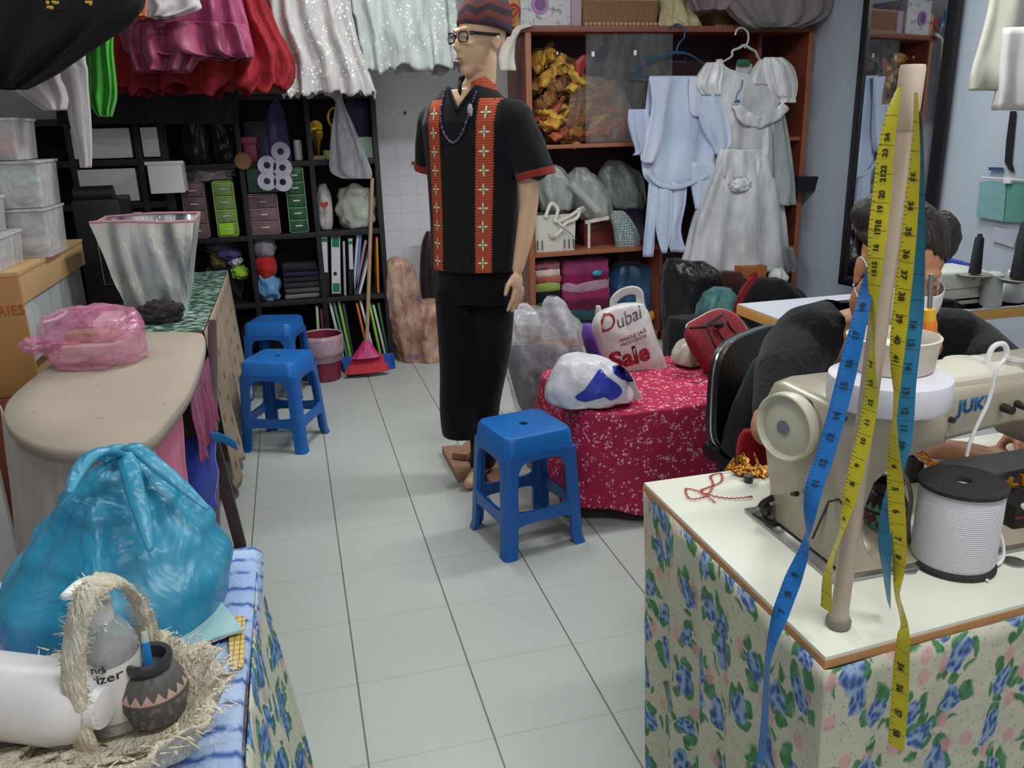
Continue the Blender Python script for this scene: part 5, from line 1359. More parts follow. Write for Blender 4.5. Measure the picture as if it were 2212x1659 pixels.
for i in range(300):
    k = rnd.random()**.8; j = min(int(k*(len(hh)-1)), len(hh)-2); p = hh[j]; T = (hh[j+1]-hh[j]).normalized(); s = T.cross(V((.3, 1, 0))).normalized(); sd_ = rnd.choice((-1, 1)); o = (s*sd_+T*rnd.uniform(-.8, .8)+V((0, rnd.uniform(-.5, .5), 0)))*rnd.uniform(.005, .014); p = p+s*.009*sd_; w_ = T*.0014
    m.quad(p-w_, p+w_, p+o+w_*.3, p+o-w_*.3)
obj('handle_fringe', m, M_raf, bk_, kind='stuff', fix=False)
# pump bottle
bt = thing('pump_bottle', 'clear hand sanitizer pump bottle with white label standing in the raffia basket', 'bottle', (.275, -3.66, LZ+.015))
bx_, by_ = A(240, 1470, Y=-3.66).x, -3.66; z0 = LZ+.017
Hb = A(220, 1335, Y=by_).z-z0
m = MB(); m.lathe([(.030, z0), (.036, z0+.004), (.0365, z0+Hb*.72), (.034, z0+Hb*.82), (.026, z0+Hb*.93), (.016, z0+Hb)], (bx_, by_, 0), 40)
obj('clear_body', m, film('bottle_clear', '#c2c4c2', .45, .08, .2), bt)
m = MB(); m.lathe([(.0372, z0+.02), (.0376, z0+.022), (.0376, z0+Hb*.66), (.0372, z0+Hb*.665)], (bx_, by_, 0), 40, cap0=False, cap1=False); m.thick(.0004)
lbv = m.bvh(); obj('label', m, plain('label_white', '#d0ccc6', .5, var=.04), bt)
for s_, py in (('nd', 1452), ('tizer', 1475)):
    p = A(196 if s_ == 'nd' else 197, py+6, Y=by_-.038); tx = textmb(s_, .0165, 0, .0002, .0002); place_text(tx, p, (1, -.28, 0), (0, 0, 1)); stick(tx, lbv, (.28, 1, 0), .0007)
    obj('lettering', tx, plain('label_ink', '#4a4a4a', .6), bt, fix=False, sharp=180)
m = MB(); m.lathe([(.0165, z0+Hb-.002), (.0175, z0+Hb+.004), (.017, z0+Hb+.022), (.009, z0+Hb+.025), (.0085, z0+Hb+.034), (.012, z0+Hb+.036)], (bx_, by_, 0), 28); obj('collar', m, M_wplast, bt)
zp = z0+Hb+.036
a_, b_ = V((bx_+.004, by_, zp)), A(138, 1290, Y=-3.72)
m = MB(); m.tube([a_+V((.012, 0, .008)), a_+V((-.004, 0, .010)), a_.lerp(b_, .5)+V((0, 0, .009)), b_], [.008, .011, .0085, .0045], 16, smooth=5, flat=.8)
obj('pump_head', m, plastic('bright_white', '#f0f0f0', .3), bt, sharp=180)
pot('clay_pot', 'round clay pen pot with pink and grey carved pattern in the raffia basket', (.336, -3.668, LZ+.016), .0405, .090, pot_mat('clay_pattern_grey', '#55514f', '#c0a094', '#b8a84a', '#5a6a70', .090, '#857874'), plain('slate_rim', '#34363c', .3))
pn = thing('pen', 'light blue pen standing in the carved clay pot', 'pen', (.336, -3.668, LZ+.03))
p0, p1 = V((.336, -3.670, LZ+.088)), A(314, 1386, Y=-3.665)
obj('barrel', MB().tube([V((.342, -3.670, LZ+.03)), p0, p1], [.005, .0058, .0048], 12), plain('pen_blue', '#2a7fc4', .3), pn); obj('clear_end', MB().tube([p1, p1+(p1-p0)*.35], [.0045, .0035], 12), film('pen_clear', '#d8dce0', .5), pn)
ct = A(330, 1400, Y=-3.60); one('clear_vial', 'upright clear plastic tube behind the clay pot in the basket', 'tube', MB().lathe([(.008, LZ+.018), (.012, LZ+.022), (.0125, ct.z+.03), (.010, ct.z+.048), (.0, ct.z+.052)], (ct.x-.004, -3.59, 0), 20), film('vial', '#c8c0b4', .5))
# white bottle lying at the left
wbt = thing('white_bottle', 'large plain white plastic bottle lying on its side in the left foreground', 'bottle', (.2, -3.72, LZ))
p0, p1 = A(-80, 1490, Z=LZ+.085), A(226, 1530, Z=LZ+.075); dd = (p1-p0).normalized(); q = dd.to_track_quat('Z', 'Y').to_matrix().to_4x4(); q.translation = p0; L = (p1-p0).length
obj('body', MB().lathe([(.02, 0), (.044, .006), (.048, .03), (.048, L*.72), (.04, L*.86), (.022, L*.93)], (0, 0, 0), 40, q, 1, 1), plastic('milk_white', '#dcd8da', .35), wbt)
obj('cap', MB().lathe([(.022, L*.93), (.024, L*.94), (.023, L), (.006, L*1.01)], (0, 0, 0), 28, q), plastic('milk_white2', '#e4e0e2', .35), wbt)
one('raffia_tuft', 'soft clump of pale raffia fibre in front of the white bottle at the left corner', 'raffia', MB().blob((.12, -3.76, LZ+.025), (.17, .05, .024), .35, 6, 9, 5, flat=LZ+.006, ridge=.3), M_raf, sharp=180)
# ================================================================ SOFT-GOODS HELPERS
def rowloft(rows, Y, dep, amp=0, nf=8, seed=0, n=72, k=4, cap=True, tilt=0, jig=0, sq=.85, top=False, hem=0):
    """rows: (py, px left, px right[, depth factor]) in the plane y=Y -> rounded, folded body"""
    L = [A(r[1], r[0], Y=Y) for r in rows]; R = [A(r[2], r[0], Y=Y) for r in rows]; D = [r[3] if len(r) > 3 else 1.0 for r in rows]
    LL, DD = catmull(L, k, False, D); RR = catmull(R, k)[0]
    rs = []; N = len(LL)
    for i, (a, b, d) in enumerate(zip(LL, RR, DD)):
        c = (a+b)/2; h = (b-a)/2; t_ = i/(N-1); ring = []
        for j in range(n):
            th = 2*PI*j/n; cs, sn = math.cos(th), math.sin(th)
            f = amp*(math.sin(nf*th+seed+1.5*noise.noise(V((cs*1.5, seed, t_*1.5))))+.8*noise.noise(V((cs*nf*.5, sn*3+seed, t_*3))))*(.35+.65*t_)
            q = c+h*math.copysign(abs(cs)**sq, cs)*(1+.25*f); q = V((q.x, Y+dep*d*(math.copysign(abs(sn)**sq, sn)*(1+f*2)) + tilt*t_, q.z + (hem*t_**6*(noise.noise(V((cs*4, sn*3, seed)))+.5*noise.noise(V((cs*13, sn*9, seed)))) if hem else 0)))
            ring.append(q)
        rs.append(ring)
    m = MB(); m.rings(rs, True, cap or top, cap)
    if jig: m.jiggle(jig, 22, seed)
    if not cap: m.thick(.0025)
    return m
def shiny(name, c, c2, rough=.35, bs=20, b=.5, sheen=.2, metal=0, scale=5):
    if name in _mats: return _mats[name]
    t = NT(name); n1 = t.noise(t.map(t.co(), (1, 1, .4)), scale, 4, .55, .4); t.color(t.mix(t.ramp(n1, [(.35, '#000000'), (.65, '#ffffff')]), c, c2)); t.set(Roughness=rough, Metallic=metal); t.b.inputs['Sheen Weight'].default_value = sheen
    t.bump(t.noise(t.map(t.co(), (1, 1, .35)), bs, 4), b, .015); _mats[name] = t.m; return t.m
def tulle(name, c, alpha=.8, sparkle=None, c2=None):
    if name in _mats: return _mats[name]
    t = NT(name); co = t.co(); n1 = t.noise(t.map(co, (1, 1, .25)), 11, 5, .6, .5); col = t.mix(n1, c, c2 or c)
    if sparkle:
        d = t.vor(co, 48, rand=1); k = t.m_('MULTIPLY', t.step(t.m_('ADD', d, t.m_('MULTIPLY', t.noise(co, 70, 2), .4)), .46, .05), t.step(t.noise(co, 9, 2), .50, .04)); col = t.mix(k, col, sparkle)
    t.color(col); t.set(Roughness=.8); a = t.node('ShaderNodeMapRange', {'Value': n1, 'From Min': .3, 'From Max': .7, 'To Min': alpha-.15, 'To Max': min(1, alpha+.2)}).outputs[0]
    t.put(t.b.inputs['Alpha'], a); t.b.inputs['Subsurface Weight'].default_value = .1; t.bump(t.noise(t.map(co, (1, 1, .3)), 40, 4), .6, .01); _mats[name] = t.m; return t.m
# ================================================================ HANGING GARMENTS, upper left
rl = thing('hanging_rail', 'steel garment rail near the ceiling with costumes hung from it', 'rail', (.1, -.2, 2.42))
obj('bar', MB().cyl((-1.44, -.15, 2.42), (1.25, -.15, 2.42), .012), M_steel, rl)
obj('bar', MB().cyl((-1.44, -1.5, 2.42), (.4, -1.5, 2.42), .012), M_steel, rl)
for x, y in ((-1.3, -.15), (1.15, -.15), (-1.3, -1.5), (.35, -1.5)): obj('rod', MB().cyl((x, y, 2.42), (x, y, ZC), .005), M_steel, rl)
def hung(name, lab, cat, rows, Y, dep, mt, **kw):
    """garment + the part above the frame that reaches the rail"""
    o = one(name, lab, cat, rowloft(rows, Y, dep, cap=False, **kw), mt, sharp=180)
    zt_ = A(rows[0][1], rows[0][0], Y=Y).z; cx = (A(rows[0][1], rows[0][0], Y=Y).x+A(rows[0][2], rows[0][0], Y=Y).x)/2
    hk = MB(); hk.tube([V((cx, Y, zt_-.02)), V((cx, Y, 2.36)), V((cx, Y+.0, 2.40)), V((cx, (-.15 if Y > -.8 else -1.5), 2.435))], .004, 6)
    obj('hanger_hook', hk, M_steel, o); return o
bcos = hung('black_costume', 'black costumes with yellow embroidery hanging in the upper left corner', 'costume',
     [(-150, -40, 240), (-60, -40, 300), (0, -40, 312), (45, -40, 285, 1), (85, -40, 230), (125, -40, 170), (160, -40, 120, .8), (192, -40, 60, .5)], -1.55, .12, shiny('black_velvet', '#010101', '#030303', .95, b=.2, sheen=0), amp=.12, nf=9, seed=1)
for i, (px, py, w) in enumerate(((118, 6, 26), (192, 7, 16), (107, 16, 10))):
    p = A(px, py, Y=-1.70); m = MB()
    for k in range(6): m.obox(p+V((w*.0016*(rnd.random()-.5), -.004, .006*(rnd.random()-.5))), (.008, .003, .006), (rnd.random(), 0, rnd.random()))
    obj('embroidery', m, plain('yellow_thread', '#d8b428', .5), bcos, label='yellow embroidery', kind='stuff')
hung('orange_satin_skirt', 'orange satin skirt edge hanging beside the black costumes', 'skirt', [(-150, 230, 300), (-60, 222, 310), (0, 220, 316), (28, 218, 316), (37, 235, 318)], -1.36, .05, shiny('orange_satin', '#b04a18', '#e0702c', .3), amp=.15, nf=6, seed=2)
hung('white_sleeve', 'long white sleeve hanging down beside the green ribbons', 'garment', [(-100, 90, 180), (0, 95, 190), (120, 95, 185), (150, 120, 190), (200, 140, 192), (260, 150, 197), (330, 168, 199), (362, 174, 198)], -1.15, .025, cloth('dull_white', '#b9b3b4', bump=.2), amp=.1, nf=5, seed=3)
hung('white_blouse', 'white blouse folds showing under the black costumes', 'blouse', [(-100, 20, 130), (0, 20, 130), (150, 15, 128), (185, 20, 138), (215, 60, 146), (238, 95, 142)], -1.30, .04, cloth('dull_white2', '#c2bbba', bump=.2), amp=.15, nf=6, seed=5)
hung('green_ribbon_cloth', 'bright green shiny ribbon cloth hanging in folds', 'cloth', [(-100, 200, 245), (60, 190, 245), (110, 188, 243), (180, 190, 250), (212, 190, 250), (235, 200, 244), (252, 214, 240)], -1.0, .03, shiny('bright_green', '#1f7a1c', '#48c030', .35, b=.3), amp=.35, nf=9, seed=4)
hung('black_skirt', 'black net skirt hanging behind the red ones above the white boxes', 'skirt', [(-80, 200, 480), (60, 150, 500), (160, 130, 510), (230, 125, 512), (268, 128, 505)], .22, .08, tulle('black_net', '#0c090b', .95, c2='#1a1216'), amp=.12, nf=12, seed=7)
hung('red_tulle_skirt', 'full red tulle skirt hanging over the cube shelf', 'skirt', [(-150, 330, 500), (-60, 290, 550), (0, 262, 572), (60, 250, 595), (120, 236, 626), (165, 232, 630), (196, 236, 612)], -.12, .16, tulle('red_tulle', '#6a0d18', .93, c2='#b01e2a'), amp=.17, nf=17, seed=8, jig=.012, hem=.06, n=140)
tier = thing('magenta_satin_skirt', 'tiered magenta satin skirt hanging in front of the red tulle', 'skirt', A(400, 0, Y=-.36))
M_mag = shiny('magenta_satin', '#6e1a40', '#9c3562', .5, b=.5)
obj('tier', rowloft([(-150, 340, 470), (-60, 300, 510), (0, 285, 520), (40, 270, 530), (68, 262, 535)], -.36, .11, .16, 11, 9, cap=False), M_mag, tier, sharp=180)
obj('tier', rowloft([(54, 275, 528), (62, 268, 534), (90, 268, 540), (118, 285, 546), (128, 400, 545, .8)], -.38, .12, .22, 13, 10, cap=False), M_mag, tier, sharp=180)
obj('tier', rowloft([(84, 280, 420), (95, 275, 424), (125, 282, 428), (155, 292, 412)], -.41, .10, .25, 9, 12, cap=False), M_mag, tier, sharp=180)
obj('hanger_hook', MB().tube([A(400, -140, Y=-.36), V((A(400, -140, Y=-.36).x, -.30, 2.40)), V((A(400, -140, Y=-.36).x, -.15, 2.435))], .004, 6), M_steel, tier)
hung('white_satin_wrap', 'white satin and net collar above the magenta skirt', 'garment', [(-150, 320, 400), (-40, 310, 425), (0, 312, 430), (20, 318, 430), (38, 322, 380)], -.58, .05, shiny('white_satin', '#b9aeb2', '#d8d0d4', .4), amp=.2, nf=6, seed=13)
hung('sequined_lace_dress', 'white lace dress with silver sequins hanging by the cube shelf', 'dress', [(-150, 590, 720), (-60, 578, 745), (0, 572, 755), (70, 585, 768), (130, 612, 785), (170, 614, 800), (205, 612, 812)], -.05, .10, tulle('sequin_lace', '#a8a0a0', .92, '#fffaf6', '#c8c1c0'), amp=.14, nf=12, seed=14, jig=.007, hem=.05, n=140)
hung('pale_tulle_dress', 'pale grey tulle dress hanging above the tiled wall', 'dress', [(-150, 790, 930), (-60, 765, 965), (0, 745, 985), (60, 755, 992), (110, 765, 996), (150, 768, 998)], .08, .11, tulle('pale_tulle', '#a4a6a4', .9, '#e8eaea', '#c2c5c4'), amp=.14, nf=15, seed=15, jig=.009, hem=.045, n=140)
# ================================================================ SHELF CONTENTS
def organizer(px0, px1, py0, py1, Y, n, tint, label, frame=None, contents=('#8a7f80',), lbl=False, handle='#d8d8d8'):
    a, b = A(px0, py0, Y=Y), A(px1, py1, Y=Y); x0, x1, z1, z0 = a.x, b.x, a.z, None
    zs = min(SZ, key=lambda q: abs(q+.016-b.z)); z0 = zs+.0165
    th = thing('drawer_organizer', label, 'drawer unit', ((x0+x1)/2, Y+.1, z0), 'small plastic drawer units in the cube shelf')
    fm = plain('frame_'+tint[1:], frame or tint, .4)
    m = MB(); m.box(x0, x0+.006, Y, Y+.2, z0, z1); m.box(x1-.006, x1, Y, Y+.2, z0, z1); m.box(x0, x1, Y, Y+.2, z1-.006, z1); m.box(x0, x1, Y, Y+.2, z0, z0+.005)
    obj('casing', m, fm, th)
    h = (z1-z0-.012)/n
    for i in range(n):
        za, zb_ = z0+.006+i*h, z0+.006+(i+1)*h-.005
        d = obj('drawer', MB().box(x0+.008, x1-.008, Y-.004, Y+.19, za, zb_, .003), film('dr_'+tint[1:], tint, .50, .2, .2), th)
        obj('drawer_lip', MB().box(x0+.006, x1-.006, Y-.008, Y-.003, zb_-.004, zb_+.002), fm, d)
        obj('handle', MB().box((x0+x1)/2-.02, (x0+x1)/2+.02, Y-.014, Y-.004, (za+zb_)/2-.003, (za+zb_)/2+.004, .002), plain('h_'+handle[1:], handle, .4), d)
        obj('contents', MB().blob(((x0+x1)/2+rnd.uniform(-.01, .01), Y+.07, (za+zb_)/2-.004), ((x1-x0)*.4, .06, h*.32), .3, 4, i+px0, 3), cloth('cn_'+contents[i % len(contents)][1:], contents[i % len(contents)]), d)
    if lbl: obj('label_card', MB().box(x1-.105, x1-.025, Y-.010, Y-.005, z0+.01, z0+.075, .002), plain('lime_card', '#a4dc28', .6), th)
YF = YS+.03
organizer(388, 453, 395, 502, YF, 4, '#9c7a80', 'mauve drawer unit at the left of the second shelf row', contents=('#7a4a50', '#8f9a3a', '#6a4048', '#7a5a52'))
organizer(456, 516, 392, 502, YF, 4, '#a8c878', 'lime drawer unit with a bright lime card, beside the mauve one', frame='#a9d84a', contents=('#7a9a88', '#86a08a', '#9aa08a', '#8a9a70'), lbl=True)
organizer(533, 607, 420, 500, YF, 3, '#a08088', 'pinkish drawer unit with coral contents in the middle column', contents=('#c86a5a', '#c04a6a', '#8a6a70'))
organizer(612, 668, 362, 500, YF, 5, '#4a7a58', 'dark green drawer unit with white handles in the middle column', frame='#6aa870', contents=('#2f4a38', '#4a6a3a', '#3a5a44'), handle='#f0f0f0')
one('green_box', 'dull green plastic box standing on the pinkish drawer unit', 'box', MB().box(A(533, 385, Y=YF).x, A(600, 385, Y=YF).x, YF, YF+.16, A(533, 418, Y=YF).z+.001, A(533, 356, Y=YF).z, .004), plastic('dull_green', '#2f5a48'))
def shelf_blob(name, lab, cat, px0, px1, py0, py1, Y, mt, amp=.15, seed=0, dep=.08, ridge=.05, rest=True, sq=.8):
    a, b = A(px0, py0, Y=Y), A(px1, py1, Y=Y); z0 = b.z
    if rest:
        zs = min(SZ, key=lambda q: abs(q+.016-b.z)); z0 = zs+.016
    h = a.z-z0; m = MB().blob(((a.x+b.x)/2, Y+dep*.6, z0+h*.46), ((b.x-a.x)/2, dep, h*.56), amp, 2.6, seed, 4, flat=z0+.001, ridge=ridge, sq=sq)
    return one(name, lab, cat, m, mt, sharp=180)
# row 1
M_brownbag = shiny('brown_film', '#181014', '#3c3034', .3)
shelf_blob('dark_bag', 'dark plastic bag of trimmings in the top left compartment of the cube shelf', 'bag', 388, 450, 235, 340, .56, M_brownbag, .3, 1, .09)
shelf_blob('dark_bag', 'dark crumpled plastic bag beside another in the top left compartment', 'bag', 448, 512, 225, 340, .58, M_brownbag, .3, 2, .09)
shelf_blob('clear_packet', 'clear crinkled packet lying on the mauve drawer unit', 'packet', 400, 505, 362, 392, YF+.03, film('packet_film', '#a89aa0', .5, .12), .3, 3, .07, rest=False)
c0 = A(528, 250, Y=.60); one('purple_box', 'dark purple box in the top middle compartment', 'box', MB().box(A(528, 285, Y=.56).x, A(575, 285, Y=.56).x, .56, .72, SZ[3]+.016, A(528, 262, Y=.56).z, .004), plain('deep_purple', '#2c1736', .5))
one('magenta_lid_tub', 'small tub with a magenta lid in front of the purple box', 'tub', MB().box(A(519, 310, Y=.50).x, A(556, 310, Y=.50).x, .48, .55, A(519, 312, Y=.50).z, A(519, 296, Y=.50).z, .004).box(A(525, 310, Y=.50).x, A(553, 310, Y=.50).x, .485, .545, SZ[3]+.016, A(519, 312, Y=.50).z, .003), plain('magenta_pl', '#a3245c', .4))
cc = A(646, 345, Y=.50); one('white_jar', 'white cylindrical jar in the top middle compartment', 'jar', MB().lathe([(.02, 0), (.024, .004), (.024, .10), (.020, .115), (.0, .116)], (cc.x, .53, SZ[3]+.016), 24), M_wplast)
rc = A(525, 348, Y=.42); m = MB(); m.lathe([(.0, -.012), (.016, -.016), (.022, -.010), (.032, -.014), (.044, -.008), (.046, .0), (.04, .004)], (0, 0, 0), 40, Matrix.Translation(rc) @ Matrix.Rotation(-PI/2, 4, 'X') @ Matrix.Scale(-1, 4, (0, 0, 1)), mod=lambda a, t, r: r*(1+.05*math.sin(a*12)))
one('hanging_straw_rosette', 'gold straw rosette fixed to the front of the cube shelf', 'ornament', m, plain('straw_gold', '#a97a54', .5, bump=.6, bs=120))
# toilet rolls in a hanging bag
tr_ = thing('hanging_toilet_rolls', 'hanging clear purple bag holding five white toilet rolls at the cube shelf', 'toilet rolls', A(595, 360, Y=.40))
for px, py in ((606, 327), (577, 357), (610, 362), (577, 391), (611, 393)):
    p = A(px, py, Y=.385); m = MB(); m.lathe([(.018, .03), (.019, 0), (.050, .0), (.053, .006), (.053, .09), (.018, .09), (.018, .03)], (0, 0, 0), 36, Matrix.Translation(p+V((0, -.03, 0))) @ Matrix.Rotation(-PI/2, 4, 'X'), cap0=False, cap1=False)
    obj('toilet_roll', m, plain('tissue_white', '#d6d4da', .9), tr_)
obj('bag_film', rowloft([(215, 590, 600, .2), (235, 580, 612, .4), (270, 572, 620, .8), (310, 566, 626, 1), (360, 558, 632, 1), (400, 558, 632, 1), (412, 575, 620, .7)], .385, .065, .06, 7, 3), film('purple_film', '#8a78c0', .06, .15, .2), tr_, sharp=180)
# trophies
def trophy(px, py0, py1, Y, lab, z0=None, W=1.0):
    a, b = A(px, py0, Y=Y), A(px, py1, Y=Y); H = a.z-b.z; th = thing('trophy', lab, 'trophy', (a.x, Y, b.z))
    G = plain('polished_gold', '#c8a22c', .22, .85)
    obj('base', MB().box(a.x-.04, a.x+.035, Y-.03, Y+.03, SZ[3]+.016, SZ[3]+.040, .003), plain('trophy_wood', '#b09070', .6), th)
    m = MB(); m.lathe([(.004, SZ[3]+.04), (.008, b.z+H*.1), (.018, b.z+H*.35), (.034*W, b.z+H*.55), (.030*W, b.z+H*.68), (.014, b.z+H*.74)], (a.x, Y, 0), 12, mod=lambda q, t, r: r*(1+.25*abs(math.sin(q*3))))
    obj('cup', m, G, th)
    m = MB(); m.lathe([(.0, -.006), (.026*W, -.005), (.036*W, -.012), (.042*W, 0), (.036*W, .012), (0, .006)], (0, 0, 0), 28, Matrix.Translation((a.x, Y, b.z+H*.82)) @ Matrix.Rotation(PI/2, 4, 'X')); obj('medallion', m, G, th)
trophy(681, 262, 330, .50, 'gold trophy with a round medallion on the top right compartment shelf')
tw = thing('curved_trophy', 'gold curved trophy top behind the hanging clear bag', 'trophy', (A(718, 300, Y=.56).x, .56, SZ[3]+.016))
obj('curl', MB().tube([A(x, y, Y=.56) for x, y in ((722, 275), (712, 268), (708, 252), (712, 238), (722, 232), (728, 240))], [.006, .011, .014, .012, .009, .004], 10, smooth=5), plain('polished_gold', '#c8a22c', .22, .85), tw)
obj('base', MB().lathe([(.03, SZ[3]+.016), (.03, SZ[3]+.03), (.006, SZ[3]+.04), (.006, A(718, 272, Y=.56).z)], (A(718, 300, Y=.56).x, .56, 0), 20), plain('trophy_wood', '#b09070', .6), tw)
one('blue_booklet', 'tall dark blue booklet leaning in the top right compartment', 'booklet', MB().box(A(748, 255, Y=.66).x, A(797, 255, Y=.66).x, .66, .675, SZ[3]+.016, A(760, 214, Y=.66).z, .001), plain('night_blue', '#26385c', .5, var=.4, vs=14))
one('mint_box', 'pale mint box at the right end of the top compartment', 'box', MB().box(A(772, 320, Y=.52).x, A(806, 320, Y=.52).x, .52, .62, SZ[3]+.016, A(780, 296, Y=.52).z, .003), plain('mint_card', '#a9c4b0', .6))
one('lime_tub', 'small yellow-green tub between the trophy and the mint box', 'tub', MB().lathe([(.018, 0), (.024, .03), (.022, .05), (0, .052)], (A(706, 330, Y=.55).x, .55, SZ[3]+.016), 20), plain('yellow_green', '#b8c46a', .5))
cb_ = thing('hanging_clear_bag', 'empty clear plastic bag hanging to a point in front of the shelf', 'bag', A(755, 300, Y=.37))
obj('film_bag', rowloft([(205, 728, 738, .3), (240, 722, 750, .5), (280, 716, 768, .8), (330, 713, 788, 1), (370, 714, 802, .9), (386, 740, 802, .5)], .37, .03, .25, 6, 6), film('clear_hang', '#c8c8d2', .28, .12, .45), cb_, sharp=180)
# row 2, right
o = shelf_blob('rice_bag', 'white plastic bag with a red heart print in the right column', 'bag', 679, 722, 402, 488, .53, film('white_bagf', '#d4ccc8', .9, .35, .1), .06, 9, .07)
p = A(700, 444, Y=.445); m = MB(); hs = [(0, -.022), (.026, .004), (.024, .018), (.012, .022), (0, .014), (-.012, .022), (-.024, .018), (-.026, .004)]; m.prism(hs, p, (1, 0, 0), (0, 0, 1), -.002); obj('heart_print', m, plain('heart_red', '#b03a40', .6), o)
shelf_blob('foam_bag', 'pale translucent bag of white filling in the right column', 'bag', 726, 815, 405, 488, .54, film('pale_bagf', '#c9cfc0', .85, .3, .15), .15, 12, .08)
# row 3
cl = [('#4a4a78', 466, 518, 545, 560), ('#c8c6d8', 490, 522, 556, 575), ('#7a7040', 452, 492, 548, 580), ('#96c23a', 495, 535, 580, 602), ('#d8c82a', 484, 500, 588, 600), ('#5a5560', 440, 500, 520, 548)]
names = ['purple-blue', 'pale lavender', 'olive', 'lime green', 'yellow', 'grey']
for i, (c, a, b, y0, y1) in enumerate(cl):
    Y_ = .50+.02*(i % 3); p0, p1 = A(a, y0, Y=Y_), A(b, y1, Y=Y_); m = MB().blob(((p0.x+p1.x)/2, Y_+.06, (p0.z+p1.z)/2), ((p1.x-p0.x)/2*1.1, .08, (p0.z-p1.z)/2*1.25), .2, 3, i, 4, ridge=.15)
    one('crumpled_cloth', names[i]+' crumpled cloth piled in the left column behind the desk end', 'cloth', m, cloth('cc%d' % i, c), 'crumpled cloths in the third shelf row', sharp=180)
shelf_blob('dark_cloth_heap', 'heap of dark cloth under the coloured cloths in the left column', 'cloth', 430, 522, 580, 636, .52, cloth('near_black_cloth', '#121016'), .2, 5, .1)
shelf_blob('grey_hat', 'light grey cloth hat on top of a red one in the middle column', 'hat', 540, 598, 506, 556, .50, cloth('hat_grey', '#8f8790'), .1, 6, .085, rest=False, sq=1)
shelf_blob('red_hat', 'bright red rounded cloth under the grey hat', 'hat', 545, 600, 548, 603, .50, cloth('hat_red', '#b82a26'), .08, 7, .085, rest=False, sq=1)
shelf_blob('blue_cloth', 'sky blue and pink cloth below the red hat', 'cloth', 552, 606, 594, 634, .50, cloth('sky_cloth', '#6a9ac8', var=.5, vs=12), .2, 8, .08)
for i in range(6):
    z = SZ[1]+.017+i*.033; p0, p1 = A(608, 575, Y=.5).x, A(690, 575, Y=.5).x
    m = MB(); c_ = ['#77716f', '#55505a', '#3a3438', '#2c2836', '#2a2848', '#26222c'][i]
    m.box(p0+.004*(i % 2), p1-.004*(i % 3), .475, .70, z, z+.030, .012); m.jiggle(.006, 9, i)
    one('folded_garment', ['grey', 'charcoal', 'dark brown', 'black-violet', 'navy', 'black'][i]+' folded garment, number %s from the bottom of the dark pile' % ['one', 'two', 'three', 'four', 'five', 'six'][i], 'clothes', m, cloth('fold%d' % i, c_), 'dark folded garments in the middle column', sharp=180)
# binders and folders
def spine(name, lab, cat, pxt, pxb, py0, py1, w, col, Y=.475, dep=.22, kids=None, th=None):
    t0, b0_ = A(pxt, py0, Y=Y), A(pxb, py1, Y=Y); ang = math.atan2(t0.x-b0_.x, t0.z-b0_.z)
    zs = min(SZ, key=lambda q: abs(q+.016-b0_.z))+.0165; H = t0.z-zs
    M_ = Matrix.Translation((b0_.x, Y+dep/2, zs+w*.5*abs(math.sin(ang)))) @ Matrix.Rotation(ang, 4, 'Y')
    t_ = thing(name, lab, cat, (b0_.x, Y+dep/2, zs), 'binders and folders in the cube shelf')
    obj('cover', MB().box(-w/2, w/2, -dep/2, dep/2, 0, H/math.cos(ang), .002, M_), plain('sp_'+col[1:], col, .5, var=.05), t_)
    for (nm, x0, x1, z0, z1, c) in (kids or ()):
        obj(nm, MB().box(x0*w, x1*w, -dep/2-(.0035 if nm != 'spine_label' else .002), -dep/2+.001, z0*H, z1*H, 0, M_), plain('sp_'+c[1:], c, .5, var=.03), t_)
    return t_
W_ = '#d4d2da'; G_ = '#1e7a4c'
bA = spine('lever_arch_binder', 'black binder with a white spine label and green band, left of the two big binders', 'binder', 697, 700, 508, 632, .062, '#131216', kids=[('spine_label', -.38, .38, .40, .97, W_), ('green_band', -.38, .38, .89, .94, G_), ('finger_ring', -.25, .1, .16, .30, '#8a8a90')])
bB = spine('lever_arch_binder', 'black binder with a long white and green spine label, beside the shorter-labelled one', 'binder', 724, 726, 500, 632, .062, '#131216', kids=[('spine_label', -.42, .42, .04, .97, W_), ('green_block', -.34, .34, .76, .94, G_), ('green_block', -.34, .34, .06, .20, G_)])
M_r = MB().cyl(A(724, 591, Y=.474)+V((0, -.003, 0)), A(724, 591, Y=.474)+V((0, -.001, 0)), .011); obj('finger_hole', M_r, M_dark, bB)
spine('lever_arch_binder', 'slim black binder leaning beside the big binders', 'binder', 756, 760, 512, 630, .035, '#15141a', kids=[('spine_label', -.3, .35, .45, .97, W_), ('green_band', -.3, .35, .88, .93, G_)])
for i, (pt_, pb_x, y0, c, nm) in enumerate(((742, 745, 522, '#b0aac0', 'lilac'), (772, 762, 505, '#c8cad8', 'pale white'), (778, 768, 505, '#6a8ac0', 'blue-edged'), (788, 766, 520, '#a87a88', 'dull pink'), (797, 776, 545, '#d8d6da', 'white'))):
    spine('folder', nm+' folder leaning in the right column beside the binders', 'folder', pt_, pb_x, y0, 628, .014, c)
spine('folder', 'thin bright orange folder standing at the right end of the binder row', 'folder', 814, 817, 512, 626, .012, '#d88a1e')
for i, (pt_, pb_x, y0, c, nm) in enumerate(((712, 741, 645, '#c2cec8', 'grey-white'), (722, 750, 652, '#4f8a70', 'sea green'), (732, 757, 648, '#8cc44a', 'lime green'), (742, 762, 655, '#3a4a40', 'dark green'), (684, 690, 662, '#b4c29a', 'pale olive'), (694, 700, 668, '#7a3a3a', 'dark red'))):
    spine('magazine', nm+' magazine leaning in the bottom row behind the wastebasket', 'magazine', pt_, pb_x, y0, 765, .016, c)
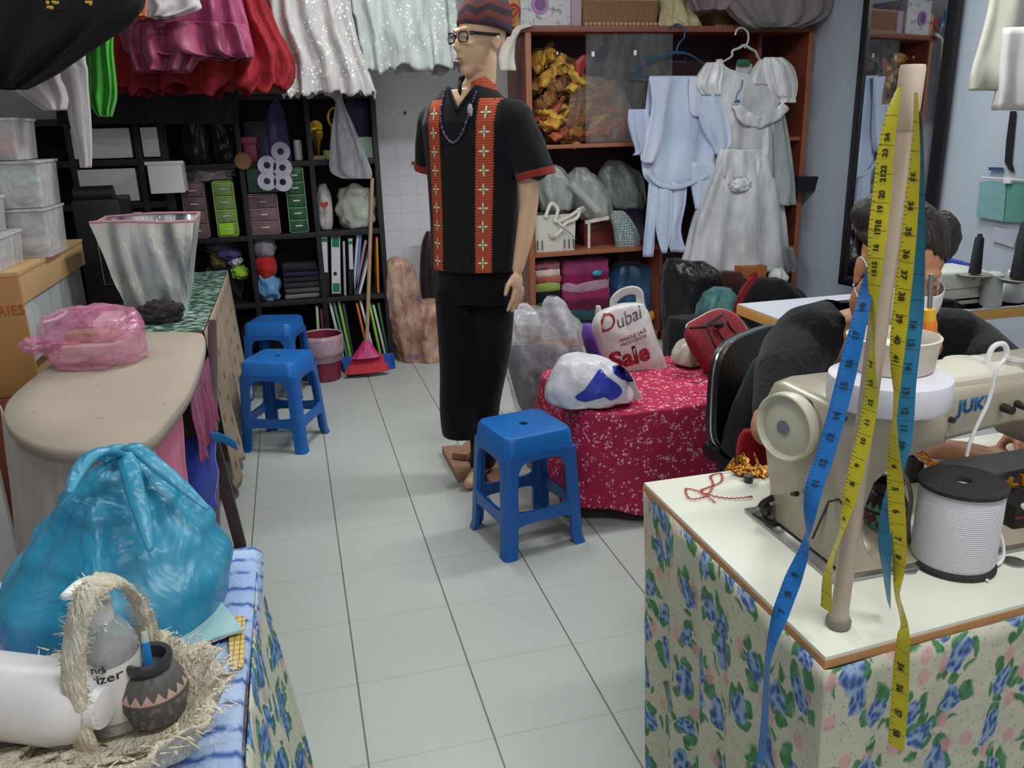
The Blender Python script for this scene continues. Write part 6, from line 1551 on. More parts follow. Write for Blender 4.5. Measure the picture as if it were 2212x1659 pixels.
for i, (pt_, pb_x, y0, c, nm) in enumerate(((772, 800, 655, '#d2703a', 'orange'), (780, 812, 650, '#d8dcd8', 'white'), (798, 826, 650, '#8ccc3e', 'bright green'), (808, 836, 660, '#c8ccc4', 'off-white'), (818, 842, 655, '#2f6a48', 'deep green'))):
    spine('magazine', nm+' magazine leaning in the bottom right compartment behind the broom', 'magazine', pt_, pb_x-4, y0, 760, .014, c)
shelf_blob('black_bundle', 'black bundle in the bottom left compartment behind the stools', 'bundle', 520, 640, 680, 770, .52, cloth('near_black_cloth', '#121016'), .2, 21, .1)
# ================================================================ WASTEBASKET, BROOM, DUSTPAN
wbk = thing('wastebasket', 'dark pink lattice wastebasket with a clear bin liner beside the stools', 'wastebasket', (.655, .24, 0))
t = NT('lattice_pink'); co = t.co(); P = t.sep(co); ang = t.m_('ARCTAN2', P[1], P[0]); a = t.m_('PINGPONG', t.m_('MULTIPLY', ang, 1.0), .05); b = t.m_('PINGPONG', P[2], .006); k = t.m_('MULTIPLY', t.step(a, .028, .006), t.step(b, .0035, .001))
t.color(t.mix(k, '#8a2440', '#4a1626')); t.set(Roughness=.45); M_lat = t.m
Hn = .27
obj('tub', MB().lathe([(.085, 0), (.09, .004), (.115, Hn-.01), (.118, Hn), (.112, Hn), (.086, .01), (.0, .008)], (.655, .24, 0), 48, cap0=True, cap1=False), M_lat, wbk)
m = MB(); m.lathe([(.110, .12), (.114, Hn), (.121, Hn+.008), (.124, Hn-.02), (.122, Hn-.09), (.119, Hn-.11)], (.655, .24, 0), 60, mod=lambda a, t_, r: r*(1+.02*math.sin(a*9+t_*5)), cap0=False, cap1=False); m.thick(.001)
obj('bin_liner', m, film('liner', '#c8a8b8', .45, .25, .3), wbk, sharp=180)
dp = thing('dustpan', 'blue plastic dustpan lying on the floor under the broom', 'dustpan', (.9, .28, 0))
P0, P1, P2, P3 = A(735, 758, Z=.05), A(838, 748, Z=.05), A(846, 795, Z=0), A(752, 815, Z=0)
P0, P1 = V((P3.x-.03, .40, 0)), V((P2.x+.02, .40, 0)); pts = [V((P3.x, P3.y, .004)), V((P2.x+.02, P2.y-.02, .004)), P1+V((0, 0, .02)), P0+V((0, 0, .02))]
m = MB(); m.rings([[p+V((0, 0, 0)) for p in pts], [p+V((0, 0, .004)) for p in pts]]); obj('pan', m, plastic('pan_blue', '#1f56b0', .4), dp)
m = MB(); m.rings([[P0+V((0, 0, .015)), P1+V((0, 0, .015)), P1+V((0, .004, .015)), P0+V((0, .004, .015))], [P0+V((0, .01, .075)), P1+V((0, .01, .075)), P1+V((0, .014, .075)), P0+V((0, .014, .075))]]); obj('back_rim', m, plastic('pan_blue', '#1f56b0', .4), dp)
for a_, b_ in ((pts[0], pts[3]), (pts[1], pts[2])): obj('side_rim', MB().rings([[a_, a_+V((.003, 0, 0)), a_+V((.003, 0, .006)), a_+V((0, 0, .006))], [b_, b_+V((.003, 0, 0)), b_+V((.003, 0, .055)), b_+V((0, 0, .055))]]), plastic('pan_blue2', '#2a62c0', .4), dp)
br_ = thing('broom', 'broom with red bristles and a pink head, its wooden handle leaning on the shelf', 'broom', A(793, 800, Z=0.01))
bY = .20; bx0, bx1 = A(742, 800, Y=bY).x, A(843, 800, Y=bY).x; zt_ = A(793, 742, Y=bY).z; cxb = A(793, 742, Y=bY).x
def brr(z0, z1, k0, k1, n=10):
    rs = []
    for i in range(n+1):
        t_ = i/n; z = lerp(z0, z1, t_); k = lerp(k0, k1, t_**.8); cx = lerp((bx0+bx1)/2, cxb, t_); hw = (bx1-bx0)/2*k
        rs.append([V((cx+hw*math.cos(a)+.004*math.sin(a*9+z*50), bY+lerp(.035, .022, t_)*math.sin(a)+.03*t_, z)) for a in [2*PI*j/48 for j in range(48)]])
    return rs
zm = A(793, 770, Y=bY).z
obj('bristles', MB().rings(brr(.028, zm, 1.0, .62)), plain('bristle_red', '#c03040', .8, var=.3, vs=50, bump=.8, bs=150), br_)
obj('head', MB().rings(brr(zm-.004, zt_+.01, .66, .12)), plastic('hot_pink', '#b8246a', .4), br_)
obj('handle', MB().cyl(V((cxb, bY+.03, zt_-.01)), A(804, 385, Y=.40), .0115), plain('pale_wood', '#a58a72', .6, var=.15, vs=40), br_)
# paper-wrapped bag and dark bag behind the mannequin
m = MB()
for rows, sd, dpth in (([(556, 845, 872, .4), (572, 833, 892, .8), (620, 829, 906, 1), (670, 834, 915, 1), (720, 845, 922, 1), (778, 862, 930, 1)], 2, .10), ([(650, 905, 965, .7), (675, 890, 978, 1), (730, 872, 985, 1), (785, 874, 990, 1)], 5, .14)):
    mm = rowloft(rows, .50, dpth, .07, 9, sd, jig=.01); me = bpy.data.meshes.new('x'); mm.b.to_mesh(me); m.b.from_mesh(me); bpy.data.meshes.remove(me)
m = fuse(m, .012, 3)
for v in m.b.verts: v.co.z = max(v.co.z, .002)
t = NT('brown_floral_wrap'); co = t.co(); n1 = t.noise(co, 7, 4); d = t.vor(co, 9, rand=1); col = t.ramp(n1, [(.3, '#7a5346'), (.5, '#b08874'), (.7, '#d0b0a0')]); col = t.mix(t.m_('MULTIPLY', t.step(d, .22, .04), .8), col, '#7a5480'); d2 = t.vor(co, 22, rand=1); col = t.mix(t.m_('MULTIPLY', t.step(d2, .14, .03), .5), col, '#5a2e30'); t.color(col); t.set(Roughness=.4); t.bump(t.noise(t.map(co, (1, 1, .4)), 14, 4), 1, .03)
one('brown_wrapped_bag', 'tall slumped brown floral-wrapped bag against the tiled wall', 'bag', m, t.m, sharp=180)
one('dark_bag', 'dark maroon bag with a white cord standing behind the brown wrapped bag', 'bag', rowloft([(500, 920, 945, .5), (530, 910, 960, .8), (590, 906, 965, 1), (640, 908, 968, 1), (770, 910, 968, 1)], .68, .07, .05, 5, 3), shiny('maroon_bag', '#1d1218', '#4a2630', .4), sharp=180)
# ================================================================ CLEAR BAG, DUBAI BAG, WHITE-BLUE BAG
cb2 = thing('big_clear_bag', 'big clear plastic bag full of dark cloth standing behind the red floral table', 'bag', A(1180, 860, Y=-1.0))
obj('film_bag', rowloft([(668, 1095, 1225, .5), (700, 1076, 1255, .8), (735, 1075, 1262, .95), (780, 1085, 1285, 1), (830, 1100, 1305, 1), (880, 1112, 1300, .9), (900, 1130, 1290, .8)], -1.02, .17, .07, 9, 4, jig=.012, cap=True), film('clear_film2', '#d6d4da', .16, .12, .40), cb2, sharp=180)
obj('cloth_inside', rowloft([(752, 1100, 1235, .5), (775, 1095, 1268, .9), (830, 1108, 1292, 1), (880, 1122, 1285, .9), (896, 1140, 1275, .8)], -1.0, .14, .08, 6, 6), cloth('greyviolet_cloth', '#5d5866', var=.45, vs=7), cb2, sharp=180)
for rows, sd in (([(640, 1182, 1205, .3), (655, 1172, 1222, .5), (690, 1170, 1236, .7), (730, 1172, 1246, .8)], 1), ([(672, 1085, 1098, .3), (690, 1078, 1112, .5), (735, 1074, 1130, .6)], 2), ([(655, 1120, 1140, .3), (675, 1105, 1160, .5), (700, 1100, 1172, .6)], 5)):
    obj('bag_ear', rowloft(rows, -1.12 if sd != 5 else -.98, .05, .2, 4, sd, cap=False), film('clear_film3', '#e0dee4', .2, .1, .5), cb2, sharp=180)
one('purple_cloth', 'bright purple cloth sticking up between the clear bag and the printed bag', 'cloth', rowloft([(700, 1262, 1285, .4), (725, 1258, 1305, .8), (760, 1268, 1318, 1), (800, 1280, 1318, 1)], -1.22, .05, .1, 4, 3), cloth('bright_purple', '#6a44a4', bump=.2), sharp=180)
db_ = thing('printed_carrier_bag', 'white Dubai Sale carrier bag with red lettering standing on the red floral table', 'bag', A(1365, 795, Y=-1.5))
M_wbag = shiny('white_bag', '#bdb9b8', '#d4d1d0', .4, b=.5)
m = rowloft([(655, 1345, 1388, .3), (668, 1308, 1396, .5), (690, 1284, 1404, .7), (715, 1283, 1411, .9), (745, 1294, 1421, 1), (775, 1304, 1431, 1), (800, 1320, 1440, .8)], -1.5, .075, .02, 5, 2, jig=.004, sq=.7)
db_b = m.bvh(); obj('body', m, M_wbag, db_, sharp=180)
hl_ = MB(); hp2 = [A(x, y, Y=-1.5) for x, y in ((1338, 680), (1325, 655), (1338, 636), (1362, 627), (1380, 632), (1384, 655), (1390, 680))]
def rib(pts, w, nrm=(0, 1, 0), k=6):
    P_ = curve_pts(pts, k); m = MB(); N = V(nrm).normalized()
    def fn(u, v):
        i = min(int(v*(len(P_)-1)), len(P_)-2); p = P_[i].lerp(P_[i+1], v*(len(P_)-1)-i); T = (P_[i+1]-P_[i]).normalized(); return p+T.cross(N).normalized()*w*(u-.5)
    m.grid(fn, 4, len(P_)*2); m.thick(.002); return m
obj('handle', rib(hp2, .035), M_wbag, db_, sharp=180)
obj('side_ear', rowloft([(660, 1288, 1296, .2), (680, 1286, 1304, .3), (715, 1290, 1318, .5)], -1.46, .03, .1, 4, 3), M_wbag, db_, sharp=180)
M_rp = plain('print_red', '#a5303c', .5)
def bagtext(s_, px, py, ang, size, mt, bold, sh=0, bvh=None, par=None, Y=-1.573, off=.0015, sp=1):
    tx = textmb(s_, size, sh, .0003, bold, space=sp); p = A(px, py, Y=Y); c_, s2 = math.cos(ang), math.sin(ang); place_text(tx, p, (c_, 0, s2), (-s2, 0, c_)); stick(tx, bvh, (0, 1, 0), off); obj('lettering', tx, mt, par, fix=False, sharp=180)
bagtext('D', 1302, 723, .30, .096, M_rp, .0002, .25, db_b, db_); bagtext('ubai', 1336, 712, .30, .074, plain('print_grey', '#8a6a70', .5), .0004, .25, db_b, db_)
bagtext('WHOLE SALE', 1340, 741, .30, .021, M_rp, .0003, 0, db_b, db_); bagtext('PRICE CENTRE', 1343, 750, .30, .018, M_rp, .0002, 0, db_b, db_)
bagtext('Sale', 1326, 801, .24, .104, M_rp, .004, 0, db_b, db_)
wb_ = thing('white_blue_bag', 'knotted white plastic bag with blue print lying on the corner of the red floral table', 'bag', A(1270, 888, Y=-1.93))
m = rowloft([(768, 1240, 1290, .3), (778, 1212, 1320, .6), (800, 1196, 1348, .85), (830, 1182, 1362, 1), (860, 1182, 1368, 1), (882, 1195, 1360, .9), (893, 1215, 1345, .7)], -1.88, .11, .05, 9, 3, jig=.009, sq=.9)
for v in m.b.verts: v.co.z = max(v.co.z, RZ+.02)
wbb = m.bvh(); obj('body', m, film('white_film4', '#dddce4', .93, .3, .1), wb_, sharp=180)
def patch(px, bvh, mt, par, nm, Y=-2.2, off=.003):
    P_ = [A(x, y, Y=Y+.2) for x, y in px]; m = MB(); c = sum(P_, V((0, 0, 0)))/len(P_); q = curve_pts(P_, 3, True); rs = [[c+(p-c)*k for p in q] for k in (.02, .25, .5, .75, 1)]; m.rings(rs, True, True, False)
    for v in m.b.verts:
        d = (v.co-CAM).normalized(); h = bvh.ray_cast(CAM, d, 9)
        if h[0]: v.co = h[0]-d*off
    obj(nm, m, mt, par, fix=False, sharp=180)
M_bp = plain('print_blue', '#2f3fae', .4)
patch([(1296, 797), (1310, 812), (1340, 835), (1342, 852), (1320, 865), (1308, 858), (1290, 862), (1262, 868), (1242, 858), (1262, 842), (1280, 818)], wbb, M_bp, wb_, 'blue_print')
patch([(1325, 790), (1345, 792), (1365, 815), (1366, 825), (1345, 820), (1326, 805)], wbb, plain('print_blue2', '#262a94', .4), wb_, 'blue_print')
obj('knot_tail', rib([A(x, y, Y=-1.93) for x, y in ((1348, 812), (1362, 826), (1368, 842), (1380, 862))], .035), M_wbag, wb_, sharp=180)
# ================================================================ CABINET CONTENTS
def roll(name, lab, cat, x0, y0, x1, y1, Y, r, mt, grp=None, seed=0, flat=.6):
    a, b = A(x0, y0, Y=Y), A(x1, y1, Y=Y); pts = [a.lerp(b, k)+V((0, .02*math.sin(k*5+seed), .012*math.sin(k*7+seed))) for k in (0, .2, .45, .7, 1)]
    m = MB(); m.tube(pts, [r*.5, r, r*1.1, r*.9, r*.4], 20, smooth=5, flat=flat); m.jiggle(r*.75, 26, seed)
    return one(name, lab, cat, m, mt, grp, sharp=180)
Mo = [shiny('amber_cloth', '#a8741c', '#e0a83c', .4, b=.8, bs=40), shiny('brown_gold', '#4a2410', '#a86a20', .4, b=.8, bs=40), shiny('rust_cloth', '#7a3018', '#c0562a', .4, b=.8, bs=40), shiny('gold_cloth', '#b88a24', '#e8c050', .35, b=.8, bs=40)]
S1 = 1.292; S2 = .635
rolls0 = [((1148, 150), (1190, 110), .050, 0, .56), ((1150, 205), (1215, 125), .05, 0, .54), ((1190, 130), (1250, 165), .034, 3, .58), ((1150, 240), (1230, 165), .05, 1, .52), ((1215, 190), (1290, 185), .026, 3, .55), ((1220, 205), (1320, 208), .024, 1, .60), ((1155, 262), (1215, 215), .035, 2, .50), ((1165, 240), (1225, 262), .032, 3, .47), ((1170, 270), (1210, 268), .034, 0, .46), ((1215, 290), (1275, 262), .040, 1, .50), ((1185, 292), (1235, 296), .034, 2, .46), ((1250, 250), (1310, 200), .045, 1, .60), ((1255, 295), (1325, 265), .040, 2, .52), ((1270, 230), (1345, 245), .045, 2, .62), ((1230, 150), (1268, 190), .022, 3, .50)]
rolls = rolls0 + [((a[0]+dx_, a[1]+dy_), (b[0]+dx_*.5, b[1]+dy_), r*.8, (k+1) % 4, Y+.07) for (a, b, r, k, Y), dx_, dy_ in zip(rolls0, (8, 20, -6, 30, 12, -20, 40, 25, 35, -15, 30, 22, -12, 18, 10), (-8, 14, 22, -12, 20, -16, 12, -18, 10, -14, 14, -20, -12, 16, 12))]
for i, (a, b, r, k, Y) in enumerate(rolls):
    roll('costume_piece', ['amber yellow', 'brown and gold', 'rust red', 'bright gold'][k]+' shiny rolled costume piece in the heap behind the cabinet glass', 'costume', a[0], a[1], b[0], b[1], Y, r*1.25, Mo[k], 'rolled orange and gold costume pieces in the upper cabinet shelf', i)
shelf = lambda px: 0
one('costume_heap', 'brown-orange heap of costumes under clear film at the bottom of the upper shelf', 'costumes', rowloft([(225, 1175, 1330, .5), (250, 1155, 1350, .9), (290, 1150, 1358, 1), (308, 1150, 1360, 1)], .66, .10, .12, 9, 7, jig=.01), shiny('heap_brown', '#3a1a10', '#a4622c', .4, b=.9, bs=30), sharp=180)
one('costume_heap', 'amber heap of costumes filling the back of the upper cabinet shelf', 'costumes', rowloft([(105, 1146, 1190, .5), (130, 1146, 1240, .8), (200, 1146, 1285, 1), (260, 1146, 1320, 1), (300, 1146, 1350, 1)], .72, .06, .2, 11, 3, jig=.02), shiny('amber_heap', '#5a2c10', '#b8842c', .4, b=1, bs=35), sharp=180)
one('red_ribbon', 'bright red pointed cloth bit on top of the golden costume heap', 'cloth', rowloft([(118, 1258, 1266, .4), (135, 1242, 1266, .8), (165, 1245, 1256, .5)], .52, .012, .1, 4, 2), shiny('clear_red', '#8a1418', '#c22a2a'), sharp=180)
one('film_sheet', 'clear plastic film covering the costumes at the right of the heap', 'plastic film', rowloft([(165, 1250, 1300, .3), (195, 1235, 1345, .8), (250, 1225, 1368, 1), (306, 1210, 1372, .8)], .535, .05, .15, 9, 4, jig=.006), film('heap_film', '#a88a74', .16, .1, .3), sharp=180)
# middle shelf: clear bags, white basket, bubble wrap
for i, (rows, sd, c, nm) in enumerate((([(355, 1170, 1200, .4), (375, 1162, 1225, .8), (420, 1160, 1240, 1), (455, 1170, 1235, .8)], 1, '#a9aea8', 'left'), ([(362, 1240, 1262, .4), (385, 1222, 1290, .8), (430, 1228, 1318, 1), (475, 1258, 1320, .8)], 2, '#b2b6b2', 'middle'), ([(345, 1310, 1345, .4), (380, 1290, 1385, .8), (420, 1298, 1392, 1), (450, 1310, 1390, .8)], 3, '#8a938c', 'dim right'))):
    one('clear_bag', nm+' crumpled clear bag above the white basket on the middle cabinet shelf', 'bag', rowloft(rows, .56+.05*i, .09, .1, 6, sd, jig=.014), film('mid_film%d' % i, c, .55, .12, .35), sharp=180)
sp_ = A(1255, 420, Y=.52)
one('clear_tube', 'translucent plastic tube lying slanted over the middle clear bag', 'tube', MB().cyl(A(1232, 395, Y=.46), A(1290, 455, Y=.46), .028), film('tube_film', '#c0c4c0', .5, .1), sharp=40)
wb2 = thing('white_basket', 'white slotted plastic basket on the middle cabinet shelf behind the mannequin hand', 'basket', A(1198, 540, Y=.45))
p0, p1 = A(1155, 468, Y=.45), A(1243, 538, Y=.45); zb = S2+.001
ba = lambda z, g: [V((x, y, z)) for x, y in ((p0.x-g, .45-g), (p1.x+g, .45-g), (p1.x+g, .66+g), (p0.x-g, .66+g))]
m = MB(); m.rings([ba(zb, -.008), ba(p0.z, 0)], True, True, False); m.thick(-.003); obj('tub', m, plastic('cream_white', '#cfcdc6', .45), wb2)
m = MB(); m.tube([q for q in ba(p0.z, .001)], .005, 8, closed=True); obj('rim', m, plastic('cream_white', '#cfcdc6', .45), wb2)
for i in range(9):
    x = lerp(p0.x+.015, p1.x-.015, i/8)
    if i in (2, 3, 4, 5): z0_, z1_ = zb+.03, zb+.03
    for (u, v) in (((zb+.015, zb+.075),) if i in (0, 1, 6, 7, 8) else ()): obj('slot', MB().box(x-.003, x+.003, .4405, .4455, u, v), plain('slot_dark', '#5a5a54', .8), wb2)
one('white_ribbon_bow', 'loose white ribbon loops spilling over the white basket', 'ribbon', rib([A(x, y, Y=.43) for x, y in ((1178, 470), (1190, 440), (1205, 452), (1200, 478), (1225, 470), (1250, 455), (1245, 472), (1222, 482), (1210, 500), (1195, 512), (1190, 500))], .022, (.3, 1, .1)), M_offwhite, sharp=180)
ws = thing('white_stand', 'small white T-shaped plastic stand on the middle cabinet shelf', 'stand', A(1272, 535, Y=.5))
a = A(1272, 535, Y=.5); b = A(1270, 480, Y=.5); obj('post', MB().box(a.x-.008, a.x+.008, .495, .505, S2+.001, b.z), M_offwhite, ws); obj('arm', MB().beam(b+V((-.02, 0, 0)), A(1315, 470, Y=.5), .012, .022), M_offwhite, ws)
one('crate_back', 'lavender-grey folded sheet standing at the back of the middle cabinet shelf', 'sheet', rowloft([(400, 1320, 1385, 1), (460, 1316, 1388, 1), (540, 1314, 1392, 1)], .74, .02, .2, 5, 3), cloth('lav_grey', '#5d5a78'), sharp=180)
t = NT('bubble'); d = t.vor(t.co(), 60, rand=.3); t.color(t.mix(t.step(d, .3, .1), '#8fa0a2', '#c0cccc')); t.set(Roughness=.15); t.b.inputs['Alpha'].default_value = .8; t.bump(d, .9, .01)
one('bubble_wrap_pack', 'pale bubble-wrap packet standing on the middle cabinet shelf left of the blue gown', 'packet', rowloft([(455, 1322, 1345, .4), (470, 1320, 1360, .8), (500, 1326, 1378, 1), (530, 1330, 1382, 1), (538, 1332, 1380, .8)], .47, .03, .1, 6, 3, jig=.004), t.m, sharp=180)
one('maroon_box', 'dull red box at the back of the middle cabinet shelf', 'box', MB().box(A(1262, 505, Y=.6).x, A(1340, 505, Y=.6).x, .6, .75, S2+.001, A(1262, 468, Y=.6).z, .004), plain('dull_red', '#6a2a2a', .6))
# lower left shelf: piles of clothes
def pile(lab, px0, px1, ys, Y, cols, grp, dep=.12, cat='clothes'):
    for i, (y1, y0, c, nm) in enumerate(ys):
        a, b = A(px0, y0, Y=Y), A(px1, y1, Y=Y); m = MB(); m.box(a.x, b.x, Y, Y+dep*2, b.z+.0005, a.z, .02)
        bmesh.ops.subdivide_edges(m.b, edges=list(m.b.edges), cuts=3, use_grid_fill=True); m.jiggle(.015, 13, i+px0)
        one('folded_clothes', nm+' '+lab, cat, m, cloth('fc_'+c[1:], c, var=.35, vs=14), grp, sharp=180)
gp = 'folded clothes on the lower cabinet shelf'
pile('folded cloth in the left pile on the lower cabinet shelf', 1156, 1212, [(672, 655, '#3a4a30', 'dark olive'), (654, 632, '#15161a', 'black'), (631, 612, '#8a9a50', 'lime grey'), (611, 597, '#a05a4a', 'terracotta'), (596, 583, '#c8b8b0', 'cream'), (582, 570, '#9a5a6a', 'dusty pink')], .47, None, gp)
pile('folded cloth in the middle pile on the lower cabinet shelf', 1216, 1318, [(690, 670, '#2c4a50', 'petrol'), (669, 648, '#5a1a38', 'wine red'), (647, 628, '#8a2a50', 'raspberry'), (627, 610, '#a8869a', 'mauve patterned'), (609, 592, '#7a1c48', 'deep magenta'), (591, 566, '#8e3a66', 'pink-violet')], .48, None, gp)
pile('folded thing beneath the blue bag at the right of the lower cabinet shelf', 1322, 1415, [(790, 760, '#141822', 'black'), (759, 730, '#1f3038', 'dark petrol'), (729, 700, '#26323c', 'slate'), (699, 672, '#3a4248', 'grey-blue')], .50, None, gp)
pile('bottom folded cloth under the middle pile', 1218, 1320, [(790, 755, '#23202c', 'black-violet'), (754, 722, '#2a3a44', 'dull blue'), (721, 691, '#3e4a3c', 'dull green')], .50, None, gp)
pile('folded cloth low in the left pile behind the clear bag', 1158, 1214, [(800, 760, '#2a2a2e', 'charcoal'), (759, 715, '#4a4a32', 'khaki'), (714, 673, '#262a26', 'dark green')], .50, None, gp)
one('teal_tag', 'small turquoise packet tucked in the pink pile', 'packet', MB().blob(A(1290, 590, Y=.455), (.035, .012, .02), .1, 3, 2, 3), plain('turquoise', '#1f98a8', .4), sharp=180)
one('blue_bag', 'dark blue shiny bag at the right of the lower cabinet shelf', 'bag', rowloft([(566, 1330, 1385, .5), (585, 1318, 1412, .9), (620, 1312, 1418, 1), (650, 1312, 1416, 1), (676, 1322, 1405, .8)], .60, .10, .1, 7, 5, jig=.008), shiny('blue_sheen', '#16304e', '#2c6a98', .4), sharp=180)
one('brown_box', 'mustard brown box at the top right of the lower cabinet shelf', 'box', MB().box(A(1336, 560, Y=.7).x, A(1420, 560, Y=.7).x, .70, .78, .45, .600, .003), plain('mustard_card', '#5a4420', .7))
one('yellow_handle_tool', 'yellow-orange plastic handle poking out at the right of the lower cabinet shelf', 'handle', MB().blob(A(1408, 682, Y=.45), (.022, .02, .035), .1, 3, 1, 3), plain('amber_pl', '#c88a28', .4), sharp=180)
# ================================================================ BLUE GOWN AND WHITE DRESS
bh = thing('blue_hanger', 'blue plastic clothes hanger hooked on the cabinet top edge', 'hanger', A(1462, 80, Y=.36)); M_bhg = plastic('hanger_blue', '#1d4f70', .4)
obj('hook', MB().tube([A(x, y, Y=.355) for x, y in ((1448, 62), (1462, 52), (1476, 62), (1478, 80), (1468, 92), (1462, 105), (1464, 118))], .0055, 8, smooth=5), M_bhg, bh)
obj('shoulder_bar', MB().tube([A(x, y, Y=.355) for x, y in ((1370, 162), (1366, 155), (1372, 148), (1388, 145), (1395, 132), (1420, 125), (1445, 116), (1464, 112), (1490, 118), (1515, 135), (1530, 145), (1550, 160), (1552, 170))], .006, 8, smooth=4), M_bhg, bh)
obj('lower_bar', MB().tube([A(x, y, Y=.355) for x, y in ((1370, 162), (1400, 165), (1464, 166), (1552, 170))], .005, 8), M_bhg, bh)
obj('centre_ring', MB().tube([A(x, y, Y=.352) for x, y in ((1444, 116), (1444, 134), (1480, 134), (1482, 116))], .004, 6, closed=True), M_bhg, bh)
gw = thing('blue_gown', 'pale blue hospital-style gown with ties hanging on the blue hanger before the cabinet', 'gown', A(1465, 300, Y=.30)); M_gown = shiny('gown_blue', '#a8b4d2', '#c6d0e8', .8, b=.6, bs=12)
GY = .325
obj('body', rowloft([(164, 1404, 1560, .5), (175, 1402, 1562, .8), (230, 1396, 1566, 1), (290, 1390, 1562, 1), (340, 1388, 1556, 1), (385, 1394, 1540, .9), (402, 1420, 1510, .7)], GY, .035, .30, 9, 3, cap=False), M_gown, gw, sharp=180)
obj('sleeve', rowloft([(236, 1358, 1400, .6), (262, 1356, 1402, 1), (290, 1362, 1402, 1), (325, 1372, 1400, .8), (335, 1366, 1384, .5)], GY-.03, .03, .25, 5, 4, cap=False), M_gown, gw, sharp=180)
obj('sleeve', rowloft([(166, 1500, 1550, .6), (210, 1498, 1570, 1), (270, 1510, 1582, 1), (310, 1530, 1580, .8), (334, 1545, 1560, .4)], GY-.035, .035, .25, 6, 5, cap=False), M_gown, gw, sharp=180)
obj('front_flap', rowloft([(166, 1490, 1538, .3), (200, 1488, 1545, .6), (240, 1492, 1545, .7), (252, 1500, 1526, .4)], GY-.055, .012, .3, 5, 6, cap=False), shiny('gown_light', '#bcc2dc', '#d2d6ea', .8, b=.5), gw, sharp=180)
obj('front_flap', rowloft([(166, 1402, 1450, .3), (230, 1408, 1440, .6), (300, 1392, 1432, .8), (340, 1384, 1420, .8), (352, 1390, 1410, .5)], GY-.05, .016, .3, 5, 7, cap=False), shiny('gown_light', '#bcc2dc', '#d2d6ea', .8, b=.5), gw, sharp=180)
for i, rows in enumerate(([(385, 1402, 1426, .8), (440, 1398, 1424, 1), (500, 1392, 1416, 1), (555, 1388, 1411, .6)], [(398, 1425, 1450, .8), (450, 1420, 1452, 1), (500, 1418, 1448, .8), (547, 1430, 1440, .4)], [(390, 1452, 1484, .8), (440, 1450, 1480, 1), (500, 1438, 1470, 1), (545, 1450, 1482, .6)], [(350, 1488, 1542, .8), (400, 1492, 1540, 1), (440, 1500, 1520, .8), (452, 1503, 1512, .4)])):
    obj('hanging_tie', rowloft(rows, GY-.015*(i % 2)-.02, .014, .35, 4, i, cap=False), M_gown, gw, sharp=180)
obj('waist_band', rib([A(x, y, Y=GY-.05) for x, y in ((1398, 372), (1425, 398), (1465, 404), (1500, 392), (1530, 378))], .028, (0, 1, 0)), M_gown, gw, sharp=180)
wh = thing('white_hanger', 'white plastic clothes hanger hooked on the cabinet top edge right of the blue one', 'hanger', A(1600, 80, Y=.36)); M_whg = plastic('hanger_white', '#b9bcb8', .35)
obj('hook', MB().tube([A(x, y, Y=.345) for x, y in ((1588, 76), (1592, 64), (1604, 60), (1615, 70), (1616, 88), (1608, 104))], .0065, 8, smooth=5), M_whg, wh)
m = MB(); sh = [(1545, 150), (1560, 135), (1580, 122), (1582, 110), (1596, 104), (1608, 98), (1622, 106), (1632, 112), (1640, 128), (1665, 145), (1690, 160)]
m.tube([A(x, y, Y=.345) for x, y in sh], [.008, .009, .010, .011, .013, .014, .012, .011, .010, .009, .007], 10, smooth=5, flat=.7); obj('shoulder_bar', m, M_whg, wh, sharp=180)
M_dress = shiny('satin_dress', '#aaaaae', '#dadade', .32, b=1, bs=12, scale=7); M_dress2 = shiny('satin_dress2', '#b8b8bc', '#eaeaee', .28, b=1, bs=16, scale=9)
ds = thing('white_satin_dress', 'white satin flower-girl dress with puff sleeves hanging at the right of the cabinet', 'dress', A(1600, 400, Y=.28)); DY = .27
obj('bodice', rowloft([(128, 1548, 1560, .3), (150, 1540, 1578, .5), (178, 1530, 1690, .6), (215, 1545, 1690, .9), (260, 1566, 1680, 1), (310, 1572, 1668, 1), (345, 1570, 1660, 1)], DY+.02, .055, .10, 8, 2, cap=False), M_dress, ds, sharp=180)
obj('shoulder', rowloft([(128, 1640, 1672, .4), (150, 1625, 1690, .6), (185, 1610, 1695, .8)], DY+.015, .045, .12, 6, 3, cap=False), M_dress, ds, sharp=180)
obj('puff_sleeve', rowloft([(124, 1650, 1690, .5), (145, 1648, 1712, .9), (180, 1655, 1721, 1), (205, 1668, 1718, .9), (212, 1680, 1716, .7), (222, 1678, 1717, .7)], DY-.005, .045, .16, 9, 4), M_dress2, ds, sharp=180)
obj('puff_sleeve', rowloft([(135, 1525, 1560, .5), (160, 1508, 1560, .9), (185, 1500, 1555, 1), (205, 1512, 1556, .8)], DY+.005, .04, .16, 8, 5), M_dress2, ds, sharp=180)
m = rib([A(x, y, Y=DY-.045) for x, y in ((1590, 225), (1612, 255), (1645, 262), (1680, 245), (1698, 228))], .075, (0, 1, 0)); m.jiggle(.014, 22); obj('neck_ruffle', m, M_dress2, ds, sharp=180)
obj('waist_sash', rowloft([(322, 1556, 1640, 1), (350, 1548, 1645, 1), (385, 1550, 1640, .9)], DY+.0, .065, .12, 8, 9, cap=False, jig=.004), M_dress2, ds, sharp=180)
obj('overskirt', rowloft([(225, 1648, 1690, .4), (300, 1645, 1702, .8), (400, 1642, 1713, 1), (442, 1640, 1714, 1)], DY+.01, .06, .2, 7, 11, cap=False), tulle('veil_white', '#8f9294', .75, c2='#b4b8ba'), ds, sharp=180)
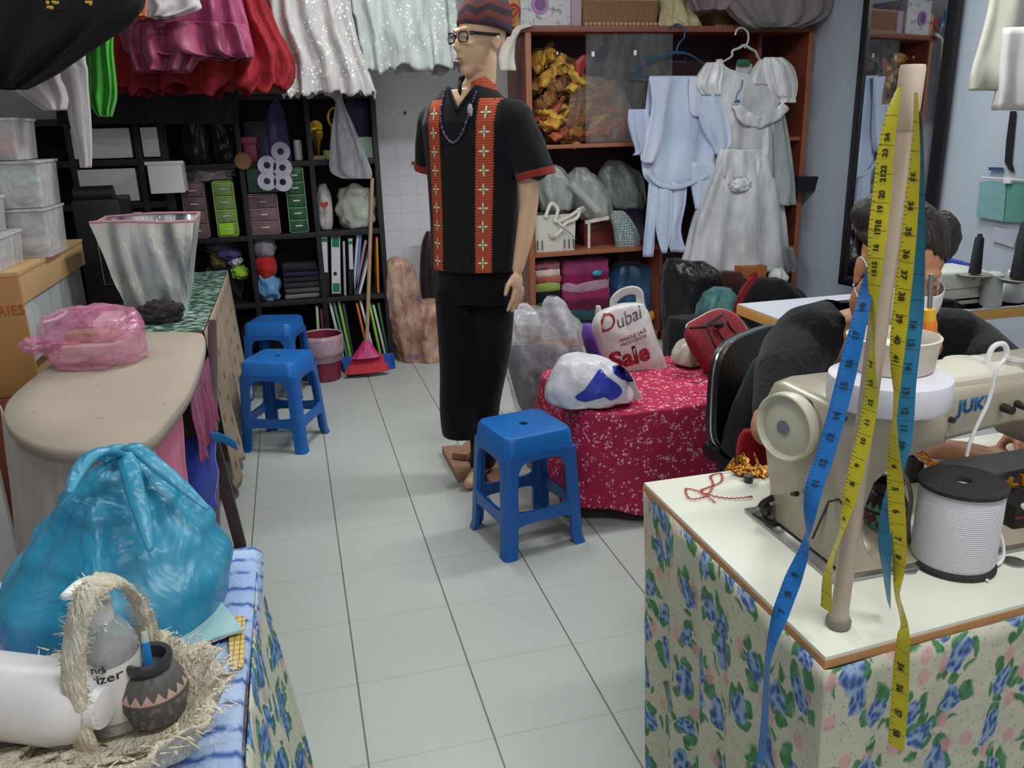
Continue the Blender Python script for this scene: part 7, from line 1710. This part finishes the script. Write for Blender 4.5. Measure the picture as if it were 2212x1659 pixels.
obj('skirt', rowloft([(335, 1555, 1660, .6), (400, 1528, 1680, .8), (470, 1502, 1694, .95), (540, 1484, 1700, 1), (585, 1474, 1706, 1)], DY+.01, .10, .13, 10, 10, cap=False), M_dress, ds, sharp=180)
obj('net_hem', rowloft([(530, 1652, 1706, 1), (565, 1654, 1714, 1), (584, 1662, 1711, .9)], DY+.02, .10, .14, 10, 12, cap=False), tulle('net_grey', '#6e7074', .7, c2='#8f9296'), ds, sharp=180)
obj('bow', MB().blob(A(1600, 400, Y=DY-.075), (.07, .018, .04), .25, 4, 3, 4, ridge=.35), M_dress2, ds, sharp=180)
one('blue_clip', 'small blue plastic hanger clip over the neck of the white dress', 'clip', MB().tube([A(x, y, Y=DY-.06) for x, y in ((1604, 172), (1602, 190), (1594, 200), (1590, 215))], .004, 8, smooth=4).prism([(-.022, 0), (.022, 0), (.012, .018), (-.012, .018)], A(1592, 222, Y=DY-.06), (1, 0, 0), (0, 0, 1), .006), plastic('clip_blue', '#2f62a0', .4))
one('green_collar_lining', 'dark green bit of lining inside the neck of the white dress', 'lining', rowloft([(128, 1594, 1618, .5), (138, 1590, 1622, 1), (142, 1596, 1616, .6)], DY+.045, .01), plain('lining_green', '#1f5a3a', .6), sharp=180)
obj('neck_back', rowloft([(138, 1590, 1624, .6), (160, 1588, 1628, 1), (180, 1586, 1632, 1)], DY+.075, .012, .1, 5, 2), M_dress, ds, sharp=180)
# black holder on the cabinet side
bhd = thing('black_holder', 'small black plastic holder clamped to the right edge of the cabinet', 'holder', A(1735, 395, Y=.36))
p0, p1 = A(1704, 382, Y=.37), A(1768, 412, Y=.37); m = MB(); m.rings([[V((p0.x, .30, p1.z+.01)), V((p1.x-.01, .30, p1.z)), V((p1.x-.01, .385, p1.z)), V((p0.x, .385, p1.z+.01))], [V((p0.x, .27, p0.z)), V((p1.x+.02, .27, p0.z)), V((p1.x+.02, .39, p0.z)), V((p0.x, .39, p0.z))]])
obj('tray', m, plastic('jet_black', '#0c0c10', .4), bhd); obj('bracket', MB().box(p0.x-.06, p0.x+.01, .33, .392, p1.z+.01, p0.z-.005, .003), plastic('jet_black', '#0c0c10', .4), bhd)
# ================================================================ ON TOP OF THE CABINET
T0 = 1.966
for i, (c, pts, nm) in enumerate((('#3a78a8', ((1072, -20), (1068, 5), (1078, 20), (1086, 5)), 'blue'), ('#c03438', ((1098, 14), (1112, 10), (1120, 20), (1112, 32), (1104, 42)), 'red'), ('#e8e4ee', ((1075, 25), (1082, 18), (1086, 30), (1092, 50), (1094, 64)), 'white'), ('#4a5a9c', ((1088, 10), (1090, 30), (1094, 50), (1096, 64)), 'indigo'))):
    one('clothes_hanger', nm+' plastic hanger end in the bundle at the left end of the cabinet top', 'hanger', MB().tube([A(x, y, Y=.42) for x, y in pts], .011 if i != 2 else .008, 8, smooth=5, flat=.7), plastic('hg_'+c[1:], c, .4), 'plastic hangers bundled on the cabinet top')
t = NT('striped_orange'); P = t.sep(t.co()); t.color(t.ramp(t.m_('FRACT', t.m_('MULTIPLY', P[0], 22)), [(0, '#c8682c'), (.3, '#d8a040'), (.6, '#b8988a'), (.85, '#d88a4a')])); t.set(Roughness=.6)
one('striped_packet', 'orange and yellow striped packet standing at the left end of the cabinet top', 'packet', MB().box(A(1095, 0, Y=.46).x, A(1122, 0, Y=.46).x, .46, .62, T0, T0+.16, .004), t.m)
wbx2 = thing('white_machine_box', 'white patterned box with a purple round window on the cabinet top', 'box', A(1175, 45, Y=.44))
x0, x1 = A(1124, 0, Y=.44).x, A(1232, 0, Y=.44).x
t = NT('box_print'); t.color(t.mix(t.step(t.noise(t.co(), 26, 4), .42, .05), '#cbc9cc', '#8e8c92')); t.set(Roughness=.5); obj('body', MB().box(x0, x1, .44, .74, T0, T0+.24, .004), t.m, wbx2)
cc = A(1166, 10, Y=.438); m = MB(); m.lathe([(.034, 0), (.052, 0), (.052, .006), (.034, .006), (.034, 0)], (0, 0, 0), 32, Matrix.Translation(cc) @ Matrix.Rotation(PI/2, 4, 'X'), cap0=False, cap1=False); obj('round_rim', m, plain('orchid', '#a873b4', .4), wbx2)
obj('window', MB().cyl(cc+V((0, -.002, 0)), cc+V((0, 0, 0)), .035, n=28), plain('plum', '#6e3f7c', .4), wbx2)
one('mauve_box', 'pale mauve box between the white printed box and the woven basket', 'box', MB().box(x1+.004, A(1256, 0, Y=.46).x, .46, .7, T0, T0+.16, .003), plain('mauve_card', '#b49aac', .6))
t = NT('wicker'); co = t.co(); P = t.sep(co); a = t.m_('PINGPONG', P[0], .006); b = t.m_('PINGPONG', P[2], .005); k = t.m_('ADD', t.m_('MULTIPLY', a, 80), t.m_('MULTIPLY', b, 80)); t.color(t.mix(k, '#6e4a34', '#b08662')); t.set(Roughness=.7); t.bump(k, .6, .01); M_wick = t.m
def wicker(name, lab, px0, px1, Y, H, dep=.26):
    th = thing(name, lab, 'basket', (A((px0+px1)/2, 50, Y=Y).x, Y+dep/2, T0)); x0, x1 = A(px0, 0, Y=Y).x, A(px1, 0, Y=Y).x
    m = MB(); m.rings([sring(x0+.012, x1-.012, Y+.01, Y+dep-.01, T0+.012, .03), sring(x0, x1, Y, Y+dep, T0+H, .03)], True, True, False); m.thick(-.006); obj('body', m, M_wick, th)
    obj('rim', MB().tube(sring(x0, x1, Y, Y+dep, T0+H, .03), .009, 8, closed=True), plain('wicker_rim', '#b8906c', .7), th)
    m = MB(); n = int((x1-x0)/.028)
    for i in range(n): m.ball((lerp(x0+.01, x1-.01, (i+.5)/n), Y-.002, T0+.014), (.014, .008, .013), sub=2)
    obj('scalloped_foot', m, plain('wicker_rim', '#b8906c', .7), th, kind='stuff')
wicker('wicker_basket', 'wide woven wicker basket with a scalloped foot on the cabinet top', 1258, 1425, .45, .15)
wicker('wicker_basket', 'second wicker basket further right, half hidden by grey tulle on the cabinet top', 1545, 1625, .52, .10, .22)
one('cream_lace_heap', 'cream crocheted lace heap on the cabinet top beside the wide wicker basket', 'lace', rowloft([(-50, 1430, 1475, .6), (-10, 1425, 1492, .9), (30, 1424, 1500, 1), (52, 1420, 1512, 1), (60, 1422, 1512, .9)], .50, .07, .12, 9, 3, jig=.012), plain('cream_lace', '#c9bd96', .9, var=.25, vs=40, bump=1, bs=90), sharp=180)
hung2 = lambda nm, lab, rows, Y, dep, mt, **kw: one(nm, lab, 'garment', rowloft(rows, Y, dep, cap=False, **kw), mt, sharp=180)
M_gt = tulle('grey_tulle', '#6e6668', .88, c2='#94898b')
hung2('hanging_grey_tulle', 'grey tulle skirt hem hanging over the right part of the cabinet top', [(-120, 1570, 1790, 1), (-40, 1560, 1800, 1), (0, 1560, 1805, 1), (30, 1580, 1790, 1), (50, 1600, 1760, .9), (62, 1625, 1720, .6)], .32, .10, M_gt, amp=.15, nf=14, seed=3, jig=.005)
hung2('hanging_mauve_tulle', 'mauve-grey tulle hem hanging left of the grey one above the cabinet', [(-120, 1470, 1620, 1), (-20, 1478, 1610, 1), (5, 1490, 1600, .9), (24, 1500, 1580, .6)], .36, .09, tulle('mauve_tulle', '#7a6670', .85, c2='#a08e96'), amp=.15, nf=12, seed=5, jig=.004)
hr = thing('hanging_rail', 'steel garment rail above the cabinet top', 'rail', (2.9, .33, 2.42)); obj('bar', MB().cyl((2.4, .33, 2.42), (3.92, .33, 2.42), .012), M_steel, hr)
for x in (2.5, 3.8): obj('rod', MB().cyl((x, .33, 2.42), (x, .33, ZC), .005), M_steel, hr)
# ================================================================ FLOOR HEAP right of the table, BACKPACK
def heap(name, lab, cat, rows, Y, dep, mt, seed=1, amp=.08, floor=None, **kw):
    m = rowloft(rows, Y, dep, amp, 7, seed, jig=.010, **kw)
    if floor is not None:
        for v in m.b.verts: v.co.z = max(v.co.z, floor)
    return one(name, lab, cat, m, mt, sharp=180)
M_blkbag = shiny('black_film', '#050507', '#1d1c22', .25, b=.9, bs=26)
heap('black_bin_bag', 'big shiny black plastic bag stuffed in the right lower part of the cabinet', 'bag', [(560, 1445, 1520, .5), (590, 1435, 1570, .9), (650, 1432, 1590, 1), (720, 1436, 1600, 1), (770, 1445, 1610, .9)], .30, .2, M_blkbag, 3, floor=.005)
heap('black_bin_bag', 'black plastic bag under the white dress near the blue wall', 'bag', [(602, 1640, 1690, .5), (620, 1612, 1715, .9), (648, 1600, 1740, 1), (700, 1598, 1750, 1), (760, 1598, 1750, 1), (800, 1600, 1748, 1)], -.25, .15, cloth('matte_black_cloth', '#0d0d12'), 4, floor=.003)
heap('teal_cloth_bag', 'dusty teal cloth bag lying on the black bags', 'bag', [(622, 1540, 1575, .4), (640, 1520, 1590, .8), (665, 1508, 1592, 1), (690, 1502, 1590, .8)], -.05, .10, shiny('dusty_teal', '#1f4a54', '#5f9a94', .6), 5)
heap('brown_fur_bag', 'dark brown fuzzy bag between the teal bag and the red strap', 'bag', [(588, 1562, 1600, .5), (610, 1560, 1612, .9), (640, 1572, 1604, .7)], .02, .08, cloth('brown_fuzz', '#3c1f18', bump=1, bs=90), 6)
one('orange_box', 'orange-brown cardboard box end behind the red strap', 'box', MB().box(A(1602, 600, Y=.1).x, A(1656, 600, Y=.1).x, .1, .3, A(1602, 625, Y=.1).z, A(1602, 578, Y=.1).z, .004), plain('orange_card', '#9a5a2c', .6, var=.3))
heap('white_crumpled_bag', 'small crumpled grey-white bag at the right cabinet corner', 'bag', [(580, 1672, 1690, .4), (595, 1662, 1700, .9), (612, 1660, 1692, .8), (618, 1662, 1680, .5)], .05, .05, M_wbag, 7)
heap('yellow_green_cloth', 'pale yellow-green cloth corner sticking out left of the red backpack', 'cloth', [(695, 1468, 1482, .4), (708, 1452, 1480, .7), (720, 1446, 1474, .6), (728, 1466, 1474, .4)], -.6, .03, cloth('yg_cloth', '#9a9a78'), 8)
heap('black_heap_cloth', 'black cloth mound on the floor behind the red floral table', 'cloth', [(690, 1450, 1600, .6), (740, 1440, 1640, 1), (800, 1440, 1660, 1), (860, 1440, 1660, 1), (900, 1440, 1660, 1)], -.75, .2, cloth('matte_black_cloth', '#0d0d12'), 9, floor=.003)
heap('cream_plastic_bag', 'cream plastic bag lying under the red backpack on the floral table', 'bag', [(733, 1480, 1500, .4), (750, 1464, 1515, .8), (775, 1456, 1530, 1), (800, 1462, 1545, 1), (815, 1480, 1530, .6)], -1.52, .08, shiny('cream_film', '#8f897c', '#b9b3a4', .35), 10, floor=RZ+.01)
bp = thing('red_backpack', 'red backpack with black straps lying open on the red floral table', 'backpack', A(1570, 760, Y=-1.62)); M_red = shiny('backpack_red', '#6a0c1c', '#981428', .8, b=.6, bs=30, sheen=0)
pts = [A(x, y, Y=Y_) for x, y, Y_ in ((1482, 708, -1.68), (1505, 688, -1.62), (1552, 667, -1.50), (1590, 680, -1.45), (1618, 715, -1.46), (1642, 745, -1.52), (1590, 768, -1.62), (1568, 800, -1.68), (1535, 800, -1.72), (1502, 755, -1.72))]
q = curve_pts(pts, 5, True); c = sum(q, V((0, 0, 0)))/len(q); nrm_ = V((-.1, -.75, .66)).normalized(); m = MB()
m.rings([[c+(p-c)*k+nrm_*h for p in q] for k, h in ((.05, .028), (.5, .026), (.85, .016), (.97, .004), (1.0, -.012), (.97, -.05), (.85, -.075), (.05, -.08))]); m.jiggle(.005, 14)
for v in m.b.verts: v.co.z = max(v.co.z, RZ+.012)
bpb = m.bvh(); obj('body', m, M_red, bp, sharp=180)
obj('piping', MB().tube([c+(p-c)*1.0-nrm_*.004 for p in q[:28]], .004, 6), plain('cream_piping', '#b0a08e', .6), bp, sharp=180)
def strap(pp, w, mt, nm='strap', off=.006):
    P_ = curve_pts([A(x, y, Y=-1.6) for x, y in pp], 6); C_ = []
    for p in P_:
        d = (p-CAM).normalized(); h = bpb.ray_cast(CAM, d, 9); C_.append(h[0]-d*off if h[0] else p)
    m = MB()
    def fn(u, v):
        i = min(int(v*(len(C_)-1)), len(C_)-2); p = C_[i].lerp(C_[i+1], v*(len(C_)-1)-i); T = (C_[i+1]-C_[i]).normalized(); return p+T.cross((CAM-p).normalized())*w*(u-.5)
    m.grid(fn, 3, len(C_)*2); m.thick(.003); obj(nm, m, mt, bp, sharp=180)
M_web = plain('black_webbing', '#140f14', .7)
strap([(1490, 708), (1520, 706), (1545, 700)], .010, M_web); strap([(1524, 702), (1540, 740), (1566, 792)], .011, M_web); strap([(1548, 712), (1562, 735), (1585, 770)], .010, M_web); strap([(1562, 675), (1575, 705), (1600, 730), (1635, 750)], .012, M_web)
obj('buckle', MB().blob(A(1548, 700, Y=-1.62)+V((0, -.02, .0)), (.022, .012, .016), .1, 3, 1, 3), M_web, bp); strap([(1520, 706), (1548, 688), (1560, 680)], .02, M_web)
obj('long_strap', rib([A(x, y, Y=-1.40) for x, y in ((1590, 690), (1596, 655), (1612, 625), (1628, 600), (1625, 590))], .04, (0, 1, .2)), M_red, bp, sharp=180)
obj('tail_strap', rib([A(x, y, Y=-1.9) for x, y in ((1560, 810), (1530, 815), (1510, 828), (1495, 825))], .014, (0, .3, 1)), M_web, bp, sharp=180)
one('red_cloth_under_chair', 'bright red cloth lying under the chair behind the front table', 'cloth', rowloft([(930, 1606, 1650, .5), (960, 1594, 1665, .9), (1040, 1590, 1670, 1)], -2.90, .03, .1, 5, 4), cloth('vivid_red', '#a01824', bump=.4, bs=25), sharp=180)
# ================================================================ BACK SEWING TABLE AND MACHINE
bt2 = thing('back_sewing_table', 'second sewing table with a white top and wooden edge behind the person', 'table', (2.9, -2.1, 0))
obj('tabletop', MB().box(2.125, 3.60, -2.30, -1.90, TZ-.004, TZ+.0, .001), plain('grey_laminate', '#b9bcc6', .35), bt2)
obj('tabletop_core', MB().box(2.123, 3.602, -2.302, -1.898, TZ-.04, TZ-.0045, .002), plain('yellow_ply', '#c8964a', .6, var=.12, vs=40), bt2)
obj('yellow_label', MB().box(2.16, 2.28, -2.304, -2.2995, TZ-.012, TZ-.003), plain('lemon', '#d8c024', .6), bt2)
for x in (2.60, 3.5):
    for y in (-2.25, -1.95): obj('leg', MB().box(x-.02, x+.02, y-.02, y+.02, 0, TZ-.04), plain('table_steel', '#8e8f90', .4, .6), bt2)
sm2 = thing('back_sewing_machine', 'pale cream sewing machine standing on the back table beyond the person', 'sewing machine', (2.95, -2.1, TZ))
a, b = A(1965, 590, Y=-2.2), A(2132, 700, Y=-2.2); M_m2 = plain('pale_enamel', '#c9cbbf', .35, coat=.3, var=.03)
m = MB(); m.rings([xring(a.x, -2.22, -2.04, a.z-.13, a.z, .02), xring(b.x-.06, -2.22, -2.04, a.z-.13, a.z-.005, .02), xring(b.x-.02, -2.215, -2.045, a.z-.13, a.z-.02, .02), xring(b.x, -2.20, -2.06, a.z-.125, a.z-.05, .02)]); obj('arm', m, M_m2, sm2, sharp=50)
obj('column', MB().box(b.x-.14, b.x-.015, -2.21, -2.05, TZ+.02, a.z-.12, .015), M_m2, sm2); obj('bed', MB().box(a.x-.1, b.x+.02, -2.22, -2.04, TZ+.001, TZ+.03, .006), M_m2, sm2); obj('seam_line', MB().box(a.x, b.x-.004, -2.2225, -2.219, a.z-.068, a.z-.065), plain('seam_grey', '#8a8c84', .6), sm2)
obj('needle_head', MB().box(a.x-.005, a.x+.06, -2.19, -2.07, a.z-.19, a.z-.12, .01), M_m2, sm2)
ts = thing('thread_stand', 'grey thread stand with two round cone plates on the back table', 'thread stand', A(2150, 640, Y=-2.25)); M_dish = plain('dish_taupe', '#7d7670', .5)
d1, d2 = A(2105, 594, Y=-2.25), A(2203, 604, Y=-2.33)
for d, r in ((d1, .058), (d2, .066)): obj('cone_plate', MB().lathe([(.0, -.008), (.02, -.006), (r*.9, -.002), (r, .003), (r*.97, .004), (r*.3, .0), (0, .0)], d, 40), M_dish, ts)
pz_ = V(((d1.x+d2.x)/2, -2.2, TZ)); obj('post', MB().cyl(pz_, pz_+V((0, 0, .02+d1.z-TZ)), .008), M_dish, ts)
for d in (d1, d2): obj('arm', MB().cyl(V((pz_.x, pz_.y, d.z-.012)), d+V((0, 0, -.012)), .006), M_dish, ts)
t = NT('navy_thread'); P = t.sep(t.co()); t.color('#0f1022'); t.set(Roughness=.7); t.bump(t.m_('PINGPONG', P[2], .0015), .8, .6)
for d, r, H, nm in ((d1, .020, A(2105, 506, Y=-2.25).z-d1.z, 'small navy-black thread cone on the left cone plate'), (d2, .032, A(2200, 470, Y=-2.33).z-d2.z, 'large black thread cone on the right cone plate at the edge')):
    c_ = thing('thread_cone', nm, 'thread cone', d+V((0, 0, .004))); obj('thread', MB().lathe([(r, .006), (r*1.02, .01), (r*.74, H*.88), (r*.55, H*.93)], d, 32), t.m, c_); obj('cone_core', MB().lathe([(r*.5, .004), (r*.4, H)], d, 20), plain('core_dark', '#23222a', .5), c_)
for i, (px, py, c, nm) in enumerate(((2144, 690, '#a9abac', 'grey-white'), (2192, 690, '#cfd0d2', 'bright white'))):
    p = A(px, py, Y=-2.28+.02*i); one('thread_spool', nm+' thread cone standing under the thread stand on the back table', 'thread cone', MB().lathe([(.034, TZ+.001), (.036, TZ+.006), (.030, TZ+.11), (.018, TZ+.12)], (p.x, -2.26+.02*i, 0), 28), plain('spool_'+c[1:], c, .6))
heap('mauve_cloth', 'dull mauve cloth lying on the back table below the thread cones', 'cloth', [(712, 2115, 2230, .7), (735, 2110, 2240, 1), (775, 2115, 2240, 1)], -2.25, .04, cloth('mauve_dull', '#7a6468'), 3, floor=TZ+.002)
heap('black_lace_cloth', 'black frilly cloth draped behind the person on the back table', 'cloth', [(648, 2020, 2060, .5), (675, 2005, 2090, .8), (700, 2010, 2112, 1), (740, 2040, 2108, .9), (770, 2050, 2090, .5)], -2.24, .04, cloth('matte_black_cloth', '#0d0d12'), 4, amp=.15, floor=TZ+.002)
heap('blue_plastic_tray', 'royal blue plastic tray behind the pale sewing machine', 'tray', [(556, 2020, 2050, .6), (568, 2010, 2085, 1), (590, 2012, 2100, 1)], -1.86, .06, plastic('tray_blue', '#1f3a98', .4), 5, amp=.02)
# ================================================================ MIRROR AND RIGHT WALL
MX = X1-.012
def wy(px, py): return A(px, py, X=MX).y
Pn = A(2080, 0, X=MX-.03); Pn.z = 0; ud = V((-.166, .986, 0)).normalized(); nd = V((-.986, -.166, 0)).normalized()
sl_ = 0
while pix(Pn+ud*sl_+V((0, 0, 2.0)))[0] > 1869 and sl_ < 2: sl_ += .004
Wm = sl_
zb = .9
while pix(Pn+ud*Wm+V((0, 0, zb)))[1] < 612 and zb > .05: zb -= .004
MM = Matrix((ud, -nd, V((0, 0, 1)))).transposed().to_4x4(); MM.translation = Pn
mir = thing('wall_mirror', 'tall black-framed mirror hung at a slight angle on the blue wall, reflecting the gown', 'mirror', Pn+V((0, 0, zb)))
t = NT('mirror_glass'); t.color('#c9cdd2'); t.set(Metallic=1.0, Roughness=.03); obj('mirror_glass', MB().box(.03, Wm-.03, -.002, .006, zb+.03, 2.36, 0, MM), t.m, mir)
M_fr = plain('mirror_frame_black', '#0c0b12', .4); fw = .055
for (a_, b_, c_, d_) in ((0, fw*1.3, zb, 2.4), (Wm-fw*.8, Wm, zb, 2.4), (fw*1.3, Wm-fw*.8, zb, zb+fw), (fw*1.3, Wm-fw*.8, 2.4-fw, 2.4)): obj('frame', MB().box(a_, b_, -.016, .012, c_, d_, .003, MM), M_fr, mir)
obj('wall_bracket', MB().box(Wm-.12, Wm-.06, .012, .10, 2.0, 2.05, 0, MM), M_fr, mir); obj('wall_bracket', MB().box(Wm-.12, Wm-.06, .012, .10, zb+.1, zb+.15, 0, MM), M_fr, mir)
hung2('hanging_cream_shirt', 'cream garment hanging at the upper right edge of the picture', [(-120, 2150, 2260, 1), (0, 2140, 2280, 1), (100, 2118, 2300, 1), (160, 2098, 2300, 1), (195, 2094, 2300, .9)], -1.55, .05, cloth('cream_garment', '#b4b2a6', bump=.25, bs=10), amp=.2, nf=7, seed=3)
hung2('hanging_white_shirt', 'whiter garment layer hanging under the cream one at the right edge', [(60, 2170, 2300, 1), (150, 2160, 2300, 1), (238, 2150, 2300, 1)], -1.60, .05, cloth('white_garment', '#c4c0c0', bump=.25, bs=10), amp=.2, nf=6, seed=6)
r3 = thing('hanging_rail', 'short rail on the blue wall from which the cream garments hang', 'rail', (3.4, -1.6, 2.3)); gx_ = A(2200, -100, Y=-1.57).x
obj('bar', MB().cyl((gx_-.2, -1.57, 2.1), (3.93, -1.57, 2.1), .012), M_steel, r3); obj('hook', MB().cyl((gx_, -1.57, 2.1), A(2200, -110, Y=-1.57), .005), M_steel, r3)
def wpoly(name, lab, cat, pts, mt, d=.006, off=.0):
    P_ = [A(x, y, X=MX-off) for x, y in pts]; m = MB(); m.rings([[p for p in P_], [p-V((d, 0, 0)) for p in P_]]); return one(name, lab, cat, m, mt)
wpoly('black_strap', 'narrow black strap hanging on the blue wall under the cream garments', 'strap', [(2184, 240), (2196, 240), (2190, 300), (2186, 350), (2192, 372), (2182, 368), (2172, 350), (2176, 300)], M_web)
wr = thing('wire_rack', 'thin white wire rod with a clip holding green papers on the blue wall', 'rack', A(2160, 386, X=MX-.03)); obj('rod', MB().cyl(A(2121, 383, X=MX-.03), A(2225, 390, X=MX-.03), .004), M_wplast, wr)
p = A(2178, 388, X=MX-.03); obj('clip', MB().box(p.x-.01, p.x+.01, p.y-.02, p.y+.02, p.z-.018, p.z+.012, .003), M_wplast, wr); obj('wall_peg', MB().cyl(A(2205, 388, X=MX-.03), A(2205, 388, X=MX-.03)+V((.045, 0, 0)), .004), M_wplast, wr)
wpoly('hanging_aqua_paper', 'pale aqua paper sheet hanging from the wire rod', 'paper', [(2118, 392), (2175, 392), (2168, 478), (2110, 468)], film('aqua_sheet', '#86b4b8', .8, .3, .1), .003, .02)
wpoly('hanging_green_paper', 'sea-green paper sheet hanging from the wire rod right of the aqua one', 'paper', [(2176, 392), (2226, 394), (2222, 482), (2168, 478)], plain('sea_green', '#5f9a8c', .5), .003, .012)
wpoly('hanging_white_paper', 'white paper note pinned below the hanging aqua and green sheets', 'paper', [(2148, 490), (2200, 500), (2190, 535), (2144, 520)], plain('note_white', '#b4b8c8', .6), .003, .004)
wpoly('blue_clip', 'small dark blue clip on the wall above the wire rod', 'clip', [(2140, 361), (2168, 362), (2168, 369), (2140, 368)], plain('clip_navy', '#2c4a80', .5), .012)
